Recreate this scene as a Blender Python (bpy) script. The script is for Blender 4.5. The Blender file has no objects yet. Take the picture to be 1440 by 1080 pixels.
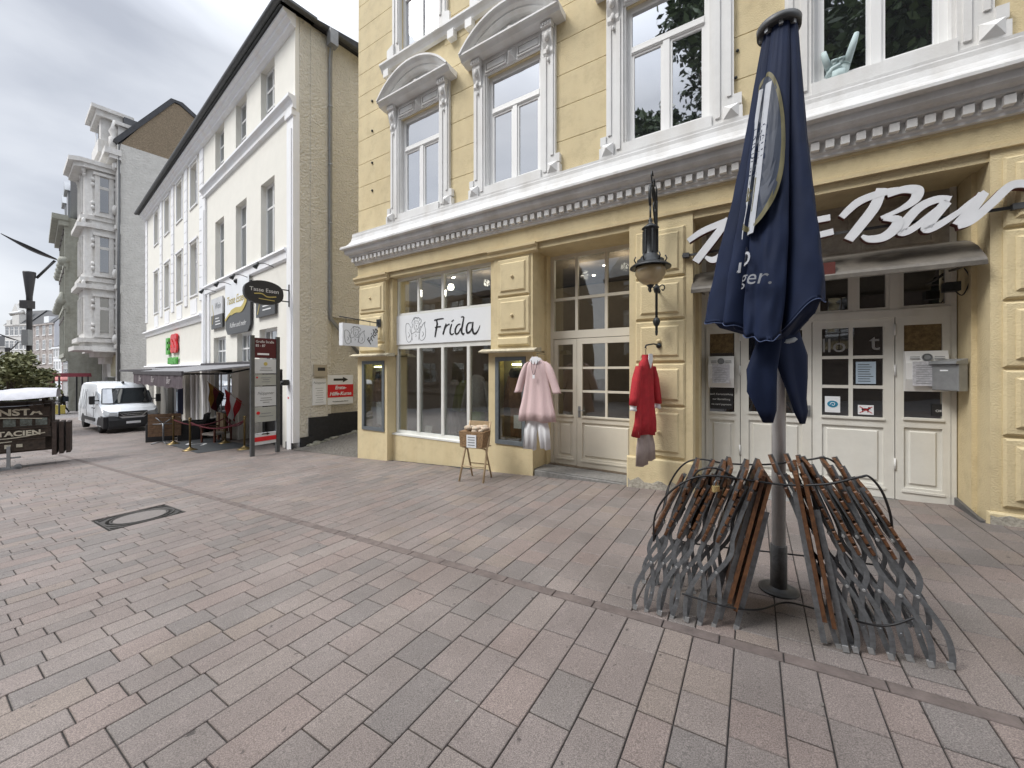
import bpy, bmesh, math, random
from mathutils import Vector, Matrix
random.seed(7)
C = bpy.context.scene.collection
R = math.radians
PI = math.pi
EYE = 1.66
F = 541.0
# ------------------------------------------------------------------ terrain
def g(s):
    return (-2.10 + .0543*s if s > -15 else -2.9145 + .025*(s+15)) + EYE
YO, YT = (-3.742, 9.33), (.8464, -.5325)      # near facade: left corner and direction along it
LO, LT = (-6.29, 11.16), (.780, -.6254)       # white facade: near corner and direction
def s_of(X, Y): return (X-YO[0])*YT[0] + (Y-YO[1])*YT[1]
def H(X, Y): return g(s_of(X, Y))
def SR(s, r): return (YO[0]+YT[0]*s+YT[1]*r, YO[1]+YT[1]*s-YT[0]*r)
def onplane(O, T, px, py, off=0):
    ox = O[0]+T[1]*off; oy = O[1]-T[0]*off; k = (px-720)/F
    s = (k*oy-ox)/(T[0]-k*T[1]); Y = oy+T[1]*s
    return s, (522-py)/F*Y+EYE
def YP(px, py, off=0): return onplane(YO, YT, px, py, off)
def LP(px, py, off=0): return onplane(LO, LT, px, py, off)
# ------------------------------------------------------------------ materials
MATS = {}
def mat(name, col, rough=.7, var=.08, nscale=8, bump=0, bscale=60, metal=0, spec=None, col2=None, emit=None, streak=0):
    if name in MATS: return MATS[name]
    m = bpy.data.materials.new(name); m.use_nodes = True; nt = m.node_tree; N = nt.nodes; L = nt.links
    b = N['Principled BSDF']; b.inputs['Roughness'].default_value = rough; b.inputs['Metallic'].default_value = metal
    if spec is not None: b.inputs['Specular IOR Level'].default_value = spec
    tc = N.new('ShaderNodeTexCoord')
    nz = N.new('ShaderNodeTexNoise'); nz.inputs['Scale'].default_value = nscale; nz.inputs['Detail'].default_value = 6; nz.inputs['Roughness'].default_value = .65
    L.new(tc.outputs['Object'], nz.inputs['Vector'])
    rp = N.new('ShaderNodeValToRGB'); rp.color_ramp.elements[0].position = .3; rp.color_ramp.elements[1].position = .7
    c2 = col2 or tuple(min(1, c*(1+var)) for c in col)
    rp.color_ramp.elements[0].color = (*[c*(1-var) for c in col], 1); rp.color_ramp.elements[1].color = (*c2, 1)
    L.new(nz.outputs['Fac'], rp.inputs['Fac']); out = rp.outputs['Color']
    if streak:
        mp = N.new('ShaderNodeMapping'); mp.inputs['Scale'].default_value = (3, 3, .45); L.new(tc.outputs['Object'], mp.inputs['Vector'])
        n2 = N.new('ShaderNodeTexNoise'); n2.inputs['Scale'].default_value = 1.0; n2.inputs['Detail'].default_value = 8; L.new(mp.outputs[0], n2.inputs['Vector'])
        r2 = N.new('ShaderNodeValToRGB'); r2.color_ramp.elements[0].position = .45; r2.color_ramp.elements[1].position = .75
        r2.color_ramp.elements[0].color = (1, 1, 1, 1); v = 1-streak*.6; r2.color_ramp.elements[1].color = (v, v*.97, v*.93, 1)
        L.new(n2.outputs['Fac'], r2.inputs['Fac'])
        mx = N.new('ShaderNodeMixRGB'); mx.blend_type = 'MULTIPLY'; mx.inputs[0].default_value = 1
        L.new(out, mx.inputs[1]); L.new(r2.outputs[0], mx.inputs[2]); out = mx.outputs[0]
    if name.startswith(('yellow', 'cornice', 'grey_gable', 'ornate')):
        n3 = N.new('ShaderNodeTexNoise'); n3.inputs['Scale'].default_value = 3.2; n3.inputs['Detail'].default_value = 10; n3.inputs['Roughness'].default_value = .75; L.new(tc.outputs['Object'], n3.inputs['Vector'])
        r3_ = N.new('ShaderNodeValToRGB'); r3_.color_ramp.elements[0].position = .33; r3_.color_ramp.elements[0].color = (.90, .89, .875, 1); r3_.color_ramp.elements[1].position = .50; r3_.color_ramp.elements[1].color = (1, 1, 1, 1); L.new(n3.outputs['Fac'], r3_.inputs['Fac'])
        m3 = N.new('ShaderNodeMixRGB'); m3.blend_type = 'MULTIPLY'; m3.inputs[0].default_value = 1; L.new(out, m3.inputs[1]); L.new(r3_.outputs[0], m3.inputs[2]); out = m3.outputs[0]
    L.new(out, b.inputs['Base Color'])
    if bump:
        bn = N.new('ShaderNodeTexNoise'); bn.inputs['Scale'].default_value = bscale; bn.inputs['Detail'].default_value = 4
        L.new(tc.outputs['Object'], bn.inputs['Vector'])
        bp = N.new('ShaderNodeBump'); bp.inputs['Strength'].default_value = bump; bp.inputs['Distance'].default_value = .02 if bscale > 19 else .09
        L.new(bn.outputs['Fac'], bp.inputs['Height']); L.new(bp.outputs[0], b.inputs['Normal'])
    if emit:
        b.inputs['Emission Color'].default_value = (*emit[:3], 1); b.inputs['Emission Strength'].default_value = emit[3]
    MATS[name] = m; return m
def glassmat(name, refl, tint=(.85, .9, .9), opaque=None):
    """thin window glass: a mirror-like share of reflection over a clear (or dark room) share"""
    m = bpy.data.materials.new(name); m.use_nodes = True; nt = m.node_tree; N = nt.nodes; L = nt.links
    N.remove(N['Principled BSDF']); o = N['Material Output']
    gl = N.new('ShaderNodeBsdfGlossy'); gl.inputs['Roughness'].default_value = .015; gl.inputs['Color'].default_value = (.95, .97, 1, 1)
    if opaque:
        tr = N.new('ShaderNodeBsdfDiffuse'); tr.inputs['Color'].default_value = (*opaque, 1)
    else:
        tr = N.new('ShaderNodeBsdfTransparent'); tr.inputs['Color'].default_value = (*tint, 1)
    fr = N.new('ShaderNodeFresnel'); fr.inputs['IOR'].default_value = 1.5
    mr = N.new('ShaderNodeMapRange'); mr.inputs['From Min'].default_value = .04; mr.inputs['From Max'].default_value = .6
    mr.inputs['To Min'].default_value = refl; mr.inputs['To Max'].default_value = min(1, refl+.5)
    tc = N.new('ShaderNodeTexCoord'); nz = N.new('ShaderNodeTexNoise'); nz.inputs['Scale'].default_value = 1.3; nz.inputs['Detail'].default_value = 1
    L.new(tc.outputs['Object'], nz.inputs['Vector']); bp = N.new('ShaderNodeBump'); bp.inputs['Strength'].default_value = .06; bp.inputs['Distance'].default_value = .05
    L.new(nz.outputs['Fac'], bp.inputs['Height']); L.new(bp.outputs[0], gl.inputs['Normal'])
    mx = N.new('ShaderNodeMixShader'); L.new(fr.outputs[0], mr.inputs['Value']); L.new(mr.outputs[0], mx.inputs[0]); L.new(tr.outputs[0], mx.inputs[1]); L.new(gl.outputs[0], mx.inputs[2]); L.new(mx.outputs[0], o.inputs['Surface'])
    return m
yel = mat('yellow_render', (.665, .56, .345), .85, .07, 1.6, .45, 60, streak=.10)
yel2 = mat('yellow_trim', (.63, .52, .315), .85, .07, 3, .35, 55, streak=.08)
white = mat('white_trim', (.74, .74, .73), .6, .05, 4, .1, 40, streak=.22)
corn = mat('cornice_paint', (.66, .66, .655), .65, .10, 3, .12, 40, streak=.3)
wfr = mat('window_white', (.82, .82, .81), .4, .02, 3)
doorw = mat('door_ivory', (.66, .62, .53), .5, .04, 4, .05, 30)
doorg = mat('door_offwhite', (.70, .69, .64), .5, .05, 5, .06, 30, streak=.1)
creamL = mat('cream_render', (.80, .78, .71), .85, .03, 2, .15, 90)
whiteL = mat('white_pilaster_paint', (.84, .85, .87), .7, .02, 3, .06, 60, streak=.06)
beige = mat('beige_rough_render', (.68, .645, .56), .9, .06, 3, .8, 17)
black = mat('black_paint', (.02, .02, .022), .5, .2, 10)
plinth = mat('black_plinth', (.022, .022, .024), .7, .3, 12, .5, 20)
iron = mat('dark_iron', (.035, .038, .04), .45, .3, 20, .15, 60, metal=.4)
zinc = mat('zinc', (.30, .31, .32), .45, .12, 10, metal=.5)
dzinc = mat('dark_zinc', (.085, .088, .09), .5, .2, 10, metal=.3)
steel = mat('galvanised_steel', (.20, .212, .225), .42, .3, 25, .1, 80, metal=.55)
wood = mat('varnished_slat_wood', (.075, .032, .016), .42, .4, 22, .2, 60, col2=(.19, .085, .036))
lwood = mat('pale_wood', (.45, .33, .2), .6, .15, 14)
wicker = mat('wicker', (.26, .16, .08), .8, .5, 60, .8, 80)
stone = mat('grey_step_stone', (.21, .205, .195), .85, .25, 20, .4, 60)
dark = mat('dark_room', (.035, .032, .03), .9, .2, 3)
room = mat('shop_room_wall', (.15, .125, .10), .9, .15, 3)
plast = mat('white_plastic', (.72, .72, .71), .45, .03, 5)
gravelm = mat('grimy_roof', (.05, .05, .055), .8, .3, 6)
glU = glassmat('upper_glass', .62, opaque=(.03, .032, .035))
glS = glassmat('shop_glass', .10, (.88, .90, .88))
glD = glassmat('dim_glass', .28, opaque=(.02, .02, .02))
glL = glassmat('house_glass', .30, opaque=(.07, .08, .085))
# ------------------------------------------------------------------ mesh collector
class MB:
    def __init__(s): s.v = []; s.f = []; s.sm = []
    def add(s, vs, fs, smooth=False):
        o = len(s.v); s.v += [tuple(v) for v in vs]; s.f += [tuple(i+o for i in f) for f in fs]; s.sm += [smooth]*len(fs); return s
    def box(s, x0, x1, y0, y1, z0, z1, M=None):
        v = [(x0,y0,z0),(x1,y0,z0),(x1,y1,z0),(x0,y1,z0),(x0,y0,z1),(x1,y0,z1),(x1,y1,z1),(x0,y1,z1)]
        if M: v = [M @ Vector(p) for p in v]
        return s.add(v, [(0,3,2,1),(4,5,6,7),(0,1,5,4),(1,2,6,5),(2,3,7,6),(3,0,4,7)])
    def bbox(s, x0, x1, y0, y1, z0, z1, b=.012, M=None):
        """box whose front (-y) face is chamfered"""
        v = [(x0,y1,z0),(x1,y1,z0),(x1,y1,z1),(x0,y1,z1),(x0,y0+b,z0),(x1,y0+b,z0),(x1,y0+b,z1),(x0,y0+b,z1),
             (x0+b,y0,z0+b),(x1-b,y0,z0+b),(x1-b,y0,z1-b),(x0+b,y0,z1-b)]
        if M: v = [M @ Vector(p) for p in v]
        return s.add(v, [(0,4,5,1),(1,5,6,2),(2,6,7,3),(3,7,4,0),(4,8,9,5),(5,9,10,6),(6,10,11,7),(7,11,8,4),(8,11,10,9),(0,1,2,3)])
    def prism(s, poly, a, b, axis='y', M=None):
        """poly: 2D outline; extruded from a to b along axis. axis y: poly=(x,z); x: poly=(y,z); z: poly=(x,y)"""
        n = len(poly)
        def p(q, t):
            v = {'y': (q[0], t, q[1]), 'x': (t, q[0], q[1]), 'z': (q[0], q[1], t)}[axis]
            return tuple(M @ Vector(v)) if M else v
        vs = [p(q, a) for q in poly]+[p(q, b) for q in poly]
        fs = [tuple(range(n)), tuple(range(2*n-1, n-1, -1))]+[(i, i+n, (i+1) % n+n, (i+1) % n) for i in range(n)]
        return s.add(vs, fs)
    def tube(s, pts, r, n=8, cap=True, flat=None):
        """r: radius or list; flat: (a,b) squash not used"""
        pts = [Vector(p) for p in pts]; rs = r if isinstance(r, (list, tuple)) else [r]*len(pts)
        vs = []; up0 = None
        for i, p in enumerate(pts):
            t = (pts[min(i+1, len(pts)-1)]-pts[max(i-1, 0)])
            if t.length < 1e-9: t = Vector((0, 0, 1))
            t.normalize()
            if up0 is None: up0 = Vector((0, 0, 1)) if abs(t.z) < .9 else Vector((1, 0, 0))
            a = t.cross(up0)
            if a.length < 1e-6: a = t.cross(Vector((0, 1, 0)))
            a.normalize(); b = t.cross(a).normalized(); up0 = -b if False else b*-1
            for k in range(n):
                an = 2*PI*k/n; vs.append(p+a*rs[i]*math.cos(an)+b*rs[i]*math.sin(an))
        fs = []
        for i in range(len(pts)-1):
            for k in range(n):
                fs.append((i*n+k, i*n+(k+1) % n, (i+1)*n+(k+1) % n, (i+1)*n+k))
        s.add(vs, fs, True)
        if cap:
            o = len(s.v)-len(vs); s.f.append(tuple(o+k for k in range(n-1, -1, -1))); s.f.append(tuple(o+(len(pts)-1)*n+k for k in range(n))); s.sm += [False, False]
        return s
    def lathe(s, prof, c=(0, 0, 0), n=20, smooth=True, sx=1, sy=1):
        vs = []; m = len(prof)
        for (r, z) in prof:
            for k in range(n):
                a = 2*PI*k/n; vs.append((c[0]+r*math.cos(a)*sx, c[1]+r*math.sin(a)*sy, c[2]+z))
        fs = [(i*n+k, i*n+(k+1) % n, (i+1)*n+(k+1) % n, (i+1)*n+k) for i in range(m-1) for k in range(n)]
        fs += [tuple(range(n-1, -1, -1)), tuple((m-1)*n+k for k in range(n))]
        return s.add(vs, fs, smooth)
    def sphere(s, c, r, n=12, sc=(1, 1, 1)):
        prof = [(max(1e-4, math.sin(PI*i/n))*r, -math.cos(PI*i/n)*r) for i in range(n+1)]
        vs = []
        for (q, z) in prof:
            for k in range(n):
                a = 2*PI*k/n; vs.append((c[0]+q*math.cos(a)*sc[0], c[1]+q*math.sin(a)*sc[1], c[2]+z*sc[2]))
        return s.add(vs, [(i*n+k, i*n+(k+1) % n, (i+1)*n+(k+1) % n, (i+1)*n+k) for i in range(n) for k in range(n)], True)
    def ribbon(s, pts, w, y0, y1, axis='y'):
        """flat stroke in the x-z plane through pts, width w (number or list), thickness y0..y1"""
        P = [Vector(p) for p in pts]; ws = w if isinstance(w, (list, tuple)) else [w]*len(P)
        Lf, Rt = [], []
        for i, p in enumerate(P):
            t = (P[min(i+1, len(P)-1)]-P[max(i-1, 0)]); t = t.normalized() if t.length > 1e-9 else Vector((1, 0))
            nrm = Vector((-t.y, t.x))*ws[i]/2; Lf.append(p+nrm); Rt.append(p-nrm)
        vs = []
        for a, b in zip(Lf, Rt): vs += [(a.x, y0, a.y), (b.x, y0, b.y), (a.x, y1, a.y), (b.x, y1, b.y)]
        fs = []
        for i in range(len(P)-1):
            o = 4*i; fs += [(o, o+1, o+5, o+4), (o+2, o+6, o+7, o+3), (o, o+4, o+6, o+2), (o+1, o+3, o+7, o+5)]
        o = 4*(len(P)-1); fs += [(0, 2, 3, 1), (o, o+1, o+3, o+2)]
        return s.add(vs, fs)
    def build(s, name, m, parent=None, label=None):
        me = bpy.data.meshes.new(name); me.from_pydata(s.v, [], s.f); me.update()
        me.polygons.foreach_set('use_smooth', s.sm)
        bm = bmesh.new(); bm.from_mesh(me); bmesh.ops.recalc_face_normals(bm, faces=bm.faces); bm.to_mesh(me); bm.free()
        o = bpy.data.objects.new(name, me); C.objects.link(o); o.parent = parent
        for mm in (m if isinstance(m, (list, tuple)) else [m]): me.materials.append(mm)
        if label: o['label'] = label
        return o
def tag(o, label=None, cat=None, group=None, kind=None):
    if label: o['label'] = label
    if cat: o['category'] = cat
    if group: o['group'] = group
    if kind: o['kind'] = kind
    return o
def empty(name, loc, rz=0, label=None, cat=None, group=None):
    o = bpy.data.objects.new(name, None); C.objects.link(o); o.location = loc; o.rotation_euler = (0, 0, rz); o.empty_display_size = .2
    return tag(o, label, cat, group)
def kids(o): return [c for c in list(C.objects) if c.parent == o]
def copy_tree(o, parent=None):
    c = o.copy(); C.objects.link(c); c.parent = parent
    for ch in kids(o): copy_tree(ch, c)
    return c
def smooth_curve(pts, n=6):
    """Catmull-Rom through pts (2D or 3D)"""
    P = [Vector(p) for p in pts]; out = []
    for i in range(len(P)-1):
        p0, p1, p2, p3 = P[max(i-1, 0)], P[i], P[i+1], P[min(i+2, len(P)-1)]
        for k in range(n):
            t = k/n
            out.append(.5*((2*p1)+(p2-p0)*t+(2*p0-5*p1+4*p2-p3)*t*t+(3*p1-p0-3*p2+p3)*t**3))
    out.append(P[-1]); return out
def textmesh(txt, size, shear=0, extrude=.002, align='CENTER', bold=0, spacing=1.0):
    cu = bpy.data.curves.new('lettering', 'FONT'); cu.body = txt; cu.size = size; cu.shear = shear; cu.extrude = extrude
    cu.align_x = align; cu.align_y = 'CENTER'; cu.offset = bold; cu.resolution_u = 3; cu.space_character = spacing
    o = bpy.data.objects.new('lettering', cu); C.objects.link(o)
    bpy.context.view_layer.update()
    me = bpy.data.meshes.new_from_object(o.evaluated_get(bpy.context.evaluated_depsgraph_get()))
    bpy.data.objects.remove(o); bpy.data.curves.remove(cu); return me
def text(txt, size, m, parent, loc, rot=(PI/2, 0, 0), name='lettering', sx=1, **k):
    me = textmesh(txt, size, **k)
    me.transform(Matrix.Translation(loc) @ Matrix.Rotation(rot[2], 4, 'Z') @ Matrix.Rotation(rot[1], 4, 'Y') @ Matrix.Rotation(rot[0], 4, 'X') @ Matrix.Scale(sx, 4, (1, 0, 0)))
    me.name = name; me.materials.clear(); me.materials.append(m)
    o = bpy.data.objects.new(name, me); C.objects.link(o); o.parent = parent; return o
# ------------------------------------------------------------------ camera, sky, sun
cam = bpy.data.cameras.new('camera'); co = bpy.data.objects.new('camera', cam); C.objects.link(co)
co.location = (0, 0, EYE); co.rotation_euler = (PI/2, 0, 0)
cam.sensor_width = 36; cam.lens = F/1440*36; cam.shift_y = -.0125; cam.clip_end = 2000; cam.clip_start = .05
bpy.context.scene.camera = co
sc = bpy.context.scene
sc.view_settings.view_transform = 'Standard'; sc.view_settings.look = 'None'; sc.view_settings.gamma = 1
sc.view_settings.exposure = 1.0
SUN_EL, SUN_AZ = R(50), R(252)      # azimuth measured clockwise from +Y: light from behind the viewer, a little left
w = bpy.data.worlds.new('World'); sc.world = w; w.use_nodes = True
N = w.node_tree.nodes; L = w.node_tree.links; bg = N['Background']
sky = N.new('ShaderNodeTexSky'); sky.sky_type = 'NISHITA'; sky.sun_disc = False; sky.sun_elevation = SUN_EL; sky.sun_rotation = SUN_AZ
tc = N.new('ShaderNodeTexCoord'); mp = N.new('ShaderNodeMapping'); mp.inputs['Scale'].default_value = (1, 1, 2.6); mp.inputs['Location'].default_value = (1.3, .4, .2)
L.new(tc.outputs['Generated'], mp.inputs['Vector'])
nz = N.new('ShaderNodeTexNoise'); nz.inputs['Scale'].default_value = 1.7; nz.inputs['Detail'].default_value = 7; nz.inputs['Roughness'].default_value = .5; nz.inputs['Distortion'].default_value = .25
L.new(mp.outputs[0], nz.inputs['Vector'])
rp = N.new('ShaderNodeValToRGB'); e = rp.color_ramp.elements
e[0].position = .33; e[0].color = (2.7, 2.85, 3.2, 1); e[1].position = .64; e[1].color = (4.7, 4.8, 5.0, 1)
x = rp.color_ramp.elements.new(.47); x.color = (3.7, 3.85, 4.15, 1)
L.new(nz.outputs['Fac'], rp.inputs['Fac'])
sx = N.new('ShaderNodeSeparateXYZ'); L.new(tc.outputs['Generated'], sx.inputs[0])
mr = N.new('ShaderNodeMapRange'); mr.inputs['From Min'].default_value = .55; mr.inputs['From Max'].default_value = 1; mr.inputs['To Min'].default_value = 1; mr.inputs['To Max'].default_value = 5.2
L.new(sx.outputs['Z'], mr.inputs['Value'])
m1 = N.new('ShaderNodeVectorMath'); m1.operation = 'SCALE'; L.new(rp.outputs[0], m1.inputs[0]); L.new(mr.outputs[0], m1.inputs['Scale'])
mx = N.new('ShaderNodeMixRGB'); mx.inputs[0].default_value = .93; L.new(sky.outputs[0], mx.inputs[1]); L.new(m1.outputs[0], mx.inputs[2])
L.new(mx.outputs[0], bg.inputs['Color']); bg.inputs['Strength'].default_value = .1
sl = bpy.data.lights.new('sun', 'SUN'); sl.energy = 1.3; sl.angle = R(22); sl.color = (1, .97, .92)
so = bpy.data.objects.new('sun', sl); C.objects.link(so)
d = Vector((math.sin(SUN_AZ)*math.cos(SUN_EL), math.cos(SUN_AZ)*math.cos(SUN_EL), math.sin(SUN_EL)))
so.rotation_euler = d.to_track_quat('Z', 'Y').to_euler(); so.location = (0, -5, 20)
# ------------------------------------------------------------------ ground, paving
def pavermat():
    m = bpy.data.materials.new('granite_pavers'); m.use_nodes = True; nt = m.node_tree; N = nt.nodes; L = nt.links; b = N['Principled BSDF']
    b.inputs['Roughness'].default_value = .62
    geo = N.new('ShaderNodeNewGeometry'); rp = N.new('ShaderNodeValToRGB'); rp.color_ramp.interpolation = 'CONSTANT'
    cols = [(0.193, 0.163, 0.148), (0.202, 0.169, 0.152), (0.209, 0.168, 0.149), (0.196, 0.168, 0.152), (0.181, 0.156, 0.141), (0.195, 0.162, 0.145), (0.179, 0.158, 0.144), (0.205, 0.17, 0.153), (0.21, 0.173, 0.148), (0.189, 0.162, 0.147), (0.167, 0.148, 0.136), (0.21, 0.178, 0.159)]
    els = rp.color_ramp.elements; els[0].color = (*cols[0], 1); els[1].position = 1/12; els[1].color = (*cols[1], 1)
    for i in range(2, 12):
        q = els.new(i/12); q.color = (*cols[i], 1)
    L.new(geo.outputs['Random Per Island'], rp.inputs['Fac'])
    tc = N.new('ShaderNodeTexCoord')
    n1 = N.new('ShaderNodeTexNoise'); n1.inputs['Scale'].default_value = 190; n1.inputs['Detail'].default_value = 3; L.new(tc.outputs['Object'], n1.inputs['Vector'])
    r1 = N.new('ShaderNodeValToRGB'); r1.color_ramp.elements[0].position = .38; r1.color_ramp.elements[0].color = (.64, .64, .64, 1); r1.color_ramp.elements[1].position = .66; r1.color_ramp.elements[1].color = (1.45, 1.45, 1.45, 1)
    L.new(n1.outputs['Fac'], r1.inputs['Fac'])
    n2 = N.new('ShaderNodeTexNoise'); n2.inputs['Scale'].default_value = .9; n2.inputs['Detail'].default_value = 8; n2.inputs['Roughness'].default_value = .65; L.new(tc.outputs['Object'], n2.inputs['Vector'])
    r2 = N.new('ShaderNodeValToRGB'); r2.color_ramp.elements[0].position = .32; r2.color_ramp.elements[0].color = (.78, .77, .77, 1); r2.color_ramp.elements[1].position = .62; r2.color_ramp.elements[1].color = (1.12, 1.12, 1.13, 1)
    L.new(n2.outputs['Fac'], r2.inputs['Fac'])
    # dark trodden-in spots
    v = N.new('ShaderNodeTexVoronoi'); v.inputs['Scale'].default_value = 5.5; v.inputs['Randomness'].default_value = 1
    nd = N.new('ShaderNodeTexNoise'); nd.inputs['Scale'].default_value = 30; L.new(tc.outputs['Object'], nd.inputs['Vector'])
    va = N.new('ShaderNodeVectorMath'); va.operation = 'MULTIPLY_ADD'; va.inputs[1].default_value = (.06, .06, .06); L.new(nd.outputs['Color'], va.inputs[0]); L.new(tc.outputs['Object'], va.inputs[2]); L.new(va.outputs[0], v.inputs['Vector'])
    r3 = N.new('ShaderNodeValToRGB'); r3.color_ramp.elements[0].position = .05; r3.color_ramp.elements[0].color = (.38, .37, .37, 1); r3.color_ramp.elements[1].position = .09; r3.color_ramp.elements[1].color = (1, 1, 1, 1)
    L.new(v.outputs['Distance'], r3.inputs['Fac'])
    ng = N.new('ShaderNodeTexNoise'); ng.inputs['Scale'].default_value = .45; L.new(tc.outputs['Object'], ng.inputs['Vector'])
    r4 = N.new('ShaderNodeValToRGB'); r4.color_ramp.elements[0].position = .44; r4.color_ramp.elements[0].color = (1, 1, 1, 1); r4.color_ramp.elements[1].position = .52; r4.color_ramp.elements[1].color = (0, 0, 0, 1); L.new(ng.outputs['Fac'], r4.inputs['Fac'])
    mxs = N.new('ShaderNodeMixRGB'); mxs.blend_type = 'LIGHTEN'; mxs.inputs[0].default_value = 1; L.new(r3.outputs[0], mxs.inputs[1]); L.new(r4.outputs[0], mxs.inputs[2])
    out = rp.outputs[0]
    for src in (r1, r2, mxs):
        mu = N.new('ShaderNodeMixRGB'); mu.blend_type = 'MULTIPLY'; mu.inputs[0].default_value = 1; L.new(out, mu.inputs[1]); L.new(src.outputs[0], mu.inputs[2]); out = mu.outputs[0]
    L.new(out, b.inputs['Base Color'])
    bp = N.new('ShaderNodeBump'); bp.inputs['Strength'].default_value = .35; bp.inputs['Distance'].default_value = .004; L.new(n1.outputs['Fac'], bp.inputs['Height']); L.new(bp.outputs[0], b.inputs['Normal'])
    return m
pav = pavermat()
joint = mat('joint_sand', (.045, .042, .04), .95, .3, 30)
def wp(s, r, dz=0):
    X, Y = SR(s, r); return (X, Y, g(s)+dz)
P = MB()
def paver(s0, s1, r0, r1, gap=.0035, ch=.004):
    s0 += gap; s1 -= gap; r0 += gap; r1 -= gap; h = random.uniform(-.0015, .0015)
    z = lambda s, r, e: wp(s, r, h-e)
    lo = [(s0,r0),(s1,r0),(s1,r1),(s0,r1)]; t = [(s0+ch,r0+ch),(s1-ch,r0+ch),(s1-ch,r1-ch),(s0+ch,r1-ch)]
    vs = [z(*q, .03) for q in lo]+[z(*q, ch) for q in lo]+[z(*q, 0) for q in t]
    fs = [(i, (i+1) % 4, 4+(i+1) % 4, 4+i) for i in range(4)]+[(4+i, 4+(i+1) % 4, 8+(i+1) % 4, 8+i) for i in range(4)]+[(8, 9, 10, 11)]
    P.add(vs, fs)
MH = (.38, 1.18, 3.70, 4.49)         # manhole
def fits(s0, s1, r0, r1):
    if s1 > MH[0] and s0 < MH[1] and r1 > MH[2] and r0 < MH[3]: return False
    return True
s = -34.0
bandr = 3.14
while s < 14:
    wd = random.choice([.17, .20, .225, .24]); 
    if MH[0]-.05 < s+wd < MH[0]+.12: wd = MH[0]-s
    if s < MH[1] < s+wd+.06 : wd = MH[1]-s
    r = -4.2 if s < -.05 else (-.62 if s > 4.9 else .0)
    if s < -.05 and s > -3.2: r = -.1
    r += random.uniform(-.1, 0) if s < 4.8 else 0
    for seg_end in (bandr, 11.5 if s > -20 else 9.5):
        while r < seg_end-.02:
            ln = random.choice([.20, .24, .28, .33, .38, .42]); r1 = min(r+ln, seg_end)
            if seg_end-r1 < .1: r1 = seg_end
            if s < MH[1]-.01 and s+wd > MH[0]+.01:
                if r < MH[2] < r1+.05: r1 = MH[2]
                elif MH[2]-.01 <= r < MH[3]-.01: r = MH[3]; continue
            paver(s, s+wd, r, r1); r = r1
        r = max(r, seg_end+.09)
    s += wd
tag(P.build('paving', pav), 'grey and pinkish granite paving blocks of the street', kind='structure')
P = MB(); s = -34.0
while s < 14:
    ln = random.uniform(.3, .5); paver(s, s+ln, bandr, bandr+.09); s += ln
tag(P.build('paving_band', mat('band_stone', (.135, .108, .097), .7, .3, 9, .3, 90)), 'narrow darker brown band of paving running along the street', kind='structure')
# bed under the paving, and the ground beyond
def sheet(name, s0, s1, r0, r1, ns, nr, dz, m, label):
    b = MB(); vs = [wp(s0+(s1-s0)*i/ns, r0+(r1-r0)*j/nr, dz) for i in range(ns+1) for j in range(nr+1)]
    b.add(vs, [(i*(nr+1)+j, (i+1)*(nr+1)+j, (i+1)*(nr+1)+j+1, i*(nr+1)+j+1) for i in range(ns) for j in range(nr)])
    return tag(b.build(name, m), label, kind='structure')
sheet('paving_bed', -34, 14, -4.3, 11.6, 96, 4, -.012, joint, 'dark sand in the joints of the paving')
gm = mat('far_paving', (.185, .172, .168), .8, .2, 3, .2, 40)
sheet('ground', -300, 120, -160, 160, 420, 8, -.035, gm, 'wide flat ground under the whole town')
mo = SR(.78, 4.095)
man = empty('manhole_cover', (mo[0], mo[1], g(.78)), math.atan2(YT[1], YT[0]), 'square cast iron manhole cover with a round concrete filled lid in the paving', 'manhole cover')
cast = mat('cast_iron', (.06, .056, .052), .6, .3, 30, .5, 40, metal=.3); concr = mat('concrete_fill', (.175, .158, .148), .9, .2, 40, .3, 60)
M_ = MB(); M_.box(-.39, .39, -.385, .385, -.03, -.004); M_.build('frame', cast, man)
M_ = MB()
for rr in (.37, .31): M_.lathe([(rr, -.003), (rr, .006), (rr-.025, .006), (rr-.025, -.003)], n=48)
for k in range(4):
    a = PI/4+k*PI/2; M_.box(-.06, .06, -.012, .012, -.003, .006, Matrix.Translation((.45*math.cos(a), .45*math.sin(a), 0)) @ Matrix.Rotation(a+PI/2, 4, 'Z'))
for sd in (-1, 1): M_.box(-.385, .385, sd*.375-.008, sd*.375+.008, -.003, .005); M_.box(sd*.38-.008, sd*.38+.008, -.385, .385, -.003, .005)
M_.build('ring', cast, man)
M_ = MB(); M_.lathe([(.275, -.003), (.275, .003), (.001, .004)], n=48, smooth=False); M_.build('lid', concr, man)
man.rotation_euler = (0, -math.atan(.0543), math.atan2(YT[1], YT[0]))
# ------------------------------------------------------------------ window helpers (local facade coords: x along, y into building, z up)
def frame_grid(b, x0, x1, z0, z1, d, cols, rows, fw=.05, mw=.035, t=.05):
    """frame with muntins. cols/rows: interior positions"""
    b.box(x0, x0+fw, d, d+t, z0, z1); b.box(x1-fw, x1, d, d+t, z0, z1)
    b.box(x0+fw, x1-fw, d, d+t, z0, z0+fw); b.box(x0+fw, x1-fw, d, d+t, z1-fw, z1)
    for c in cols: b.box(c-mw/2, c+mw/2, d+.006, d+t, z0+fw, z1-fw)
    xs = [x0+fw]+sorted(cols)+[x1-fw]
    for q in rows:
        for i in range(len(xs)-1):
            a = xs[i]+(mw/2 if i else 0); e_ = xs[i+1]-(mw/2 if i < len(xs)-2 else 0)
            b.box(a, e_, d+.009, d+t, q-mw/2, q+mw/2)
def pane(x0, x1, z0, z1, d, m, parent, name='pane'):
    b = MB(); b.box(x0, x1, d, d+.012, z0, z1); return b.build(name, m, parent)
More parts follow.
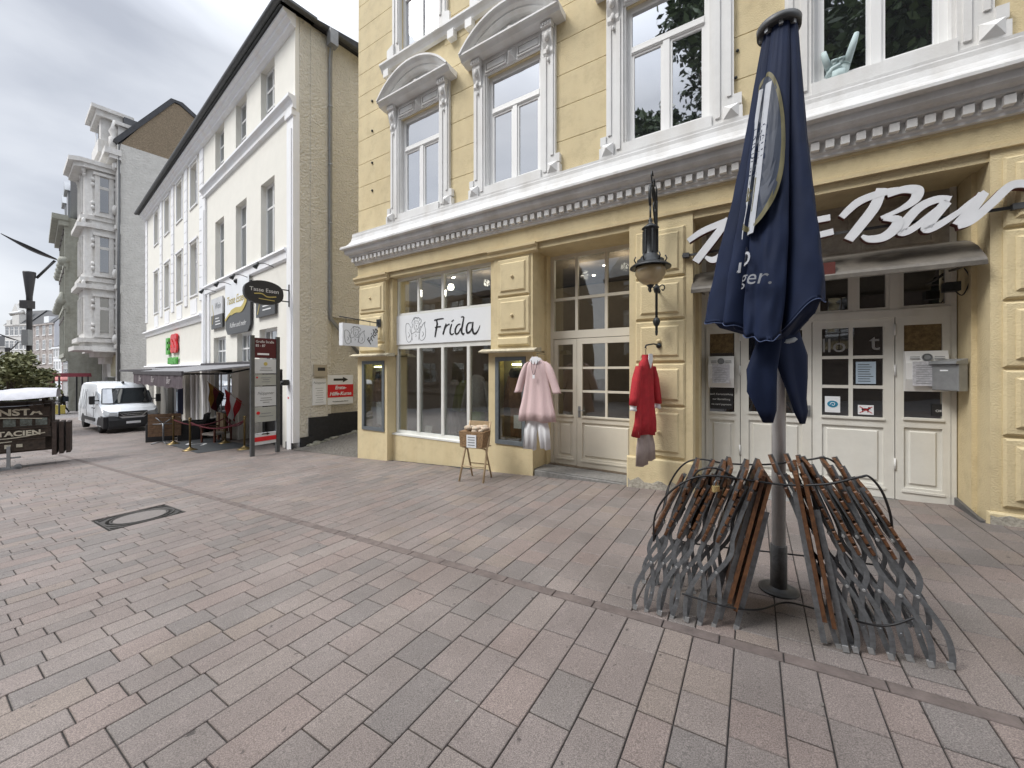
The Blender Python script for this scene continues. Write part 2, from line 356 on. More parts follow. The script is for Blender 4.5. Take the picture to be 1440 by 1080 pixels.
# ================================================================== YELLOW BUILDING
yb = empty('yellow_building', (YO[0], YO[1], 0), math.atan2(YT[1], YT[0]), 'yellow rendered building with white stucco window surrounds, heavy cornice and two shopfronts', 'building')
WC = [2.10, 4.45, 7.05, 9.32, 11.75, 14.1]      # window axes
Z1a, Z1b = 5.10, 7.22
Z2a, Z2b = 8.60, 10.5
b = MB()
# upper wall core with openings
def wall_open(b, s0, s1, z0, z1, d0, d1, ops):
    """ops: list of (x0,x1,za,zb) in one storey, sorted"""
    x = s0
    for (a, c, za, zb) in ops:
        b.box(x, a, d0, d1, z0, z1); b.box(a, c, d0, d1, z0, za); b.box(a, c, d0, d1, zb, z1); x = c
    b.box(x, s1, d0, d1, z0, z1)
ops1 = [(c-.60, c+.60, Z1a, Z1b) for c in WC]; ops2 = [(c-.58, c+.58, Z2a, Z2b) for c in WC]
wall_open(b, .03, 15.5, 4.2, 7.9, .02, .4, ops1)
wall_open(b, .03, 15.5, 7.9, 12.3, .02, .4, ops2)
# courses proud of the core (grooved stucco)
gz = [4.95, 5.52, 6.09, 6.63, 7.20, 7.76, 8.28, 8.80, 9.35, 9.9, 10.45, 11.0, 11.6, 12.3]
for i in range(len(gz)-1):
    za, zb = gz[i]+.006, gz[i+1]-.006
    hw = .70
    xs = [.03]+[v for c in WC for v in (c-hw, c+hw)]+[15.5]
    mid = (za+zb)/2
    if 7.25 < mid < 8.5 or mid > 10.6: b.box(.03, 15.5, 0, .02, za, zb)
    else:
        for k in range(0, len(xs), 2): b.box(xs[k], xs[k+1], 0, .02, za, zb)
# side wall along the alley, back, and other side
b.box(.03, .4, .4, 9, -.6, 12.3); b.box(15.1, 15.5, .4, 9, -.6, 12.3); b.box(.4, 15.1, 8.7, 9, -.6, 12.3)
# ground storey piers and lintel
b.box(.06, 1.0, 0, .6, 2.03, 3.9)
b.box(.0, 1.06, 0.30, .6, -.7, 2.0)
for (a, c, za, zb) in ((0, .18, -.7, 2.0), (.97, 1.06, -.7, 2.0), (.18, .97, -.7, .27), (.18, .97, 1.90, 2.0)): b.box(a, c, 0, .30, za, zb)
b.box(1.0, 1.12, .10, .6, 2.03, 3.8)
b.box(1.06, 3.90, .15, .5, -.7, .22)
b.box(3.90, 4.85, .30, .6, -.7, 2.0)
for (a, c, za, zb) in ((3.90, 4.06, -.7, 2.0), (4.71, 4.85, -.7, 2.0), (4.06, 4.71, -.7, .32), (4.06, 4.71, 1.92, 2.0)): b.box(a, c, 0, .30, za, zb)
b.box(4.02, 4.85, 0, .7, 2.03, 3.9)
b.box(3.88, 4.02, .10, .7, 2.03, 3.8); b.box(4.85, 4.90, .45, .7, 2.0, 3.8); b.box(4.85, 4.90, .45, .7, -.4, 2.0)
b.box(6.53, 7.41, 0, .7, -.3, 3.9); b.box(7.41, 7.46, .3, .7, -.2, 3.8)
b.box(10.17, 15.5, .0, .4, -.3, 3.9); b.box(10.13, 10.17, .28, .7, -.1, 3.8)
b.box(0, 15.5, .0, .4, 3.92, 4.2)
b.box(1.0, 4.02, .02, .7, 3.80, 3.92); b.box(4.85, 6.53, .02, .7, 3.80, 3.92); b.box(7.41, 10.17, .02, .7, 3.80, 3.92)
b.box(1.0, 10.17, .4, .75, 3.92, 4.1)
b.build('wall', yel, yb)
# frieze mouldings
b = MB(); b.box(-.03, 15.5, -.035, 0, 3.90, 3.94); b.box(-.02, 15.5, -.02, 0, 3.94, 3.96)
b.box(-.015, 15.5, -.015, 0, 4.17, 4.20); b.build('frieze_moulding', yel2, yb)
# pier caps, ledges
b = MB()
for (a, c) in ((.0, 1.06), (3.98, 4.90)):
    b = MB(); b.prism([(-.10, 3.90), (-.10, 3.86), (-.055, 3.82), (-.055, 3.77), (0, 3.74), (.02, 3.74), (.02, 3.90)], a-.05, c+.05, 'x'); b.build('pier_cap', yel2, yb)
for (a, c) in ((-.10, 1.2), (3.78, 4.97)):
    b = MB(); b.prism([(-.16, 2.0), (-.17, 2.025), (-.05, 2.07), (.1, 2.08), (.1, 2.0)], a, c, 'x'); b.build('ledge', mat('weathered_ledge', (.5, .45, .33), .9, .25, 14, .5, 40), yb)
# rusticated blocks
def block(x0, x1, z0, z1, boss=True):
    b = MB(); b.bbox(x0, x1, -.035, 0, z0, z1, .02)
    m_ = .075 if x1-x0 > .5 else .06
    # raised border leaving a sunk ring, then a raised field
    b.bbox(x0+m_, x1-m_, -.062, -.035, z0+m_, z1-m_, .022)
    o = b.build('rustic_block', yel, yb)
    if boss:
        b = MB(); cx, cz = (x0+x1)/2, (z0+z1)/2
        b.box(cx-.0, cx, 0, 0, 0, 0) if False else None
        b.v += []; 
        vs = MB(); vs.lathe([(.001, 0), (.022, .0), (.03, .015), (.022, .03), (.001, .034)], n=12)
        Mx = Matrix.Translation((cx, -.062, cz)) @ Matrix.Rotation(PI/2, 4, 'X')
        b.add([Mx @ Vector(p) for p in vs.v], vs.f, True); b.build('rosette', yel2, o)
for (za, zb) in ((3.03, 3.70), (2.33, 3.0)): block(.11, .98, za, zb)
b = MB(); b.bbox(.11, .98, -.05, 0, 2.12, 2.28, .03); b.build('plinth_block', yel, yb)
for (za, zb) in ((3.03, 3.70), (2.33, 3.0)): block(4.12, 4.80, za, zb)
b = MB(); b.bbox(4.12, 4.80, -.05, 0, 2.12, 2.28, .03); b.build('plinth_block', yel, yb)
for i, (za, zb) in enumerate(((3.03, 3.72), (2.42, 3.0), (1.80, 2.39), (1.17, 1.77), (.42, 1.14))): block(6.63, 7.31, za, zb, i in (2, 4))
for (za, zb) in ((3.10, 3.80), (2.38, 3.07), (1.70, 2.35), (1.02, 1.67), (.30, .99)): block(10.25, 11.3, za, zb, False)
b = MB(); b.bbox(6.50, 7.44, -.05, 0, -.3, .38, .02); b.build('pier_base', yel, yb); b = MB(); b.bbox(10.14, 11.4, -.03, 0, -.3, .24, .02); b.build('pier_base', yel, yb)
b = MB()
def rag(x0, x1, y, zb):
    pts = [(x0, -.3)]; x = x0
    while x < x1: pts.append((x, zb+random.uniform(-.03, .05))); x += random.uniform(.03, .09)
    pts += [(x1, zb), (x1, -.3)]; b.prism(pts, y, y+.01, 'y')
oldp = mat('old_plaster', (.40, .37, .31), .95, .35, 25, .6, 50)
rag(10.16, 11.4, -.034, .21); b.build('flaked_plaster', oldp, yb); b = MB(); rag(6.52, 7.42, -.054, .04); b.build('flaked_plaster', oldp, yb)
# big cornice
prof = [(0,4.96),(-.10,4.96),(-.10,4.925),(-.105,4.91),(-.105,4.86),(-.125,4.78),(-.17,4.70),(-.24,4.64),(-.285,4.625),(-.30,4.60),(-.30,4.565),(-.275,4.55),(-.235,4.545),(-.235,4.52),(-.225,4.47),(-.20,4.44),(-.15,4.42),(-.15,4.385),(-.075,4.37),(-.075,4.255),(-.055,4.235),(-.055,4.205),(0,4.20)]
b = MB()
nP = len(prof); vs = []
for (d_, z) in prof:                                   # mitred return round the left corner
    vs += [(15.5, d_, z), (d_+.03, d_, z), (d_+.03, .6, z)]
fs = []
for i in range(nP-1):
    for k in range(2): fs.append((i*3+k, i*3+k+1, (i+1)*3+k+1, (i+1)*3+k))
b.add(vs, fs); b.build('cornice', corn, yb)
b = MB(); x = -.06
while x < 15.4: b.box(x, x+.08, -.135, -.075, 4.275, 4.365); x += .137
b.build('dentil_course', white, yb)
b = MB(); b.box(-.05, 15.55, -.3, .4, 12.3, 12.8); b.box(-.0, 15.5, .4, 9, 12.3, 12.4); b.prism([(.0, 12.8), (3, 15.2), (6.5, 15.2), (9, 12.8)], 0, 15.5, 'x'); b.build('roof', gravelm, yb)
b = MB(); b.box(.4, 15.1, .4, 8.7, 4.25, 4.4); b.build('floor_slab', dark, yb)
# first-floor windows
def win1(c, first):
    S = MB(); hw = .86
    # surround: stepped pilaster strips
    for sg in (-1, 1):
        a, e_ = sorted((c+sg*hw, c+sg*.60)); S.box(a, e_, -.06, .02, 4.96, 7.3)
        a, e_ = sorted((c+sg*(hw-.03), c+sg*(hw-.08))); S.box(a, e_, -.078, -.06, 5.3, 7.02)
        a, e_ = sorted((c+sg*.70, c+sg*.64)); S.box(a, e_, -.08, -.06, 5.05, 7.05)
        a, e_ = sorted((c+sg*.60, c+sg*.57)); S.box(a, e_, -.03, .16, 4.96, 7.24)
        # base blocks with a pyramid
        a, e_ = sorted((c+sg*(hw+.10), c+sg*(hw-.12))); 
        S.prism([(a, 4.96), (e_, 4.96), (e_, 5.16) if sg < 0 else (e_, 5.12), (a, 5.12) if sg < 0 else (a, 5.16)], -.10, 0, 'y')
        x = c+sg*(hw-.03); S.add([(x-.09,-.10,4.99),(x+.09,-.10,4.99),(x+.09,-.10,5.16),(x-.09,-.10,5.16),(x,-.17,5.075)], [(0,1,4),(1,2,4),(2,3,4),(3,0,4)])
        a, e_ = sorted((c+sg*(hw+.09), c+sg*(hw-.0))); S.box(a, e_, -.08, 0, 5.16, 5.30)
    S.box(c-.60, c+.60, -.05, .02, 7.22, 7.46); S.box(c-hw, c+hw, -.055, .0, 7.30, 7.5)
    S.box(c-.60, c+.60, -.085, .12, 4.96, 5.11)
    w_ = S.build('window', white, yb)
    f = MB(); d = .06
    frame_grid(f, c-.57, c+.57, 5.11, 7.22, d, [], [], .07)
    f.box(c-.50, c+.50, d-.01, d+.05, 6.50, 6.61)
    f.box(c-.045, c+.045, d-.012, d+.05, 5.18, 6.50)
    for (x0, x1) in ((c-.50, c-.045), (c+.045, c+.50)): frame_grid(f, x0, x1, 5.18, 6.50, d+.008, [], [], .035)
    f.box(c-.5, c+.5, d-.02, d, 6.515, 6.54)
    f.build('frame', wfr, w_)
    for (x0, x1, z0, z1) in ((c-.50, c+.50, 6.61, 7.15), (c-.465, c-.08, 5.215, 6.465), (c+.08, c+.465, 5.215, 6.465)): pane(x0, x1, z0, z1, d+.03, glU, w_)
    # consoles
    for sg in (-1, 1):
        x = c+sg*.745; k = MB()
        k.prism([(-.06, 7.5), (-.17, 7.5), (-.17, 7.43), (-.14, 7.41), (-.15, 7.32), (-.12, 7.2), (-.09, 7.12), (-.10, 7.04), (-.075, 6.98), (-.06, 6.9)], x-.085, x+.085, 'x')
        k.box(x-.1, x+.1, -.18, -.06, 7.42, 7.5)
        for q in (-.05, 0, .05): k.box(x+q-.012, x+q+.012, -.195, -.17, 7.44, 7.47)
        k.sphere((x, -.13, 7.28), .05, 8, (1.1, 1, 1.6)); k.sphere((x, -.1, 7.08), .035, 8, (1, 1, 1.8)); k.sphere((x, -.085, 6.92), .022, 8, (1, 1, 1.8))
        k.build('console', white, w_)
    # frieze panels and keystone
    k = MB()
    for (a, e_) in ((c-.58, c-.12), (c+.12, c+.58)):
        k.box(a, e_, -.075, -.05, 7.25, 7.27); k.box(a, e_, -.075, -.05, 7.42, 7.44); k.box(a, a+.02, -.075, -.05, 7.27, 7.42); k.box(e_-.02, e_, -.075, -.05, 7.27, 7.42)
        k.box(a+.04, e_-.04, -.07, -.05, 7.30, 7.40)
    k.add([(c-.08,-.055,7.22),(c+.08,-.055,7.22),(c+.10,-.055,7.46),(c-.10,-.055,7.46),(c,-.15,7.35)], [(0,1,4),(1,2,4),(2,3,4),(3,0,4)])
    k.build('frieze_panel', white, w_)
    # segmental pediment
    p = MB(); HW = 1.03; rise = .50; zb = 7.62
    lo = [(0, zb), (-.30, zb), (-.30, zb-.03), (-.26, zb-.05), (-.22, zb-.10), (-.10, zb-.12), (0, zb-.12)]
    p.prism(lo, c-HW, c+HW, 'x')
    rad = (HW*HW+rise*rise)/(2*rise); cz = zb+rise-rad; A = math.asin(HW/rad)
    arcp = [(0, 0), (-.32, 0), (-.32, -.035), (-.29, -.05), (-.26, -.09), (-.20, -.12), (-.20, -.15), (-.13, -.18), (0, -.18)]
    n = 22; vs = []
    for i in range(n+1):
        t = -A+2*A*i/n
        for (d_, dr) in arcp:
            q = rad+dr; zz = cz+q*math.cos(t); vs.append((c+q*math.sin(t), d_, max(zz, zb-.01)))
    m_ = len(arcp); fs = [(i*m_+k_, i*m_+k_+1, (i+1)*m_+k_+1, (i+1)*m_+k_) for i in range(n) for k_ in range(m_-1)]
    fs += [tuple(range(m_)), tuple(n*m_+k_ for k_ in range(m_))]
    p.add(vs, fs, False)
    tym = [(c+(rad-.15)*math.sin(-A*.97+2*A*.97*i/n), max(zb, cz+(rad-.15)*math.cos(-A*.97+2*A*.97*i/n))) for i in range(n+1)]
    p.prism(tym, -.06, 0, 'y')
    p.sphere((c, -.07, zb+.12), .12, 10, (.8, .5, 1.1)); p.sphere((c, -.12, zb+.13), .06, 8)
    for sg in (-1, 1):
        p.tube([(c+sg*t_, -.075, zb+.05+.10*math.sin(t_*7)) for t_ in (.12, .2, .28, .36, .44, .52)], [.05, .045, .035, .03, .022, .012], 6)
    p.build('pediment', white, w_)
    return w_
for i, c in enumerate(WC): win1(c, i == 0)
# second-floor windows
b = MB(); b.prism([(0, 8.60), (-.14, 8.60), (-.14, 8.56), (-.09, 8.50), (-.06, 8.44), (0, 8.42)], .95, 15.4, 'x'); b.build('sill_course', white, yb)
for c in WC:
    S = MB()
    for sg in (-1, 1):
        a, e_ = sorted((c+sg*.80, c+sg*.58)); S.box(a, e_, -.06, .02, 8.6, 10.7)
        a, e_ = sorted((c+sg*.77, c+sg*.72)); S.box(a, e_, -.08, -.06, 8.9, 10.7)
        a, e_ = sorted((c+sg*.66, c+sg*.61)); S.box(a, e_, -.085, -.06, 8.9, 10.7)
        a, e_ = sorted((c+sg*.92, c+sg*.72)); S.prism([(a, 8.6), (e_, 8.6), (e_, 8.82 if sg > 0 else 8.9), (a, 8.9 if sg > 0 else 8.82)], -.11, -.06, 'y')
        S.box(c+sg*.95-.08, c+sg*.95+.08, -.12, 0, 8.26, 8.42)
    S.box(c-.80, c+.80, -.10, .02, 10.5, 10.75); S.box(c-.95, c+.95, -.22, 0, 10.85, 10.95)
    w_ = S.build('window', white, yb); f = MB()
    frame_grid(f, c-.58, c+.58, 8.6, 10.5, .06, [], [], .07); f.box(c-.51, c+.51, .055, .11, 9.86, 9.96); f.box(c-.04, c+.04, .05, .11, 8.67, 9.86); f.build('frame', wfr, w_)
    for (x0, x1, z0, z1) in ((c-.51, c-.04, 8.67, 9.86), (c+.04, c+.51, 8.67, 9.86), (c-.51, c+.51, 9.96, 10.43)): pane(x0, x1, z0, z1, .09, glU, w_)
# iron wall anchors
b = MB()
for z in (8.0, 7.3, 6.55, 5.9):
    b.sphere((.55, -.01, z), .028, 8)
for (s_, z) in ((7.95, 5.9), (7.93, 5.55)): b.sphere((s_, -.01, z), .02, 8)
b.build('wall_anchor', iron, yb)
# ---- shop window
b = MB(); d = .25
x0, x1 = 1.08, 3.98; mull = [1.80, 2.52, 3.22]
b.box(x0, x0+.06, d, d+.06, .22, 3.80); b.box(x1-.06, x1, d, d+.06, .22, 3.80)
b.box(x0+.06, x1-.06, d, d+.06, 3.74, 3.80); b.box(x0+.06, x1-.06, d, d+.06, 2.93, 2.99); b.box(x0+.06, x1-.06, d-.004, d+.06, 2.17, 2.27); b.box(x0+.06, x1-.06, d, d+.06, .22, .30)
for q in mull: b.box(q-.035, q+.035, d-.012, d+.06, .30, 2.17); b.box(q-.03, q+.03, d-.008, d+.06, 2.99, 3.74)
b.box(x0-.02, x1, d-.11, d, .20, .235)
sw = b.build('shop_window', mat('shop_frame_white', (.72, .72, .68), .5, .05, 5), yb)
xs = [x0+.06]+mull+[x1-.06]
for i in range(4):
    a = xs[i]+(.035 if i else 0); e_ = xs[i+1]-(.035 if i < 3 else 0); pane(a, e_, .30, 2.17, d+.03, glS, sw); pane(a, e_, 2.99, 3.74, d+.03, glS, sw)
# shop room behind
b = MB(); b.box(1.06, 6.6, 3.6, 3.7, -.3, 3.9); b.box(1.0, 1.06, .6, 3.7, -.3, 3.9); b.box(6.6, 6.7, .75, 3.7, -.3, 3.9); b.box(1.06, 6.6, .75, 3.7, 3.95, 4.0)
b.build('shop_room', room, yb)
b = MB(); b.box(1.06, 6.6, .5, 3.6, -.3, -.05); b.box(1.08, 3.9, .5, 1.0, -.05, .12); b.build('shop_floor', mat('shop_floor', (.12, .09, .06), .5, .2, 8), yb)
lampm = mat('lit_spot', (1, .95, .85), .5, 0, 1, emit=(1, .93, .8, 14))
for (x, y) in ((1.9, 1.3), (2.55, 1.1), (3.2, 1.5), (3.7, 1.0), (2.6, 2.3), (3.5, 2.6), (4.4, 1.6), (5.1, 1.2), (5.7, 1.3), (6.2, 1.2), (5.4, 2.2), (6.0, 2.3), (4.9, 2.9), (5.9, 3.0)):
    b = MB(); b.lathe([(.001, 3.94), (.035, 3.94), (.035, 3.95)], (x, y, 0), 10); b.build('ceiling_spot', lampm, yb)
for k, (x, y, z) in enumerate(((1.9, 1.2, 3.7), (2.9, 1.3, 3.7), (3.7, 1.6, 3.7), (5.1, 1.8, 3.7), (6.0, 1.6, 3.7))):
    pl_ = bpy.data.lights.new('shop_lamp', 'POINT'); pl_.energy = 6; pl_.color = (1, .86, .68); pl_.shadow_soft_size = .08
    po = bpy.data.objects.new('shop_lamp', pl_); C.objects.link(po); po.parent = yb; po.location = (x, y, z)
# ---- showcases in the piers
casef = mat('showcase_frame', (.12, .135, .145), .5, .15, 12)
lit = mat('showcase_tube_light', (1, 1, .6), .5, 0, 1, emit=(1, .95, .4, 9))
for (x0, x1, z0, z1) in ((.18, .97, .27, 1.90), (4.06, 4.71, .32, 1.92)):
    b = MB(); frame_grid(b, x0, x1, z0, z1, -.02, [], [], .075, t=.05); cs = b.build('showcase', casef, yb)
    b = MB(); b.box(x0, x1, .285, .297, z0, z1); b.build('showcase_back', mat('showcase_lining', (.33, .31, .27), .9, .1, 6), cs)
    pane(x0+.075, x1-.075, z0+.075, z1-.075, .012, glS, cs)
    b = MB(); b.box(x0+.3, x1-.12, .10, .14, z1-.15, z1-.12); b.build('tube_light', lit, cs)
# ---- Frida doorway (recess .6)
d = .60
b = MB()
b.box(4.90, 6.56, d, d+.08, 2.26, 2.40); b.box(4.90, 4.97, d, d+.08, 2.40, 3.80); b.box(6.49, 6.56, d, d+.08, 2.40, 3.80); b.box(4.97, 6.49, d, d+.08, 3.73, 3.80)
for q in (5.42, 5.97): b.box(q-.025, q+.025, d, d+.06, 2.40, 3.73)
for (a, e_) in ((4.97, 5.395), (5.445, 5.945), (5.995, 6.49)): b.box(a, e_, d+.003, d+.06, 2.96, 3.01)
b.box(4.90, 4.96, d, d+.08, -.06, 2.26); b.box(6.5, 6.56, d, d+.08, -.06, 2.26)
tl = b.build('transom_window', doorw, yb)
for (a, e_) in ((4.97, 5.395), (5.445, 5.945), (5.995, 6.49)): pane(a, e_, 2.40, 2.96, d+.03, glS, tl); pane(a, e_, 3.01, 3.73, d+.03, glS, tl)
def door(x0, x1, z0, z1, d, cols, rows, gz0, gx, m, gl, name='door', plate=None):
    """leaf with glazing from gz0 to z1-.1 between gx margins, raised panel below"""
    b = MB(); st = gx
    b.box(x0, x0+st, d, d+.05, z0, z1); b.box(x1-st, x1, d, d+.05, z0, z1); b.box(x0+st, x1-st, d, d+.05, z1-.10, z1)
    b.box(x0+st, x1-st, d, d+.05, z0, z0+.16); b.box(x0+st, x1-st, d, d+.05, gz0-.12, gz0)
    b.box(x0+st, x1-st, d+.022, d+.04, z0+.16, gz0-.12)
    b.bbox(x0+st+.045, x1-st-.045, d+.004, d+.03, z0+.205, gz0-.165, .012)
    b.box(x0+st-.01, x1-st+.01, d-.02, d, gz0-.03, gz0-.005)
    b.box(x0+st-.02, x1-st+.02, d-.012, d, z0+.10, z0+.125)
    for q in cols: b.box(q-.02, q+.02, d+.004, d+.045, gz0, z1-.10)
    xs = [x0+st]+list(cols)+[x1-st]
    for q in rows:
        for i in range(len(xs)-1): b.box(xs[i]+(.02 if i else 0), xs[i+1]-(.02 if i < len(xs)-2 else 0), d+.007, d+.045, q-.02, q+.02)
    o = b.build(name, m, yb)
    b = MB(); b.box(x0+st, x1-st, d+.024, d+.034, gz0, z1-.10); b.build('pane', gl, o)
    return o
d1 = door(4.97, 5.42, -.06, 2.25, .61, [], [1.30, 1.72], .86, .075, doorw, glS)
d2 = door(5.43, 6.50, -.06, 2.25, .60, [5.97], [1.30, 1.72], .86, .10, doorw, glS)
b = MB(); b.box(5.455, 5.495, .59, .60, .83, 1.03); b.tube([(5.475, .59, .96), (5.475, .545, .96), (5.60, .545, .96)], .009, 8); b.build('handle', zinc, d2)
b = MB(); b.box(4.86, 6.53, .05, .7, -.3, -.06); b.bbox(4.87, 6.52, .02, .06, -.3, -.075, .01); b.build('step', stone, yb)
# ---- bar front (recess .6)
d = .60; B0, B1 = 7.46, 10.12
b = MB()
for (a, e_) in ((B0, B0+.06), (B1-.05, B1)): b.box(a, e_, d, d+.08, .09, 3.80)
b.box(B0+.06, B1-.05, d-.01, d+.08, 2.32, 2.42)
b.box(B0+.06, B1-.05, d, d+.08, 2.90, 3.02)
for q in (8.02, 8.80, 9.60): b.box(q-.045, q+.045, d-.003, d+.08, 2.42, 2.90)
for q in (8.40, 9.22): b.box(q-.02, q+.02, d+.004, d+.08, 2.42, 2.90)
bf = b.build('transom_window', doorg, yb)
for (a, e_) in ((B0+.06, 7.975), (8.065, 8.38), (8.42, 8.755), (8.845, 9.20), (9.24, 9.555), (9.645, 10.07)): 
    f = MB(); frame_grid(f, a, e_, 2.42, 2.90, d+.01, [], [], .035); f.build('frame', doorg, bf); pane(a+.035, e_-.035, 2.455, 2.865, d+.04, glD, bf)
# panelled fascia above
b = MB(); b.box(B0, B1, d+.03, d+.06, 3.02, 3.80)
for (a, e_) in ((7.6, 8.35), (8.45, 9.2), (9.3, 9.95)):
    b.box(a, e_, d+.012, d+.03, 3.20, 3.23); b.box(a, e_, d+.012, d+.03, 3.68, 3.71); b.box(a, a+.03, d+.012, d+.03, 3.23, 3.68); b.box(e_-.03, e_, d+.012, d+.03, 3.23, 3.68)
b.build('fascia', mat('grimy_fascia', (.36, .32, .27), .8, .3, 7, .3, 30), yb)
oak = mat('stained_glass_pane', (.16, .11, .05), .3, .5, 30)
e1 = door(7.50, 7.962, .09, 2.32, d, [], [], 1.06, .07, doorg, glD, 'side_panel')
b = MB(); b.box(7.57, 7.88, d+.02, d+.024, 1.93, 2.22); b.build('patterned_pane', oak, e1)
e2 = door(7.97, 8.79, .09, 2.32, d+.005, [8.38], [1.44, 1.80], 1.08, .10, doorg, glD)
e3 = door(8.798, 9.597, .09, 2.32, d+.005, [9.19], [1.46, 1.84], 1.08, .10, doorg, glD)
e4 = door(9.605, 10.08, .09, 2.32, d, [], [], 1.10, .075, doorg, glD, 'side_panel')
b = MB(); b.box(9.685, 10.005, d+.02, d+.024, 1.90, 2.22); b.build('patterned_pane', oak, e4)
b = MB()
for z in (.45, 1.6, 2.1): b.tube([(9.60, d-.008, z), (9.60, d-.008, z+.14)], .011, 8); b.tube([(7.96, d-.008, z), (7.96, d-.008, z+.14)], .011, 8)
b.build('hinge', plast, e3)
b = MB(); b.box(9.24-.1, 9.28-.1, 1, 1.01, 1, 1.01); 
b = MB(); b.box(8.74, 8.775, d-.006, d+.004, 1.05, 1.2); b.tube([(8.757, d-.01, 1.14), (8.757, d-.05, 1.14), (8.66, d-.05, 1.14)], .009, 8); b.build('handle', zinc, e2)
# threshold
b = MB(); b.prism([(.62, .085), (.02, .02), (.02, -.3), (.62, -.3)], 7.42, 10.17, 'x'); b.build('step', stone, yb)
b = MB(); b.prism([(.62, -.1), (-.01, -.1), (-.01, .13), (.62, .20)], 10.10, 10.13, 'x'); b.build('skirting', mat('dark_tile', (.10, .10, .10), .5, .2, 10), yb)
# bar back wall
b = MB(); b.box(7.4, 10.3, 2.2, 2.3, 0, 3.9); b.build('bar_room', dark, yb)
# canopy over the bar
b = MB(); n = 8
cp = [(.52, 3.10), (.40, 3.10), (.25, 3.045), (.1, 2.96), (-.08, 2.80), (-.10, 2.765)]
vs = [(x_, y_, z_+dz) for (y_, z_) in cp for x_ in (7.40, 10.12) for dz in (0, .018)]
fs = []
for i in range(len(cp)-1):
    o = 4*i; fs += [(o, o+2, o+6, o+4), (o+1, o+5, o+7, o+3), (o, o+4, o+5, o+1), (o+2, o+3, o+7, o+6)]
fs += [(0, 1, 3, 2), (20, 22, 23, 21)]
b.add(vs, fs); b.box(7.40, 10.12, -.11, -.09, 2.735, 2.77)
for x in (7.5, 8.8, 10.05): b.tube([(x, .55, 2.82), (x, .35, 2.80), (x, .0, 2.80)], .014, 6)
b.build('canopy', mat('canopy_sheet', (.15, .135, .115), .55, .3, 5, .1, 30, metal=.2), yb)
# ================================================================== SIGNS, LAMP AND CLOTHES ON THE YELLOW BUILDING
YR = math.atan2(YT[1], YT[0])
def yat(s_, z, r=0):           # world point at facade coordinate s, height z, r metres in front of the facade
    X, Y = SR(s_, r); return (X, Y, z)
def ything(name, s_, z, r, label, cat, group=None): return empty(name, yat(s_, z, r), YR, label, cat, group)
OFFB = .14
def stroke(b, px, w, O, off, o0, y0=-.01, y1=.0, n=5, fn=YP):
    """pixel measurements of a brush stroke -> ribbon in the plane of the sign, relative to origin o0=(s,z)"""
    pts = [fn(x, y, off) for (x, y) in px]; pts = [(p[0]-o0[0], p[1]-o0[1]) for p in smooth_curve([(a, c) for a, c in pts], n)] if len(px) > 2 else [(p[0]-o0[0], p[1]-o0[1]) for p in pts]
    if isinstance(w, (list, tuple)):
        m_ = len(pts); ws = [];
        for i in range(m_):
            t = i/(m_-1)*(len(w)-1); k = min(int(t), len(w)-2); ws.append(w[k]+(w[k+1]-w[k])*(t-k))
    else: ws = w
    if fn is YP and off == OFFB: ws = [q*.84 for q in ws] if isinstance(ws, list) else ws*.84
    b.ribbon(pts, ws, y0, y1)
def zc(x, y, ox=555, oy=380, sc_=9.821): return (ox+x/sc_, oy+y/sc_)
ink = mat('sign_ink', (.012, .012, .014), .5, .1, 10); grey_ink = mat('grey_ink', (.22, .23, .24), .6, .1, 10); board = mat('white_board', (.80, .82, .84), .35, .02, 4)
# shop board
o0 = (1.10, 2.27); fr = ything('shop_sign', 1.10, 2.27, -.235, 'long white shop board lettered Frida in black brush script above the display window', 'shop sign')
b = MB(); b.box(0, 2.84, -.012, 0, 0, .66); b.build('board', board, fr)
b = MB()
FR = [([(590,690),(600,745),(585,830),(570,925)], [.035,.045,.045,.03]), ([(560,695),(610,680),(690,668)], [.03,.03,.02]), ([(570,795),(610,785),(650,778)], .028),
      ([(725,740),(705,800),(680,890)], [.03,.04,.035]), ([(690,850),(725,775),(770,745)], [.02,.025,.03]),
      ([(800,745),(780,820),(780,870),(800,888),(830,875)], [.03,.035,.04,.03,.015]), ([(800,712),(830,685)], [.03,.015]),
      ([(920,745),(880,760),(850,820),(855,875),(890,870),(925,800)], [.02,.03,.04,.04,.03,.02]), ([(930,650),(965,652),(950,750),(935,840),(955,885),(975,870)], [.02,.03,.04,.045,.04,.02]),
      ([(1080,725),(1030,735),(1005,800),(1015,865),(1060,840),(1095,760)], [.02,.03,.04,.045,.03,.02]), ([(1095,715),(1085,800),(1100,868),(1130,875),(1165,830),(1190,765)], [.025,.04,.045,.04,.025,.01])]
for pts, w_ in FR: stroke(b, [zc(*q) for q in pts], w_, None, -.25, o0, -.018, -.012)
b.build('lettering', ink, fr)
def muse(b, fn):
    """pen drawing: curly head between two long wings or hands"""
    L_ = [[(290,700),(280,740),(285,800),(305,830),(340,800),(350,740),(335,705),(290,700)], [(265,760),(250,730),(265,690),(300,660),(345,655),(380,690),(375,720),(355,750)],
          [(285,690),(275,665),(300,650),(320,668),(345,660),(360,680),(352,700)], [(200,735),(170,750),(168,860),(180,960),(205,995),(240,970),(250,880),(230,780),(200,735)],
          [(435,712),(395,760),(360,850),(355,940),(390,970),(430,930),(440,840),(425,760),(435,712)], [(225,815),(245,880),(290,855),(300,850)], [(300,850),(350,860),(360,870)],
          [(250,800),(260,765)], [(345,850),(360,800),(375,770)], [(205,860),(220,900),(200,930)], [(395,850),(412,880),(392,920)], [(300,885),(310,905),(300,920)],
          [(305,760),(318,770),(310,785)], [(250,880),(255,970)], [(352,880),(345,960)], [(298,735),(308,730)], [(325,735),(335,732)], [(300,800),(318,803)]]
    for q in L_: fn(b, q)
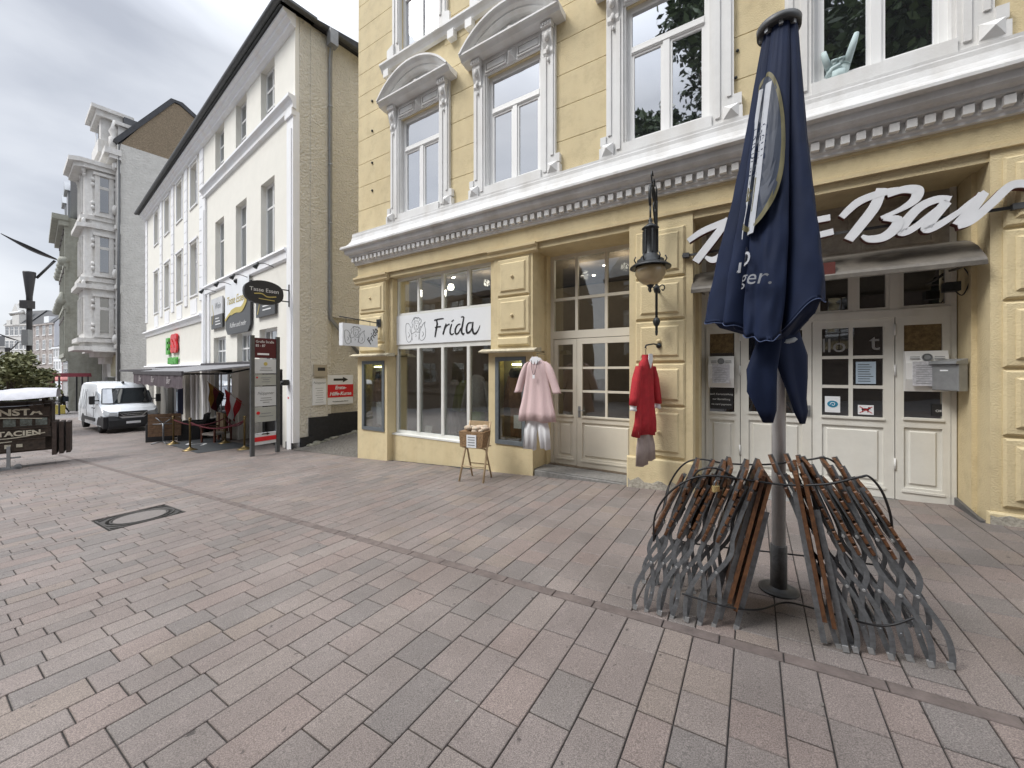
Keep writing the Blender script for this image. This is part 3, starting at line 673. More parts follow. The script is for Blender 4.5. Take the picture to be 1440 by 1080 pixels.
b = MB(); muse(b, lambda b, q: stroke(b, [zc(*p) for p in q], .009, None, -.25, o0, -.016, -.012, 4)); b.build('line_drawing', grey_ink, fr)
# hanging sign, at right angles to the wall
hs = empty('hanging_sign', yat(.85, 2.2, 0), YR, 'small white box sign with drawing and Frida hanging from an arm over the alley', 'shop sign')
b = MB(); b.box(-.06, .06, -1.02, -.14, 0, .47); b.build('box', board, hs)
b = MB(); b.tube([(0, -.06, .56), (0, -1.05, .60)], .012, 6); b.box(-.07, .07, -.075, -.06, .47, .65); b.tube([(0, -.9, .47), (0, -.9, .59)], .006, 5); b.tube([(0, -.3, .47), (0, -.3, .57)], .006, 5); b.build('arm', iron, hs)
def side_stroke(b, q, w_=.008):
    k = [((p[0]-165)/275, 1-(p[1]-640)/360) for p in q]
    pts = [(-.98+u*.50, .03+v*.40) for u, v in (smooth_curve(k, 3) if len(k) > 2 else k)]
    t = MB(); t.ribbon(pts, w_, -.064, -.060); b.add([(-p[1], p[0], p[2]) for p in t.v], t.f)
b = MB(); muse(b, side_stroke); b.build('line_drawing', grey_ink, hs)
text('Frida', .2, ink, hs, (.063, -.28, .24), (PI/2, 0, PI/2), shear=.3).data.transform(Matrix.Translation((.0, -.28, .24)) @ Matrix.Rotation(R(-58)*-1, 4, 'X') @ Matrix.Translation((.0, .28, -.24)))
# bar letters
LP_ = mat('letter_face', (.70, .71, .73), .35, .05, 6); LS = mat('letter_side', (.10, .025, .02), .5, .3, 10)
def bz(x, y): return (940+x/2.88, 240+y/2.88)
OFF = .14; oB = (8.6, 2.9)
bs = ything('bar_lettering', 8.6, 2.9, OFF, 'raised white script letters B and Bar with dark red sides above the canopy', 'sign letters')
LET = {'letter_b': [([(862,72),(835,145),(775,225),(728,282)], [.10,.12,.12,.11]), ([(700,190),(765,130),(850,95),(930,80)], [.08,.10,.09,.08]), ([(885,100),(950,78),(1005,82),(995,120),(935,160),(860,192)], [.07,.09,.12,.10,.06,.04]),
                    ([(870,195),(925,200),(915,235),(870,270),(815,278),(782,265)], [.05,.10,.12,.11,.09,.03])],
       'letter_a': [([(1140,120),(1085,118),(1015,150),(955,215),(945,250),(990,235),(1060,180),(1130,125)], [.09,.09,.10,.11,.10,.08,.07,.06]), ([(1125,128),(1060,205),(1045,238),(1095,220),(1180,165)], [.10,.11,.10,.08,.06])],
       'letter_r': [([(1180,165),(1225,130),(1285,88)], [.06,.07,.07]), ([(1275,92),(1225,160),(1170,222)], [.09,.11,.11]), ([(1170,225),(1225,205),(1310,130),(1370,72),(1410,55),(1475,58)], [.08,.08,.09,.09,.09,.08])],
       'hyphen': [([(540,212),(655,190)], .085), ([(540,278),(668,247)], .085)],
       'first_letter': [([(80,285),(140,245),(235,205)], [.08,.10,.10]), ([(245,195),(180,280),(110,370)], [.10,.12,.12]), ([(235,270),(215,340),(180,362),(150,350)], [.08,.10,.10,.04])]}
for k_, (nm, sts) in enumerate(LET.items()):
    b = MB(); bb = MB()
    for j, (pts, w_) in enumerate(sts):
        e_ = .0015*j
        stroke(b, [bz(*q) for q in pts], w_, None, OFF, oB, -.012-e_, 0, 6); stroke(bb, [bz(*q) for q in pts], w_, None, OFF, oB, .001+e_, .075-e_, 6)
    o = b.build('letter' if nm != 'hyphen' else 'hyphen', LP_, bs); bb.build('letter_side', LS, o)
b = MB(); b.box(-1.32, 1.78, .085, .10, .365, .395)
for x in (-1.3, 1.70): b.box(x-.01, x+.07, .06, OFF, .35, .41)
b.build('bracket', dzinc, bs)
b = MB(); b.box(.22, .34, .05, .12, -.10, .04); b.build('transformer_box', LS, bs)
# wall lantern
lt = ything('wall_lantern', 6.97, 2.2, 0, 'antique dark iron lantern with milky globe on a scrolled wall bracket beside the bar entrance', 'wall lamp')
b = MB()
b.tube([(0, -.22, .0), (0, -.22, 1.86)], .018, 8); b.lathe([(.001, -.06), (.014, -.05), (.022, 0), (.012, .03), (.012, .06), (.04, .10), (.052, .14), (.04, .18), (.02, .20)], (0, -.22, .02), 12)
b.tube([(0, -.22, .62), (0, -.0, .62)], .016, 8); b.lathe([(.03, -.05), (.045, 0), (.03, .05)], (0, -.22, .62), 10); b.sphere((0, -.04, .62), .055, 8, (1, .5, 1.3))
for sg in (-1, 1): b.tube(smooth_curve([(sg*.02, -.22, .62), (sg*.07, -.22, .67), (sg*.11, -.22, .64), (sg*.09, -.22, .59), (sg*.07, -.22, .61)], 4), .009, 5)
for z0 in (.62, .52): pass
# arm: leaning scrolls over the lamp
b.tube(smooth_curve([(0, -.22, 1.3), (0, -.24, 1.6), (0, -.32, 1.86), (0, -.48, 1.98), (0, -.62, 1.90), (0, -.64, 1.76), (0, -.60, 1.66)], 6), [.018]*36+[.014], 8)
b.tube(smooth_curve([(0, -.22, 1.45), (0, -.34, 1.55), (0, -.42, 1.72), (0, -.36, 1.80), (0, -.30, 1.72), (0, -.34, 1.66)], 5), .011, 6)
b.tube(smooth_curve([(0, -.26, 1.75), (0, -.4, 1.80), (0, -.5, 1.9), (0, -.46, 2.03), (0, -.38, 2.10), (0, -.33, 2.02)], 5), .010, 6)
b.tube(smooth_curve([(0, -.46, 1.96), (0, -.54, 2.08), (0, -.50, 2.16), (0, -.44, 2.12)], 5), .010, 6); b.tube([(0, -.22, 1.86), (0, -.22, 2.02), (0, -.27, 2.1)], [.018, .012, .003], 6)
b.tube([(0, -.6, 1.66), (0, -.6, 1.5)], .013, 6)
b.build('bracket', iron, lt)
b = MB(); c_ = (0, -.60, .0)
b.lathe([(.012, 1.50), (.03, 1.46), (.02, 1.43), (.06, 1.40), (.11, 1.36), (.10, 1.345), (.085, 1.34), (.085, 1.02), (.095, 1.0), (.125, .98), (.13, .95), (.17, .935), (.175, .90), (.205, .885), (.26, .845), (.262, .83), (.2, .845), (.05, .86)], c_, 28)
for k in range(6):
    a = k*PI/3; b.box(-.011, .011, -.011, .011, 1.03, 1.33, Matrix.Translation((.09*math.cos(a), -.6+.09*math.sin(a), 0)))
for k in range(6):
    a = k*PI/3+.3; b.tube([(.18*math.cos(a), -.6+.18*math.sin(a), .90), (.205*math.cos(a), -.6+.205*math.sin(a), .95), (.185*math.cos(a), -.6+.185*math.sin(a), .99)], .009, 5)
b.build('lamp_shade', iron, lt)
b = MB(); b.lathe([(.04, .60), (.10, .625), (.155, .675), (.192, .75), (.195, .80), (.185, .84), (.12, .85)], c_, 28); b.build('globe', mat('milky_amber_glass', (.42, .33, .19), .12, .1, 4, spec=.8), lt)
b = MB(); b.lathe([(.001, .52), (.012, .53), (.016, .56), (.035, .585), (.055, .61), (.04, .62)], c_, 14); b.build('finial', iron, lt)
# ---- cloth helper
def loft(b, rings, n=40):
    """rings: (cx, cy, cz, half width, half depth, wave amplitude, waves, phase)"""
    vs = []
    for (cx, cy, cz, a, d_, wa, wn, ph) in rings:
        for k in range(n):
            t = 2*PI*k/n; q = 1+wa*.35*math.sin(wn*t+ph); fo = wa*.32*(math.sin(wn*1.1*math.cos(t)+ph)+.5*math.sin(wn*2.3*math.cos(t)+ph*2)) if a > .08 else 0; vs.append((cx+a*math.cos(t)*q, cy+d_*math.sin(t)*q+fo, cz+wa*.15*math.sin(wn*t*.5+ph)))
    m_ = len(rings); fs = [(i*n+k, i*n+(k+1) % n, (i+1)*n+(k+1) % n, (i+1)*n+k) for i in range(m_-1) for k in range(n)]
    fs += [tuple(range(n))]
    return b.add(vs, fs, True)
pink = mat('pink_speckled_cloth', (.60, .42, .42), .9, .1, 150, .1, 120, col2=(.70, .55, .54)); wcl = mat('white_cloth', (.78, .78, .80), .85, .05, 8, .15, 30)
red = mat('red_cloth', (.42, .022, .03), .85, .2, 9, .3, 60); gcl = mat('grey_trouser_cloth', (.33, .27, .25), .9, .1, 12, .2, 50)
t = ything('pink_blouse', 5.07, 1.0, .25, 'pale pink speckled tunic hanging from a hanger beside the shop door', 'blouse')
b = MB()
loft(b, [(0,-.02,-.17,.35,.08,.10,9,0), (0,-.02,-.02,.33,.075,.085,9,.1), (0,-.01,.10,.30,.07,.07,9,.2), (0,0,.25,.27,.065,.05,9,.3), (0,0,.45,.23,.06,.035,9,.4), (0,0,.62,.21,.06,.02,9,.4), (0,0,.74,.20,.075,0,8,0), (0,0,.80,.17,.065,0,8,0), (0,.0,.85,.085,.05,0,8,0), (0,0,.86,.07,.045,0,8,0)])
b.build('cloth', pink, t)
for sg in (-1, 1):
    b = MB(); loft(b, [(sg*.37,0,.30,.075,.055,.05,5,0), (sg*.355,0,.33,.07,.05,.04,5,0), (sg*.30,0,.5,.07,.055,.04,5,1), (sg*.24,0,.66,.07,.06,.03,5,2), (sg*.19,0,.78,.05,.05,0,5,0), (sg*.14,0,.82,.03,.04,0,5,0)], 20); b.build('sleeve', pink, t)
b = MB(); loft(b, [(0,0,.80,.10,.062,0,8,0), (0,0,.85,.095,.06,0,8,0), (0,-.005,.885,.06,.045,0,8,0)], 20)
b.prism([(-.10,.84),(-.02,.77),(0,.83),(.02,.77),(.10,.84),(.05,.90),(-.05,.90)], -.085, -.078, 'y'); b.build('collar', wcl, t)
b = MB(); b.tube(smooth_curve([(-.06,-.085,.84),(-.04,-.105,.7),(0,-.11,.60),(.04,-.105,.7),(.06,-.085,.84)], 5), .004, 5); b.build('necklace', ink, t)
b = MB(); b.box(-.02, .02, -.12, -.112, .54, .60); b.build('pendant', wcl, t)
b = MB(); b.tube([(0,0,.86),(0,0,.90),(.02,0,.93),(0,0,.955),(-.02,0,.94)], .004, 5); b.tube([(0,0,.955),(.0,.3,.955)], .005, 5); b.build('hanger_hook', iron, t)
t = ything('white_trousers', 5.07, .38, .25, 'white trousers hanging below the pink tunic', 'trousers')
b = MB()
loft(b, [(-.14,0,-.03,.12,.03,.08,6,0), (-.12,0,.3,.12,.04,.04,6,.4), (-.08,.01,.50,.11,.035,0,6,1), (-.06,.01,.66,.08,.03,0,6,1)], 28)
loft(b, [(.15,0,-.0,.10,.03,.08,6,2), (.12,0,.3,.11,.04,.04,6,1), (.07,.01,.50,.11,.035,0,6,1), (.05,.01,.66,.08,.03,0,6,1)], 28); b.build('cloth', wcl, t)
RD = empty('red_dress', yat(6.86, .80, .38), YR+R(70), 'bright red loose tunic with white cuffs hanging from a hook on the pier', 'dress')
b = MB(); loft(b, [(-.03,0,-.02,.30,.05,.10,9,0), (-.01,0,.15,.26,.05,.08,9,.3), (0,0,.4,.22,.05,.06,8,.6), (0,0,.65,.19,.05,.04,8,.7), (0,0,.88,.17,.055,0,7,0), (0,0,.97,.13,.07,0,7,0), (0,0,1.03,.06,.05,0,7,0), (0,0,1.09,.055,.05,0,7,0)])
b.build('cloth', red, RD)
for sg in (-1, 1):
    b = MB(); loft(b, [(sg*.29,0,.40,.06,.06,.04,5,0), (sg*.27,0,.5,.065,.06,.04,5,1), (sg*.22,0,.75,.06,.06,.03,5,2), (sg*.16,0,.93,.04,.05,0,5,0)], 20); o = b.build('sleeve', red, RD)
    b = MB(); loft(b, [(sg*.295,0,.33,.05,.05,.05,5,0), (sg*.29,0,.36,.04,.04,0,5,0), (sg*.285,0,.42,.05,.05,0,5,1)], 16); b.build('cuff', wcl, o)
b = MB(); b.prism([(-.05,1.02),(0,.9),(.05,1.02),(.04,1.10),(-.04,1.10)], -.08, -.07, 'y'); b.build('collar', wcl, RD)
b = MB(); b.tube([(0,0,1.06),(0,0,1.16),(.015,0,1.18),(0,0,1.2)], .005, 5); b.build('hanger_hook', iron, RD)
t = empty('grey_trousers', yat(6.86, .36, .38), YR+R(70), 'taupe trousers hanging below the red tunic', 'trousers')
b = MB(); loft(b, [(-.09,0,.0,.12,.035,.03,5,0), (-.08,0,.25,.12,.04,.02,5,0), (-.04,.01,.5,.11,.02,0,5,0)], 24); loft(b, [(.11,0,.05,.10,.035,.03,5,0), (.09,0,.25,.11,.04,.02,5,0), (.04,.01,.5,.11,.02,0,5,0)], 24); b.build('cloth', gcl, t)
t = ything('wall_hook', 6.97, 2.03, 0, 'iron hook arm on the pier that holds the red tunic', 'hook')
b = MB(); b.tube([(0, -.06, 0), (-.04, -.2, .02), (-.1, -.4, -.01), (-.11, -.41, -.05)], .012, 6); b.build('arm', iron, t)
b = MB(); b.sphere((0, -.065, 0), .04, 8); b.build('wall_plate', iron, t)
# ---- garments and dummies inside the windows
def dummy(s_, z0, r, h, top, tcol, bottom, bcol, label, wd=.22, rz=0, scarf=None):
    t = empty('clothed_dummy', yat(s_, z0, r), YR+rz, label, 'shop dummy')
    b = MB(); loft(b, [(0,0,h*.42,wd*1.15,.12,.05,8,0), (0,0,h*.6,wd*1.0,.12,.04,8,.4), (0,0,h*.78,wd*.9,.12,.02,8,.6), (0,0,h*.86,wd*.7,.1,0,8,0), (0,0,h*.9,.06,.05,0,8,0)]); b.build('jacket', tcol, t)
    for sg in (-1, 1):
        b = MB(); loft(b, [(sg*wd*1.5,-.02,h*.42,.055,.055,.05,5,0), (sg*wd*1.25,0,h*.62,.06,.06,.04,5,0), (sg*wd*.85,0,h*.82,.05,.06,0,5,0)], 16); b.build('sleeve', tcol, t)
    b = MB(); loft(b, [(0,0,h*.05,wd*.75,.10,.05,6,0), (0,0,h*.3,wd*.8,.11,.03,6,0), (0,0,h*.44,wd*.8,.11,0,6,0)]); b.build('skirt', bcol, t)
    if scarf:
        b = MB(); b.lathe([(.13, h*.80), (.16, h*.86), (.12, h*.92), (.05, h*.93)], (0, -.02, 0), 14, sy=.8); b.build('scarf', scarf, t)
    b = MB(); b.lathe([(.12, 0), (.12, .02), (.015, .03), (.015, h*.9)], (0, 0, 0), 12); b.build('stand', iron, t)
    return t
olive = mat('olive_cloth', (.13, .15, .04), .9, .2, 9); green = mat('green_cloth', (.10, .17, .04), .9, .2, 9); greyc = mat('grey_knit', (.26, .25, .25), .95, .2, 20, .3, 60); brownc = mat('brown_cloth', (.20, .105, .055), .9, .3, 16, .3, 40); darkred = mat('dark_red_cloth', (.11, .014, .022), .9, .2, 9); bcl = mat('black_cloth', (.02, .02, .022), .9, .3, 9)
dummy(3.05, .10, -.75, 1.65, 0, greyc, 0, green, 'dummy in a grey knitted shawl and green skirt behind the display window', .25)
dummy(2.45, .10, -1.05, 1.5, 0, olive, 0, bcl, 'dummy in an olive jacket and black skirt behind the display window', .19)
dummy(1.95, .10, -1.3, 1.5, 0, greyc, 0, bcl, 'dummy in grey knitwear further back behind the display window', .17)
t = dummy(.62, .33, -.16, 1.45, 0, brownc, 0, wcl, 'narrow dummy in a brown cardigan and white skirt in the left showcase', .14, scarf=bcl); t.scale = (1, .55, 1)
t = dummy(4.42, .38, -.16, 1.45, 0, brownc, 0, brownc, 'narrow dummy in a long brown coat and dark scarf in the showcase by the door', .16, scarf=bcl); t.scale = (1, .55, 1)
rk = ything('clothes_rail', 3.75, -.05, -1.5, 'rail of dark red and black clothes inside the shop window', 'clothes rail')
b = MB(); b.tube([(-.5,0,0),(-.5,0,1.65),(.5,0,1.65),(.5,0,0)], .015, 6); b.build('rail', zinc, rk)
for k in range(12):
    b = MB(); x = -.42+k*.075; loft(b, [(x,0,.6+.1*(k % 3),.03,.24,.05,5,k), (x,0,1.1,.03,.22,.03,5,k), (x,0,1.5,.02,.16,0,5,0), (x,0,1.6,.01,.03,0,5,0)], 16); b.build('garment', [darkred, bcl, darkred, brownc, bcl][k % 5], rk)
for (s_, z, r, lb) in ((1.85, .12, -.45, 'white price card leaning on the window floor at the left of the display'), (3.28, .20, -.42, 'white price card beside the green skirt in the display window')):
    t = ything('price_card', s_, z, r, lb, 'price card'); b = MB(); b.box(-.1, .1, 0, .01, 0, .3, Matrix.Rotation(R(-12), 4, 'X')); b.build('card', plast, t)
for (s_, z, lb) in ((4.50, .62, 'white price card hanging in front of the brown coat in the showcase'),):
    t = ything('price_card', s_, z, -.06, lb, 'price card'); b = MB(); b.box(-.08, .08, 0, .008, 0, .24); b.build('card', plast, t)
tag(None, None) if False else None
t = ything('hours_notice', 3.84, 1.05, -.235, 'small white notice on the right edge of the display window', 'notice'); b = MB(); b.box(-.07, .05, -.01, 0, 0, .33); b.build('card', board, t)
b = MB()
for k in range(6): b.box(-.05, .03, -.013, -.01, .05+k*.045, .065+k*.045)
b.build('lettering', grey_ink, t)
# ---- menu boxes on the bar side panels, notices in the door panes, letter box
def menu(s_, z, w_, h, label):
    t = ything('menu_box', s_, z, -.58, label, 'menu box')
    b = MB(); b.prism([(0, 0), (-.05, .0), (-.09, h*.3), (-.09, h*.7), (-.05, h), (0, h)], 0, w_, 'x'); b.build('case', plast, t)
    b = MB(); b.box(w_*.16, w_*.84, -.098, -.09, h*.14, h*.74); b.build('menu_sheet', mat('menu_paper', (.50, .50, .53), .3, .25, 30), t)
    b = MB()
    for k in range(9): b.box(w_*.24, w_*(.5+.26*random.random()), -.101, -.098, h*(.2+k*.055), h*(.2+k*.055)+.005)
    b.box(w_*.1, w_*.33, -.092, -.088, h*.80, h*.82); b.box(w_*.67, w_*.9, -.092, -.088, h*.80, h*.82); b.box(w_*.1, w_*.33, -.092, -.088, h*.84, h*.86); b.box(w_*.67, w_*.9, -.092, -.088, h*.84, h*.86)
    Mx = Matrix.Translation((w_*.5, -.085, h*.84)) @ Matrix.Rotation(PI/2, 4, 'X'); q = MB(); q.lathe([(.045, 0), (.045, .012), (.038, .012), (.038, 0)], n=20); q.lathe([(.03, 0), (.03, .012), (.001, .012)], n=16); b.add([Mx @ Vector(p) for p in q.v], q.f)
    b.build('lettering', grey_ink, t)
menu(9.67, 1.42, .36, .48, 'white curved menu display case on the right side panel of the bar front')
menu(7.56, 1.42, .33, .46, 'white curved menu display case left of the parasol, over a black notice')
t = ything('notice', 7.575, 1.10, -.592, 'black notice with white lines of writing below the left menu case', 'notice'); b = MB(); b.box(0, .30, -.008, 0, 0, .30); b.build('card', black, t)
for k, tx in enumerate(('no card payment', 'nur Barzahlung', 'auch Kartenzahlung')): text(tx, .038, plast, t, (.15, -.011, .07+k*.075), extrude=.0005)
def paper(s_, z, w_, h, label, m, rows=0, z2=None):
    t = ything('door_notice', s_, z, -.615, label, 'notice'); b = MB(); b.box(0, w_, -.004, 0, 0, h); b.build('sheet', m, t); return t
t = paper(9.24, 1.50, .19, .28, 'pale blue printed notice in the right door of the bar', mat('pale_blue_paper', (.42, .52, .62), .6, .04, 5)); b = MB()
for k in range(8): b.box(.02, .17-.05*random.random(), -.006, -.004, .03+k*.03, .037+k*.03)
b.build('lettering', ink, t)
t = paper(8.93, 1.12, .155, .21, 'white sticker with a blue round emblem in the right door of the bar', board); b = MB(); Mx = Matrix.Translation((.078, -.004, .11)) @ Matrix.Rotation(PI/2, 4, 'X'); q = MB(); q.lathe([(.055, 0), (.055, .003), (.001, .003)], n=20, sy=.8); b.add([Mx @ Vector(p) for p in q.v], q.f); b.build('emblem', mat('sign_blue', (.02, .22, .36), .5, .05, 5), t)
b = MB(); b.tube(smooth_curve([(.05,-.009,.10),(.07,-.009,.13),(.10,-.009,.12),(.09,-.009,.09),(.07,-.009,.10)], 3), .004, 4); b.box(.02, .13, -.006, -.004, .19, .196); b.box(.02, .13, -.006, -.004, .02, .026); b.build('lettering', board, t)
t = paper(9.26, 1.11, .15, .12, 'small white sticker with a crossed out dog in the right bar door', board)
b = MB(); b.box(.035, .105, -.006, -.004, .055, .08); b.box(.095, .12, -.006, -.004, .07, .095); b.box(.04, .05, -.006, -.004, .03, .055); b.box(.09, .10, -.006, -.004, .03, .055); b.build('dog_silhouette', ink, t)
b = MB(); b.ribbon([(.015, .10), (.135, .02)], .008, -.008, -.006); b.ribbon([(.015, .02), (.135, .10)], .008, -.0075, -.006); b.build('red_cross', mat('sign_red', (.5, .02, .03), .5, .05, 5), t)
t = ything('window_letters', 8.9, 1.86, -.622, 'pale letters hung inside the upper panes of the right door of the bar', 'paper letters')
text('llo', .26, mat('paper_letters', (.30, .30, .30), .8, .1, 9), t, (.12, 0, .13), extrude=.002); text('t', .30, MATS['paper_letters'], t, (.52, 0, .16), extrude=.002)
t = paper(9.92, 1.13, .12, .14, 'black square sticker low in the right side panel of the bar', black); text('OK', .04, plast, t, (.06, -.006, .06), extrude=.0005)
t = ything('letter_box', 10.04, 1.44, -.42, 'grey metal letter box on the wall right of the bar door', 'letter box'); t.rotation_euler.z = YR-R(60)
b = MB(); b.bbox(-.14, .14, -.10, 0, 0, .30, .01); b.build('case', zinc, t); b = MB(); b.prism([(.0, .30), (-.13, .30), (-.12, .33), (.0, .36)], -.145, .145, 'x'); b.build('lid', zinc, t); b = MB(); b.box(-.04, .04, -.106, -.10, .22, .235); b.build('name_plate', board, t)
t = ything('floodlight', 10.02, 2.55, -.35, 'small dark lamp with a looped cable under the right end of the canopy', 'lamp'); b = MB(); b.box(-.08, .04, -.06, .06, 0, .1); b.build('housing', iron, t); b = MB(); b.tube(smooth_curve([(0,.0,.02),(.06,0,-.05),(.10,0,.02),(.12,0,.14),(.08,0,.25)], 5), .006, 5); b.build('cable', ink, t)
# ornaments behind the first floor glass
t = empty('hand_ornament', yat(8.98, 5.14, -.04), YR, 'pale blue hand shaped ornament with raised first and little finger behind the window', 'ornament')
b = MB(); pb = mat('pale_blue_plaster', (.45, .55, .55), .7, .1, 10)
b.sphere((0, 0, .11), .11, 10, (1, .3, 1.05)); b.tube([(-.08, 0, .15), (-.12, 0, .3), (-.13, 0, .37)], [.04, .033, .025], 8); b.tube([(.08, 0, .15), (.14, 0, .36), (.17, 0, .47)], [.042, .035, .025], 8)
for x in (-.03, .03): b.tube([(x, 0, .15), (x, -.02, .24), (x, -.035, .2)], [.035, .033, .03], 8)
b.tube([(-.1, 0, .05), (-.05, -.03, .12), (.02, -.04, .14)], [.035, .03, .025], 8); b.tube([(0, 0, -.02), (0, 0, .08)], [.07, .075], 8)
b.build('hand', pb, t)
# ---- wooden folding stand with basket
st = empty('folding_stand', yat(4.06, g(4.06), .58), YR+R(10), 'pale wooden folding chair used as a stand in front of the display window', 'folding chair')
for sg in (-1, 1):
    b = MB(); b.tube([(sg*.19, -.17, 0), (sg*.175, -.02, .42), (sg*.165, .12, .80)], .014, 6); b.build('leg', lwood, st)
    b = MB(); b.tube([(sg*.16, .17, 0), (sg*.15, .0, .42), (sg*.145, -.1, .46)], .013, 6); b.build('leg', lwood, st)
b = MB(); b.tube([(-.18, -.1, .2), (.18, -.1, .2)], .009, 6); b.tube([(-.15, .1, .2), (.15, .1, .2)], .009, 6); b.build('stretcher', lwood, st)
b = MB()
for k in range(4): b.box(-.17, .17, -.13+k*.07, -.08+k*.07, .455, .47)
b.build('seat', lwood, st)
b = MB(); b.box(-.16, .16, .105, .12, .72, .80); b.build('backrest', lwood, st)
t = empty('wicker_basket', yat(4.06, g(4.06)+.472, .62), YR+R(10), 'brown wicker basket full of pale crumpled scarves on the folding stand', 'basket')
b = MB(); b.prism([(-.16, 0), (.16, 0), (.18, .21), (-.18, .21)], -.13, .11, 'y'); b.build('basket', wicker, t)
b = MB(); random.seed(3)
for k in range(26): b.sphere((random.uniform(-.15, .15), random.uniform(-.1, .09), .215+random.uniform(0, .05)), random.uniform(.025, .045), 6, (1.3, 1, .8))
st.scale = (1.2, 1.2, 1.25); t.scale = (1.3, 1.2, 1.25); t.location.z += .118
b.build('scarves', mat('pale_scarves', (.55, .52, .42), .9, .3, 30, col2=(.62, .45, .32)), t)
b = MB(); b.box(-.06, .08, -.14, -.134, .0, .17); o = b.build('price_label', board, t); b = MB()
for k in range(4): b.box(-.04, .06, -.143, -.14, .03+k*.035, .04+k*.035)
b.build('lettering', grey_ink, o)
# ================================================================== PARASOL
PX, PY = 2.01, 2.90; PZ = H(PX, PY)
um = empty('parasol', (PX, PY, PZ), 0, 'closed dark blue beer garden parasol with gold and white print, tied round its white pole', 'parasol')
b = MB(); b.lathe([(.045, .34), (.045, 4.15)], n=20); b.build('pole', mat('white_pole', (.78, .79, .79), .4, .08, 9, streak=.25), um)
b = MB(); b.lathe([(.054, .0), (.054, .34), (.046, .345), (.04, .345)], n=20); b.build('pole_sleeve', mat('weathered_sleeve', (.16, .16, .155), .7, .3, 14, .2, 50), um)
b = MB(); b.lathe([(.13, .0), (.13, .012), (.11, .018), (.06, .02), (.056, .03)], n=24); b.build('ground_plate', mat('dark_steel', (.07, .07, .07), .5, .2, 12, metal=.5), um)
def cloth_mat():
    m = mat('parasol_cloth', (.009, .017, .048), .75, .2, 3, spec=.25); return m
blue = cloth_mat(); bluein = mat('parasol_inside', (.02, .04, .11), .8, .15, 4)
CZ = lambda y: (522-y)/F*2.9+EYE-PZ
prof_ = [(CZ(36), .105), (CZ(60), .125), (CZ(120), .165), (CZ(200), .215), (CZ(280), .275), (CZ(350), .335), (CZ(410), .375), (CZ(450), .39)]
def rad0(z):
    for i in range(len(prof_)-1):
        if z >= prof_[i+1][0]:
            t = (prof_[i][0]-z)/(prof_[i][0]-prof_[i+1][0]); return prof_[i][1]+(prof_[i+1][1]-prof_[i][1])*t
    return prof_[-1][1]
def fold(th, z):
    """pleats: broad rounded lobes with sharp valleys, twisting slightly downward"""
    t = (CZ(30)-z)/(CZ(30)-CZ(450)); t = max(0, min(1.1, t))
    ph = th+.25*math.sin(2*th+.6)+.10*math.sin(5*th+2)+.12*t
    v = abs(math.sin(4*ph+.35)); v = v**.6*(.75+.25*math.sin(2.7*th+1))
    a = .18+.42*t
    v2 = .02*math.sin(13*th+2.2*z)*t+.008*math.sin(27*th-3*z)+.011*math.sin(7*th+13*z+2*math.sin(3*z+th))*t+.007*math.sin(11*th-21*z+th*th)*t
    return 1-a*(1-v)+v2+.03*math.sin(2*th+z*1.7)
def hemz(th):
    ph = (th-math.atan2(-PY, -PX)+PI) % (2*PI)-PI
    K = [(-PI, 450), (-2.2, 440), (-1.2, 452), (-.8, 462), (-.4, 476), (.0, 486), (.45, 474), (.8, 436), (1.4, 432), (2.2, 444), (PI, 450)]
    for i in range(len(K)-1):
        if K[i][0] <= ph <= K[i+1][0]:
            q = (ph-K[i][0])/(K[i+1][0]-K[i][0]); q = q*q*(3-2*q); y = K[i][1]+(K[i+1][1]-K[i][1])*q; break
    return CZ(y)+.012*math.sin(8*th+1)+.008*math.sin(23*th)
def csurf(th, z, out=0):
    r = rad0(z)*fold(th, z)+out; t = max(0, (CZ(30)-z)/(CZ(30)-CZ(450)))
    return (r*math.cos(th)+.02-.14*t, r*math.sin(th)-.03*t, z)
nT, nZ = 288, 64; vs = []; fs = []
zt = CZ(40)
for j in range(nZ+1):
    for i in range(nT):
        th = 2*PI*i/nT; h = hemz(th); z = zt+(h-zt)*j/nZ
        if j == nZ: z = h
        vs.append(csurf(th, z))
for j in range(nZ):
    for i in range(nT): fs.append((j*nT+i, j*nT+(i+1) % nT, (j+1)*nT+(i+1) % nT, (j+1)*nT+i))
# turned-under part down to the tie
base = nZ*nT
rows = 14; z_tie = CZ(478)
for j in range(1, rows+1):
    q = j/rows
    for i in range(nT):
        th = 2*PI*i/nT; h = hemz(th); x0_, y0_, z0_ = csurf(th, h)
        k = math.cos(q*PI/2)**.8; rr = .075+.02*math.sin(6*th)
        z = h-(h-z_tie)*q*q+.05*math.sin(min(1, q*2)*PI)*(.5 if q > .5 else 1)
        vs.append((x0_*k+(rr*math.cos(th))*(1-k), y0_*k+rr*math.sin(th)*(1-k), z))
for j in range(rows):
    for i in range(nT): fs.append((base+j*nT+i, base+j*nT+(i+1) % nT, base+(j+1)*nT+(i+1) % nT, base+(j+1)*nT+i))
b = MB(); b.add(vs, fs, True); can = b.build('canopy', blue, um)
# hem edge
b = MB(); b.tube([csurf(2*PI*i/nT, hemz(2*PI*i/nT)+.002, .001) for i in range(nT+1)], .003, 5); b.build('hem', mat('hem_thread', (.07, .10, .2), .8, .1, 9), can)
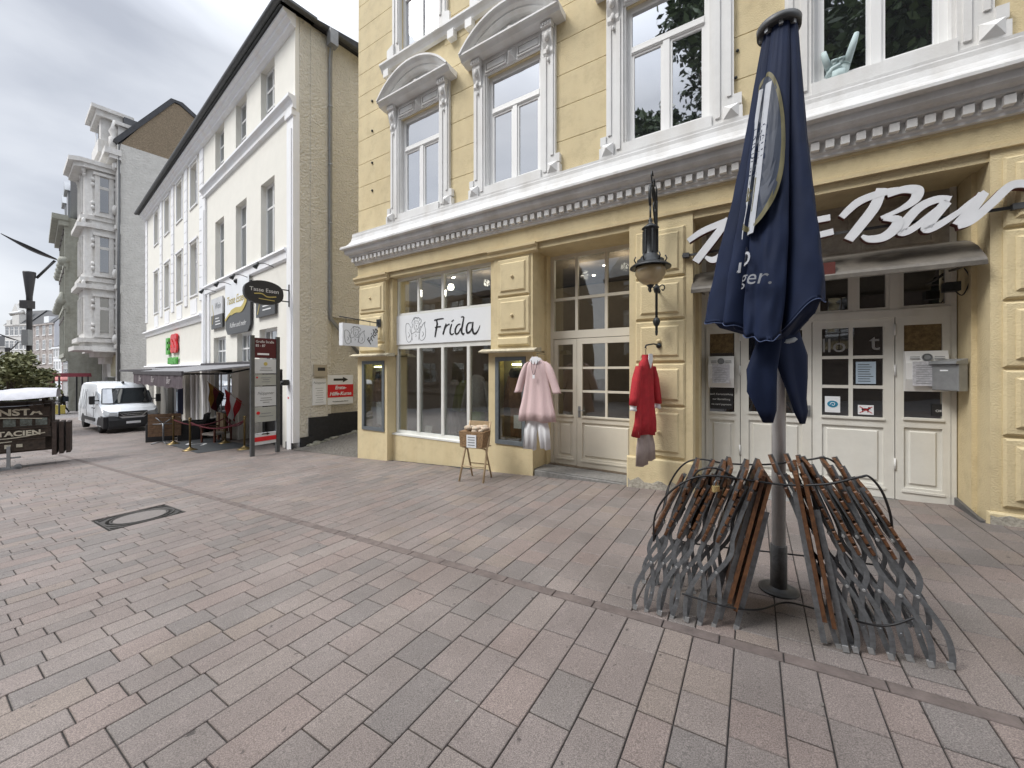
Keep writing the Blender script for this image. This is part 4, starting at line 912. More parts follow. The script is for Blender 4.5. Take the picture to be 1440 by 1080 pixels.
# hanging tails below the tie
def tail(pts, name='flap'):
    """pts: (x, y, z, half width, angle)"""
    b = MB(); n = 24; vs = []
    for (x, y, z, hw, an) in pts:
        for k in range(n):
            t = 2*PI*k/n; q = 1+.25*math.sin(3*t+z*6)+.12*math.sin(5*t); u, v = hw*math.cos(t)*q, hw*.38*math.sin(t)*q
            vs.append((x+u*math.cos(an)-v*math.sin(an), y+u*math.sin(an)+v*math.cos(an), z))
    fs = [(i*n+k, i*n+(k+1) % n, (i+1)*n+(k+1) % n, (i+1)*n+k) for i in range(len(pts)-1) for k in range(n)]+[tuple((len(pts)-1)*n+k for k in range(n))]
    b.add(vs, fs, True); return b.build(name, blue, um)
tail([(-.09,-.08,CZ(470),.06,0), (-.14,-.10,CZ(490),.075,-.2), (-.19,-.10,CZ(520),.09,-.3), (-.20,-.10,CZ(550),.09,-.4), (-.17,-.10,CZ(575),.06,-.3), (-.15,-.1,CZ(592),.03,-.2)])
tail([(.02,-.07,CZ(465),.09,.3), (.03,-.08,CZ(500),.12,.25), (.05,-.08,CZ(530),.10,.2), (.08,-.08,CZ(560),.07,.2), (.105,-.08,CZ(578),.055,.2), (.12,-.08,CZ(594),.02,.2)])
tail([(.0,.09,CZ(470),.09,.1), (.0,.10,CZ(510),.11,.1), (.0,.11,CZ(550),.08,.1), (.0,.11,CZ(575),.03,.1)])
b = MB(); b.lathe([(.118, z_tie-.035), (.125, z_tie-.02), (.118, z_tie-.0), (.10, z_tie-.0)], n=24)
b.v = [(x, y, z+x*.25) for (x, y, z) in b.v]; b.build('tie_strap', mat('strap_webbing', (.35, .37, .38), .7, .1, 30), um)
b = MB(); b.lathe([(.13, CZ(42)-.02), (.14, CZ(42)-.02), (.143, CZ(42)+.03), (.13, CZ(42)+.035), (.02, CZ(42)+.05), (.02, CZ(42)+.03), (.13, CZ(42)+.0)], n=36); b.build('top_disc', dzinc, um)
for k in range(8):
    a = k*PI/4+.3; b = MB(); b.box(.085, .125, -.012, .012, CZ(42)-.05, CZ(42), Matrix.Rotation(a, 4, 'Z')); b.build('rib_clamp', zinc, um)
# printed emblem and lettering wrapped onto the cloth
def wrap(me_or_mb, m, name, out=.004):
    """2D design (x = angle*radius metres from front, y = height) laid on the cloth"""
    b = MB(); b.add([csurf(p[0], p[1], out) for p in me_or_mb.v], me_or_mb.f); return b.build(name, m, can)
def wtext(txt, size, th, z, m, sx=1, rot=0, shear=0, name='lettering'):
    me = textmesh(txt, size, extrude=0, shear=shear); bm = bmesh.new(); bm.from_mesh(me)
    bmesh.ops.triangulate(bm, faces=bm.faces)
    for _ in range(3):
        ed = [e_ for e_ in bm.edges if e_.calc_length() > .022]
        if ed: bmesh.ops.subdivide_edges(bm, edges=ed, cuts=1); bmesh.ops.triangulate(bm, faces=bm.faces)
    b = MB(); Rm = Matrix.Rotation(rot, 2)
    rr = rad0(z)*.9; vs = []
    for v in bm.verts:
        q = Rm @ Vector((v.co.x*sx, v.co.y)); vs.append((th+q.x/rr, z+q.y))
    b.add(vs, [tuple(v.index for v in f.verts) for f in bm.faces]); bm.free(); return wrap(b, m, name)
def wrib(pts, w_, m, name):
    P_ = smooth_curve(pts, 10); b = MB(); vs = []; W = 4
    for i, p in enumerate(P_):
        t = P_[min(i+1, len(P_)-1)]-P_[max(i-1, 0)]; rr = .3; t = Vector((t.x*rr, t.y)).normalized(); nrm = Vector((-t.y/rr, t.x))
        for k in range(W+1): q = p+nrm*w_*(k/W-.5); vs.append((q.x, q.y))
    b.add(vs, [(i*(W+1)+k, i*(W+1)+k+1, (i+1)*(W+1)+k+1, (i+1)*(W+1)+k) for i in range(len(P_)-1) for k in range(W)]); return wrap(b, m, name)
gold = mat('gold_print', (.11, .095, .035), .6, .2, 14); wpr = mat('white_print', (.44, .46, .50), .6, .1, 12); silver = mat('silver_print', (.02, .03, .055), .6, .2, 10)
CAM = math.atan2(-PY, -PX)              # the side of the parasol turned to the street
th0 = CAM
def ang(px): 
    return th0+math.asin(max(-1, min(1, (px-1078)/541*2.9/.30)))*.92 if True else 0
def wfill(th, z, a, h, m, name, out=.003):
    b = MB(); n, k = 24, 10; vs = [(th+a*math.cos(2*PI*i/n)*j/k, z+h*math.sin(2*PI*i/n)*j/k) for j in range(k+1) for i in range(n)]
    b.add(vs, [(j*n+i, j*n+(i+1) % n, (j+1)*n+(i+1) % n, (j+1)*n+i) for j in range(k) for i in range(n)]); return wrap(b, m, name, out)
for (th, zz) in ((th0-.48, CZ(225)), (th0+1.35, CZ(250)), (th0-1.9, CZ(225)), (th0+3.0, CZ(225))):
    wfill(th, zz, .72, .58, silver, 'emblem_field', .003)
    wrib([(th+.72*math.cos(a), zz+.58*math.sin(a)) for a in [2*PI*i/20 for i in range(21)]], .032, gold, 'emblem_ring')
    for dx in (-.30, .16): wrib([(th+dx, zz+.50), (th+dx-.05, zz+.2), (th+dx-.07, zz-.2), (th+dx-.12, zz-.62)], .085, wpr, 'emblem_band')
    wtext('ENSBUR', .105, th-.35, zz+.02, blue, rot=-PI/2, name='emblem_lettering'); wtext('GALLE', .10, th+.10, zz+.05, blue, rot=-PI/2, name='emblem_lettering')
    wrib([(th-.5, zz-.22), (th-.35, zz-.30), (th-.2, zz-.26)], .10, gold, 'emblem_badge'); wrib([(th+.0, zz-.2), (th-.02, zz-.45)], .07, gold, 'emblem_badge')
# lower wording
wtext('nu', .17, th0-.92, CZ(378), wpr, sx=.8); wtext('b', .21, th0-.46, CZ(370), wpr); wtext('ger.', .15, th0-.20, CZ(402), mat('dim_print', (.20, .21, .23), .6, .1, 12), rot=-.18)
wtext('rlber', .135, th0+.92, CZ(370), wpr, rot=-.10)
# ================================================================== CREAM AND WHITE BUILDING
LR = math.atan2(LT[1], LT[0])
lb = empty('cream_building', (LO[0], LO[1], 0), LR, 'long cream and white three-storey building with a zinc gutter and beige alley wall', 'building')
XE = -23.2; XM = -9.25
def lgz(x): X = LO[0]+LT[0]*x; Y = LO[1]+LT[1]*x; return H(X, Y)
up = [(-2.10, 1.16), (-4.62, 1.16), (-7.2, 1.16)]
far_c = [-11.15, -14.0, -16.9, -19.9]; far_c2 = far_c
b = MB()
def ops_(cs, z0, z1): return sorted([(c-w_/2, c+w_/2, z0, z1) for (c, w_) in cs])
farw = [(c, 1.2) for c in far_c]
wall_open(b, XM, 0, 8.7, 12.0, 0, .4, ops_(up, 9.72, 11.62)); wall_open(b, XM, 0, 5.0, 8.7, 0, .4, ops_(up, 5.40, 7.85))
wall_open(b, XE, XM, 8.7, 12.0, .0, .4, ops_(farw, 9.45, 11.40)); wall_open(b, XE, XM, 4.6, 8.7, .0, .4, ops_(farw, 5.25, 7.7))
wall_open(b, XM, 0, 1.72, 5.0, 0, .4, ops_([(-2.05, 1.5), (-4.3, 1.5), (-7.2, 1.6)], 1.95, 3.05))
b.box(XE, XM, 0, .4, 1.55, 4.6)
# street-level openings: piers
for (a, c) in ((-.9, 0), (-3.3, -2.9), (-5.6, -4.9), (-9.25, -8.4)): b.box(a, c, 0, .4, -1.6, 1.72)
b.box(-6.5, -5.6, 0, .4, -1.6, -.0); b.box(-8.4, -6.5, 0, .4, -1.6, -.3)
for (a, c) in ((-10.2, -9.25), (-13.4, -12.8), (-17.3, -16.7), (-20.6, -20.0), (XE, -22.4)): b.box(a, c, 0, .4, -2.2, 1.55)
b.box(XE, XE+.4, .4, 9, -2.2, 12.0); b.box(XE, 0, 8.8, 9, -2, 12.0)
b.box(XE+.4, -.4, .4, 8.8, 1.45, 1.6)
b.build('wall', creamL, lb)
b = MB()
b.box(-.4, 0, .4, 9, 3.35, 12.0); b.box(-.5, -.10, 1.05, 9, -1.2, 3.35); b.box(-.4, .0, .4, 1.05, -1.2, 3.35)
b.box(-.0, .045, .42, .92, -.30, 11.9); b.box(0, .018, .11, .42, -.7, 12.0)
b.build('alley_wall', beige, lb)
b = MB(); b.box(-.09, .02, .95, 9, -1.2, .34); b.box(.0, .075, .36, .95, -1.2, .28); b.box(-.02, .11, .12, .50, -1.2, -.28); b.box(-.45, .03, -.09, .12, -1.2, -.42); b.build('plinth', plinth, lb)
# white pilasters, string courses, cornice
b = MB()
b.box(-.42, .03, -.07, 0, -.7, 9.28); b.box(-.34, -.05, -.10, -.07, -.7, 8.7)
b.box(-.44, .05, -.12, 0, 9.05, 9.25)
b.box(-.03, .03, 0, .11, -.7, 9.2)
b.build('pilaster', whiteL, lb); b = MB(); b.box(-9.45, -9.0, -.08, 0, -1.6, 9.2); b.box(-9.38, -9.08, -.11, -.08, -1.6, 8.7)
b.box(-8.75, -8.5, -.05, 0, -1.2, 5.0)
b.build('pilaster', whiteL, lb)
b = MB()
b.prism([(0, 9.60), (-.22, 9.60), (-.22, 9.52), (-.15, 9.46), (-.10, 9.36), (-.10, 9.25), (0, 9.22)], -9.3, .08, 'x')
b.prism([(0, 5.32), (-.13, 5.32), (-.15, 5.26), (-.08, 5.2), (-.08, 5.0), (-.04, 4.95), (0, 4.95)], -9.0, -.42, 'x')
b.prism([(0, 4.22), (-.18, 4.22), (-.20, 4.14), (-.10, 4.02), (-.06, 3.9), (0, 3.9)], XE, -9.45, 'x')
b.prism([(0, 11.98), (-.34, 11.98), (-.34, 11.9), (-.24, 11.86), (-.24, 11.78), (-.14, 11.72), (-.14, 11.64), (-.05, 11.6), (0, 11.6)], XE, .05, 'x')
b.prism([(0, 2.0), (-.12, 2.0), (-.14, 1.94), (-.06, 1.8), (0, 1.8)], XE, -9.45, 'x')
b.build('string_course', whiteL, lb)
b = MB()
for x in [XE+.2]+[(far_c[i]+far_c[i+1])/2 for i in range(3)]+[-9.75]:
    b = MB()
    for z in [5.1+.52*k for k in range(13)]:
        b.bbox(x-.28, x+.28, -.05, 0, z-.255, z+.255, .015)
    b.build('quoin_strip', whiteL, lb)
for c in far_c: b = MB(); b.bbox(c-.55, c+.55, -.03, 0, 4.35, 5.05, .01); b.build('apron_panel', whiteL, lb)
def lwin(c, w_, z0, z1, mode, d=.16):
    f = MB(); x0, x1 = c-w_/2, c+w_/2; fw = .08
    h = z1-z0
    rows_ = {'tall': [z0+h*.34, z0+h*.66], 'T': [z0+h*.68], 'small': [(z0+z1)/2]}[mode]
    frame_grid(f, x0, x1, z0, z1, d, [c] if mode != 'small' else [c-w_*.17, c+w_*.17], rows_, fw, .06)
    f.box(x0-.04, x1+.04, -.05, d, z0-.07, z0) 
    o = f.build('window', wfr, lb); pane(x0+fw, x1-fw, z0+fw, z1-fw, d+.03, glL, o)
for (c, w_) in up: lwin(c, w_, 9.72, 11.62, 'tall'); lwin(c, w_, 5.40, 7.85, 'T')
for c in far_c: lwin(c, 1.2, 9.45, 11.40, 'T'); lwin(c, 1.2, 5.25, 7.7, 'T')
for (c, w_) in ((-2.05, 1.5), (-4.3, 1.5), (-7.2, 1.6)): lwin(c, w_, 1.95, 3.05, 'small')
# surround strips of the far part
b = MB()
for c in far_c:
    for (z0, z1) in ((9.45, 11.40), (5.25, 7.7)):
        for sg in (-1, 1): a, e_ = sorted((c+sg*.60, c+sg*.72)); b.box(a, e_, -.03, 0, z0-.1, z1+.1)
        b.box(c-.75, c+.75, -.06, 0, z1+.1, z1+.18)
b.build('window_surround', whiteL, lb)
# gutter, roof, downpipe
b = MB(); n = 10
gp = [(-.48+.085*math.cos(PI+PI*k/n), 12.10+.085*math.sin(PI+PI*k/n)) for k in range(n+1)]
b.prism(gp+[(-.395, 12.12), (-.565, 12.12)], XE-.3, .35, 'x'); b.box(XE-.3, .30, -.40, .5, 12.03, 12.10)
b.build('gutter', dzinc, lb)
b = MB(); b.prism([(-.42, 12.10), (4.5, 12.75), (9.3, 12.1)], XE-.2, .1, 'x')
b.box(.0, .22, -.40, 9, 12.03, 12.09)
b.build('roof', gravelm, lb)
b = MB(); b.prism([(.22+.08*math.cos(PI+PI*k/n), 12.05+.08*math.sin(PI+PI*k/n)) for k in range(n+1)], -.5, 9, 'y'); b.build('verge_gutter', dzinc, lb)
b = MB(); b.tube([(.30, .95, 12.0), (.28, .95, 11.7), (.10, .98, 11.3), (.10, .98, 3.6), (.06, 1.0, 3.3), (-.02, 2.2, 2.0)], .055, 10)
b.box(.18, .42, .83, 1.07, 11.55, 12.0)
for z in (4.4, 6.2, 8.0, 9.8): b.lathe([(.065, 0), (.065, .04)], (.10, .98, z), 10)
b.build('downpipe', zinc, lb)
# street-level shop interiors and doors
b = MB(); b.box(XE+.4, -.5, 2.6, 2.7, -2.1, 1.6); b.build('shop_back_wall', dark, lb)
gr_ = mat('grey_shutter', (.24, .23, .21), .7, .08, 8)
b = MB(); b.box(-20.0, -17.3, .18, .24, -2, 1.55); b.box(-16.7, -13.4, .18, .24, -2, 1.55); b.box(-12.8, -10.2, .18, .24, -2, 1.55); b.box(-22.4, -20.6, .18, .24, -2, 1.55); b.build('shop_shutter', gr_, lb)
b = MB()
for x in (-15.6, -14.6, -12.2, -11.2): b.box(x-.12, x+.12, .10, .18, -2, 1.5)
b.build('shutter_post', whiteL, lb)
b = MB(); frame_grid(b, -6.5, -5.6, -.0, 1.6, .1, [-6.05], [.8], .07); frame_grid(b, -8.4, -6.5, -.3, 1.6, .1, [-7.5], [], .07); o = b.build('shop_window', wfr, lb); pane(-6.43, -5.67, .07, 1.53, .13, glL, o); pane(-8.33, -6.57, -.23, 1.53, .13, glL, o)
b = MB(); b.box(-2.9, -.9, .2, .25, -1.3, 1.7); b.build('entrance_door', black, lb)
b = MB(); frame_grid(b, -2.9, -.9, -1.2, 1.7, .12, [-1.9], [.9], .08); o = b.build('entrance_frame', dzinc, lb)
b = MB(); b.box(-15.9, -15.2, -.02, .02, -.4, 1.2)
def lthing(name, x, z, r, label, cat, group=None): return empty(name, (LO[0]+LT[0]*x+LT[1]*r, LO[1]+LT[1]*x-LT[0]*r, z), LR, label, cat, group)
t = lthing('blue_sign', -12.6, -.45, .25, 'narrow dark blue upright light box on the shop wall behind the armchairs', 'sign'); b = MB(); b.box(-.18, .18, -.1, .1, 0, 1.3); b.build('case', mat('navy', (.01, .015, .05), .4, .1, 9), t); b = MB(); b.box(-.10, .10, -.11, -.1, .15, 1.1); b.build('face', mat('pale_face', (.5, .6, .7), .4, .1, 9), t)
# green and red letters
t = lthing('neon_sign', -14.6, 2.0, .03, 'green and red raised letters sign on the cream wall above the awning', 'shop sign')
grn = mat('sign_green', (.06, .38, .03), .4, .1, 9); rd = mat('sign_bright_red', (.62, .012, .02), .4, .1, 9)
text('E', 1.15, grn, t, (-1.62, -.06, .98), extrude=.04, bold=.06, name='green_letter', sx=1.1); text('SS', 1.25, rd, t, (-.1, -.06, 1.07), extrude=.04, bold=.07, name='red_letters', sx=1.2); text('FARBENST', .42, grn, t, (-.45, -.06, .2), extrude=.03, bold=.03, name='green_lettering', sx=1.1)
# tasting-house boards
t = lthing('wall_board', -3.05, 3.44, .04, 'black and white wall board with gold swirl, nearest the corner pilaster above the ground floor windows', 'sign'); t['label'] = 'small black and white wall board behind the oval black sign'
gld = mat('board_gold', (.52, .42, .12), .5, .1, 9); oliveb = mat('board_black', (.025, .026, .028), .35, .1, 9)
b = MB(); b.box(0.2, 1.8, -.05, 0, 0, .62); b.build('board', oliveb, t)
b = MB(); b.ribbon([(.55, .6), (.5, .35), (.35, .1)], .05, -.056, -.051); b.build('swirl', gld, t); b = MB()
for k in range(3): b.box(.8, 1.5-.1*k, -.056, -.051, .18+.12*k, .22+.12*k)
b.build('lettering', plast, t)
t = lthing('wall_board', -6.05, 3.05, .04, 'large centre wall board with a gold swirl over black and a white upper half', 'sign')
b = MB(); pts = [(0, 0.25), (.25, 0), (2.45, 0), (2.7, .25), (2.7, 1.75), (0, 1.75)]; b.prism(pts, -.06, 0, 'y'); b.build('board', oliveb, t)
b = MB(); sw_ = smooth_curve([(0, .55), (.5, .75), (1.2, .85), (1.9, .85), (2.45, 1.25), (2.6, 1.6)], 6); b.prism([(0, 1.95)]+[(p.x, p.y) for p in sw_]+[(2.6, 1.95)], -.07, -.061, 'y'); b.build('white_half', board, t)
b = MB(); b.ribbon(sw_, [.10]*8+[.2]*15+[.06]*(len(sw_)-23), -.075, -.071); b.build('swirl', gld, t)
text('Tasse Essen', .42, gld, t, (1.2, -.076, 1.25), extrude=.002, shear=.3); text('Kaffee und mehr', .26, plast, t, (1.4, -.064, .32), extrude=.002, shear=.3)
b = MB(); b.sphere((1.3, -.07, 1.9), .09, 8); b.build('cup_mark', ink, t)
t = lthing('wall_board', -8.0, 3.40, .04, 'small square wall board, dark below and pale above, left of the large centre board', 'sign')
b = MB(); b.box(0, 1.5, -.05, 0, 0, .55); b.build('dark_half', oliveb, t); b = MB(); b.box(0, 1.5, -.05, 0, .55, 1.24); b.build('pale_half', mat('pale_board', (.6, .61, .62), .5, .1, 6), t)
b = MB(); b.ribbon([(.15, 1.0), (.35, .6), (.2, .2)], .04, -.056, -.051); b.build('swirl', gld, t); text('Wein', .36, grey_ink, t, (.9, -.052, .9), extrude=.002, shear=.3)
b = MB()
for k in range(3): b.box(.6, 1.3-.1*k, -.056, -.051, .14+.12*k, .18+.12*k)
b.build('lettering', plast, t)
# spotlights over the boards
for k, x in enumerate((-1.4, -3.6, -5.4, -7.4)):
    t = lthing('spotlight', x, 4.9, .06, ('black swan-neck spotlight under the string course, nearest the oval sign', 'black swan-neck spotlight under the string course, second from the oval sign', 'black swan-neck spotlight under the string course, third from the oval sign', 'black swan-neck spotlight under the string course, farthest from the oval sign')[k], 'spotlight', 'spotlights over the wall boards')
    b = MB(); b.tube(smooth_curve([(0, 0, 0), (0, -.25, .06), (0, -.45, .02)], 4), .012, 5); b.build('arm', iron, t); b = MB(); b.tube([(0, -.42, .05), (0, -.52, -.12)], [.03, .07], 8); b.build('head', iron, t)
# oval projecting sign on the corner pilaster
t = lthing('oval_sign', -.15, 3.55, .1, 'black oval double-sided sign with white script on two brackets at the corner pilaster', 'shop sign')
b = MB(); out = [(-1.05*math.cos(a)*(1-.0*abs(math.sin(a))), .40*math.copysign(abs(math.sin(a))**.75, math.sin(a))) for a in [2*PI*i/32 for i in range(32)]]
Mx = Matrix.Rotation(R(0), 4, 'Z')
oc = (-1.35, 0)
q = MB(); q.prism([(x*.46, z*.82+.28) for (x, z) in out], -.07, .07, 'y'); RZ = Matrix.Translation((-.05, -.92, 0)) @ Matrix.Rotation(R(-56), 4, 'Z'); RZ = Matrix.Translation((.0, -.66, 0)) @ Matrix.Rotation(R(90), 4, 'Z')
b.add([RZ @ Vector(v) for v in q.v], q.f); b.build('panel', black, t)
b = MB(); b.tube([(0, -.2, .45), (0, .02, .45)], .018, 6); b.tube([(0, -.2, .12), (0, .02, .12)], .018, 6); b.box(-.02, .02, -.02, .03, -.02, .62); b.build('bracket', iron, t)
me_ = text('Tasse Essen', .15, plast, t, (.075, -.66, .34), (PI/2, 0, PI/2), extrude=.002, name='lettering')
b = MB(); q = MB(); q.ribbon(smooth_curve([(-.35, .22), (-.1, .24), (.1, .17), (.4, .2)], 5), .03, 0, .004); b.add([(.074+v[1], -.66+v[0]*.72, v[2]) for v in q.v], q.f); q = MB(); q.ribbon([(-.2, .1), (.35, .08)], .02, 0, .004); b.add([(.074+v[1], -.66+v[0]*.72, v[2]) for v in q.v], q.f); b.build('swash', gld, t)
# alley things
at_ = lambda name, d_, z, label, cat: empty(name, (LO[0]-LT[1]*d_+LT[0]*.0, LO[1]+LT[0]*d_, z), LR+PI/2, label, cat)
t = at_('arrow_sign', .80, .60, 'red and white first aid course sign with a black arrow on the alley wall', 'sign'); t.location = (LO[0]-LT[1]*1.40+LT[0]*-.06, LO[1]+LT[0]*1.40-LT[1]*-.06, .62)
b = MB(); b.box(-.42, .42, -.03, 0, 0, .92); b.build('board', board, t)
b = MB(); b.box(-.425, .425, -.036, -.031, .22, .62); b.build('red_band', rd, t)
b = MB(); b.prism([(-.22, .74), (.08, .74), (.08, .69), (.25, .775), (.08, .86), (.08, .81), (-.22, .81)], -.036, -.031, 'y'); b.build('arrow', ink, t)
text('Erste-', .15, board, t, (0, -.04, .52), extrude=.002, bold=.004, shear=.2); text('Hilfe-Kurse', .15, board, t, (0, -.04, .33), extrude=.002, bold=.004, shear=.2); text('Rechtsanwälte Bund', .062, ink, t, (0, -.034, .09), extrude=.001)
t = at_('name_plate', .68, .5, 'white name plate with fine script beside the alley entrance', 'sign'); t.location = (LO[0]-LT[1]*.66+LT[0]*.06, LO[1]+LT[0]*.66+LT[1]*.06, .64)
b = MB(); b.box(-.2, .2, -.02, 0, 0, .80); b.build('board', board, t); text('Nöppner', .10, grey_ink, t, (0, -.023, .67), extrude=.001, shear=.3); b = MB()
for k in range(7): b.box(-.12+.02*(k % 3), .12-.02*(k % 2), -.023, -.02, .08+.07*k, .09+.07*k)
b.build('lettering', grey_ink, t)
t = at_('intercom', .68, 1.5, 'beige box with a dark slot above the white name plate', 'intercom'); t.location = (LO[0]-LT[1]*.66+LT[0]*.05, LO[1]+LT[0]*.66+LT[1]*.05, 1.50)
b = MB(); b.box(-.18, .2, -.09, 0, 0, .36); b.build('case', mat('beige_box', (.42, .37, .28), .6, .05, 9), t); b = MB(); b.box(-.08, .14, -.093, -.089, .17, .27); b.build('slot', black, t)
t = lthing('camera_box', -.2, 1.25, .12, 'small black camera on the white corner pilaster', 'camera'); b = MB(); b.box(-.08, .08, -.14, 0, 0, .16); b.tube([(0, -.1, .08), (0, -.2, .06)], .05, 8); b.build('housing', black, t)
t = lthing('small_plate', -.2, .72, .08, 'small white plate with a red flag mark on the corner pilaster', 'plate'); b = MB(); b.box(-.12, .12, -.02, 0, 0, .28); b.build('board', board, t); b = MB(); b.prism([(-.05, .2), (.06, .16), (-.05, .12)], -.024, -.02, 'y'); b.build('mark', rd, t)
# alley paving
b = MB(); n = 8; vs = []
for i in range(n+1):
    for j in range(3):
        d_ = i*1.0; X0, Y0 = LO[0]-LT[1]*d_-.2, LO[1]+LT[0]*d_; X1, Y1 = YO[0]-YT[1]*d_+.05, YO[1]+YT[0]*d_; q = j/2
        X = X0+(X1-X0)*q; Y = Y0+(Y1-Y0)*q; vs.append((X, Y, (H(LO[0], LO[1])*(1-q)+H(*YO)*q)+.004+.16*d_))
b.add(vs, [(i*3+j, (i+1)*3+j, (i+1)*3+j+1, i*3+j+1) for i in range(n) for j in range(2)]); ap = b.build('alley_paving', mat('cobbles', (.13, .12, .105), .9, .3, 18, 1.0, 14), None); tag(ap, 'small grey cobbles rising up the alley', kind='structure')
mo_ = mat('mossy_stone', (.16, .17, .10), .9, .5, 12, .6, 30, col2=(.30, .28, .24)); b = MB(); random.seed(5)
for k in range(34):
    d_ = .35+k*.12; X, Y = LO[0]-LT[1]*d_+LT[0]*(.12+random.uniform(0, .18)), LO[1]+LT[0]*d_+LT[1]*(.12+random.uniform(0, .18)); b.sphere((X, Y, H(LO[0], LO[1])+.16*d_+.04), random.uniform(.06, .12), 7, (1.2, 1, .5))
tag(b.build('kerb_rubble', mo_), 'mossy rubble along the foot of the alley wall', kind='stuff')
# ================================================================== FAR HOUSES
def house(name, p0, p1, depth, z0, z1, m, label, floors, bays, roofm=None, roofh=0, win=(.9, 1.5), wm=None, gfl=0, frame_m=None, gable_m=None):
    """box house: facade from p0 (left seen from the street) to p1"""
    dx, dy = p1[0]-p0[0], p1[1]-p0[1]; Ln = math.hypot(dx, dy); rz = math.atan2(dy, dx)
    t = empty(name, (p0[0], p0[1], 0), rz, label, 'house')
    b = MB(); b.box(0, Ln, 0, depth, z0-3, z1); b.build('wall', m, t)
    fh = (z1-z0-gfl)/floors if floors else 1
    if floors:
        for f in range(floors):
            for k in range(bays):
                cx = Ln*(k+.5)/bays; zb = z0+gfl+fh*f+fh*.28; hw = min(win[0]/2, Ln/bays*.36); hh = min(win[1], fh*.62)
                q = MB(); frame_grid(q, cx-hw-.08, cx+hw+.08, zb-.08, zb+hh+.08, -.05, [cx], [zb+hh*.66], .09, .05, .12); q.box(cx-hw-.15, cx+hw+.15, -.12, -.05, zb-.18, zb-.08); o = q.build('window', frame_m or wfr, t)
                pane(cx-hw, cx+hw, zb, zb+hh, -.03, wm or glD, o)
    q = MB(); q.box(-.15, Ln+.15, -.25, .1, z1-.15, z1+.15); q.box(-.05, Ln+.05, -.12, 0, z0+gfl-.15, z0+gfl+.1) if gfl else None; q.build('cornice', m, t)
    if roofm:
        q = MB(); q.prism([(-.2, z1+.15), (depth*.3, z1+roofh), (depth*.7, z1+roofh), (depth, z1+.15)], 0, Ln, 'x'); q.build('roof', roofm, t)
    return t, Ln
greyw = mat('grey_gable_render', (.54, .53, .50), .95, .10, 1.5, .9, 7)
brick = mat('brown_brick_gable', (.24, .19, .13), .95, .35, 12, .9, 18)
orn = mat('ornate_white', (.62, .61, .59), .8, .10, 3, .3, 14, streak=.2); orng = mat('ornate_greenish', (.33, .335, .29), .85, .15, 2, .35, 10, streak=.25)
slate = mat('slate_roof', (.035, .037, .042), .6, .3, 6, .3, 20)
G0 = Vector((-33.6, 33.05)); gd = Vector((.6254, .78))
# grey gabled side and ornate white front belong to one house
t = empty('ornate_white_house', (G0.x, G0.y, 0), math.atan2(gd.y, gd.x), 'tall ornate white house with oriel bay, dark mansard and a grey rough gable side', 'house')
b = MB(); b.prism([(0, -5), (11, -5), (11, 21.2), (0, 21.2)], 0, .4, 'y'); b.build('gable_wall', greyw, t)
b = MB(); b.prism([(-.0, 21.2), (11, 21.2), (9.6, 23.2), (3.9, 26.6), (3.2, 26.6)], .02, .42, 'y'); b.build('brick_gable', brick, t)
b = MB(); b.ribbon([(-.3, 21.3), (3.4, 26.8), (4.0, 26.8), (11.0, 22.3)], .35, -.06, .6); b.build('gable_coping', slate, t)
b = MB(); frame_grid(b, 2.3, 3.6, 1.2, 4.6, -.05, [2.95], [3.6], .12, .1, .1); o = b.build('window', wfr, t); pane(2.42, 3.48, 1.32, 4.48, -.02, glD, o)
b = MB(); b.tube([(-.15, -.12, -4), (-.15, -.12, 21)], .1, 6); b.build('downpipe', dzinc, t)
fd = Vector((-.80, .60)).normalized()
# front, in its own local frame (x along front away from the corner)
fr_ = math.atan2(fd.y, fd.x)-math.atan2(gd.y, gd.x); RF = Matrix.Rotation(fr_, 4, 'Z')
def FB(b): b.v = [tuple(RF @ Vector(v)) for v in b.v]; return b
# in the front frame x runs away from the corner, +y is toward the street? -> facade faces +y after rotation
def fbox(b, x0, x1, y0, y1, z0, z1): b.box(x0, x1, y0, y1, z0, z1)
b = MB(); fbox(b, 0, 7.7, -.4, 0, -5, 20.4); FB(b).build('front_wall', orn, t)
def ornate_front(t, RFm, x0, x1, m, levels, oriel=None):
    pass
b = MB()
for z in (3.6, 8.7, 13.8, 19.0): fbox(b, -.1, 7.8, 0, .35, z, z+.35); fbox(b, -.1, 7.8, 0, .2, z-.4, z)
fbox(b, -.3, 8.0, 0, 1.0, 20.0, 20.5); fbox(b, -.2, 7.9, 0, .7, 19.7, 20.0)
for x in (.1, 7.2):
    fbox(b, x, x+.5, 0, .25, -4, 19.6)
FB(b).build('string_course', orn, t)
# oriel: faceted bay
b = MB(); ox0, ox1 = 1.2, 5.4
poly = [(.85, 0), (.95, 1.6), (1.3, 2.0), (ox1-.4, 2.0), (ox1+.3, 0)]
b.prism([(x, y) for x, y in poly], 3.6, 18.9, 'z')
for z, e_ in ((3.4, .3), (4.1, .2), (8.6, .22), (9.2, .12), (13.7, .22), (14.4, .12), (18.6, .3), (18.95, .45)):
    cx = (ox0+ox1)/2; b.prism([(cx+(x-cx)*(1+e_*.35), y*(1+e_)) for x, y in poly], z, z+.35, 'z')
b.prism([((ox0+ox1)/2+(x-(ox0+ox1)/2)*.75, y*.7) for x, y in poly], 2.9, 3.4, 'z'); b.prism([((ox0+ox1)/2+(x-(ox0+ox1)/2)*.5, y*.45) for x, y in poly], 2.3, 2.9, 'z')
FB(b).build('oriel', orn, t)
b = MB(); w2 = MB()
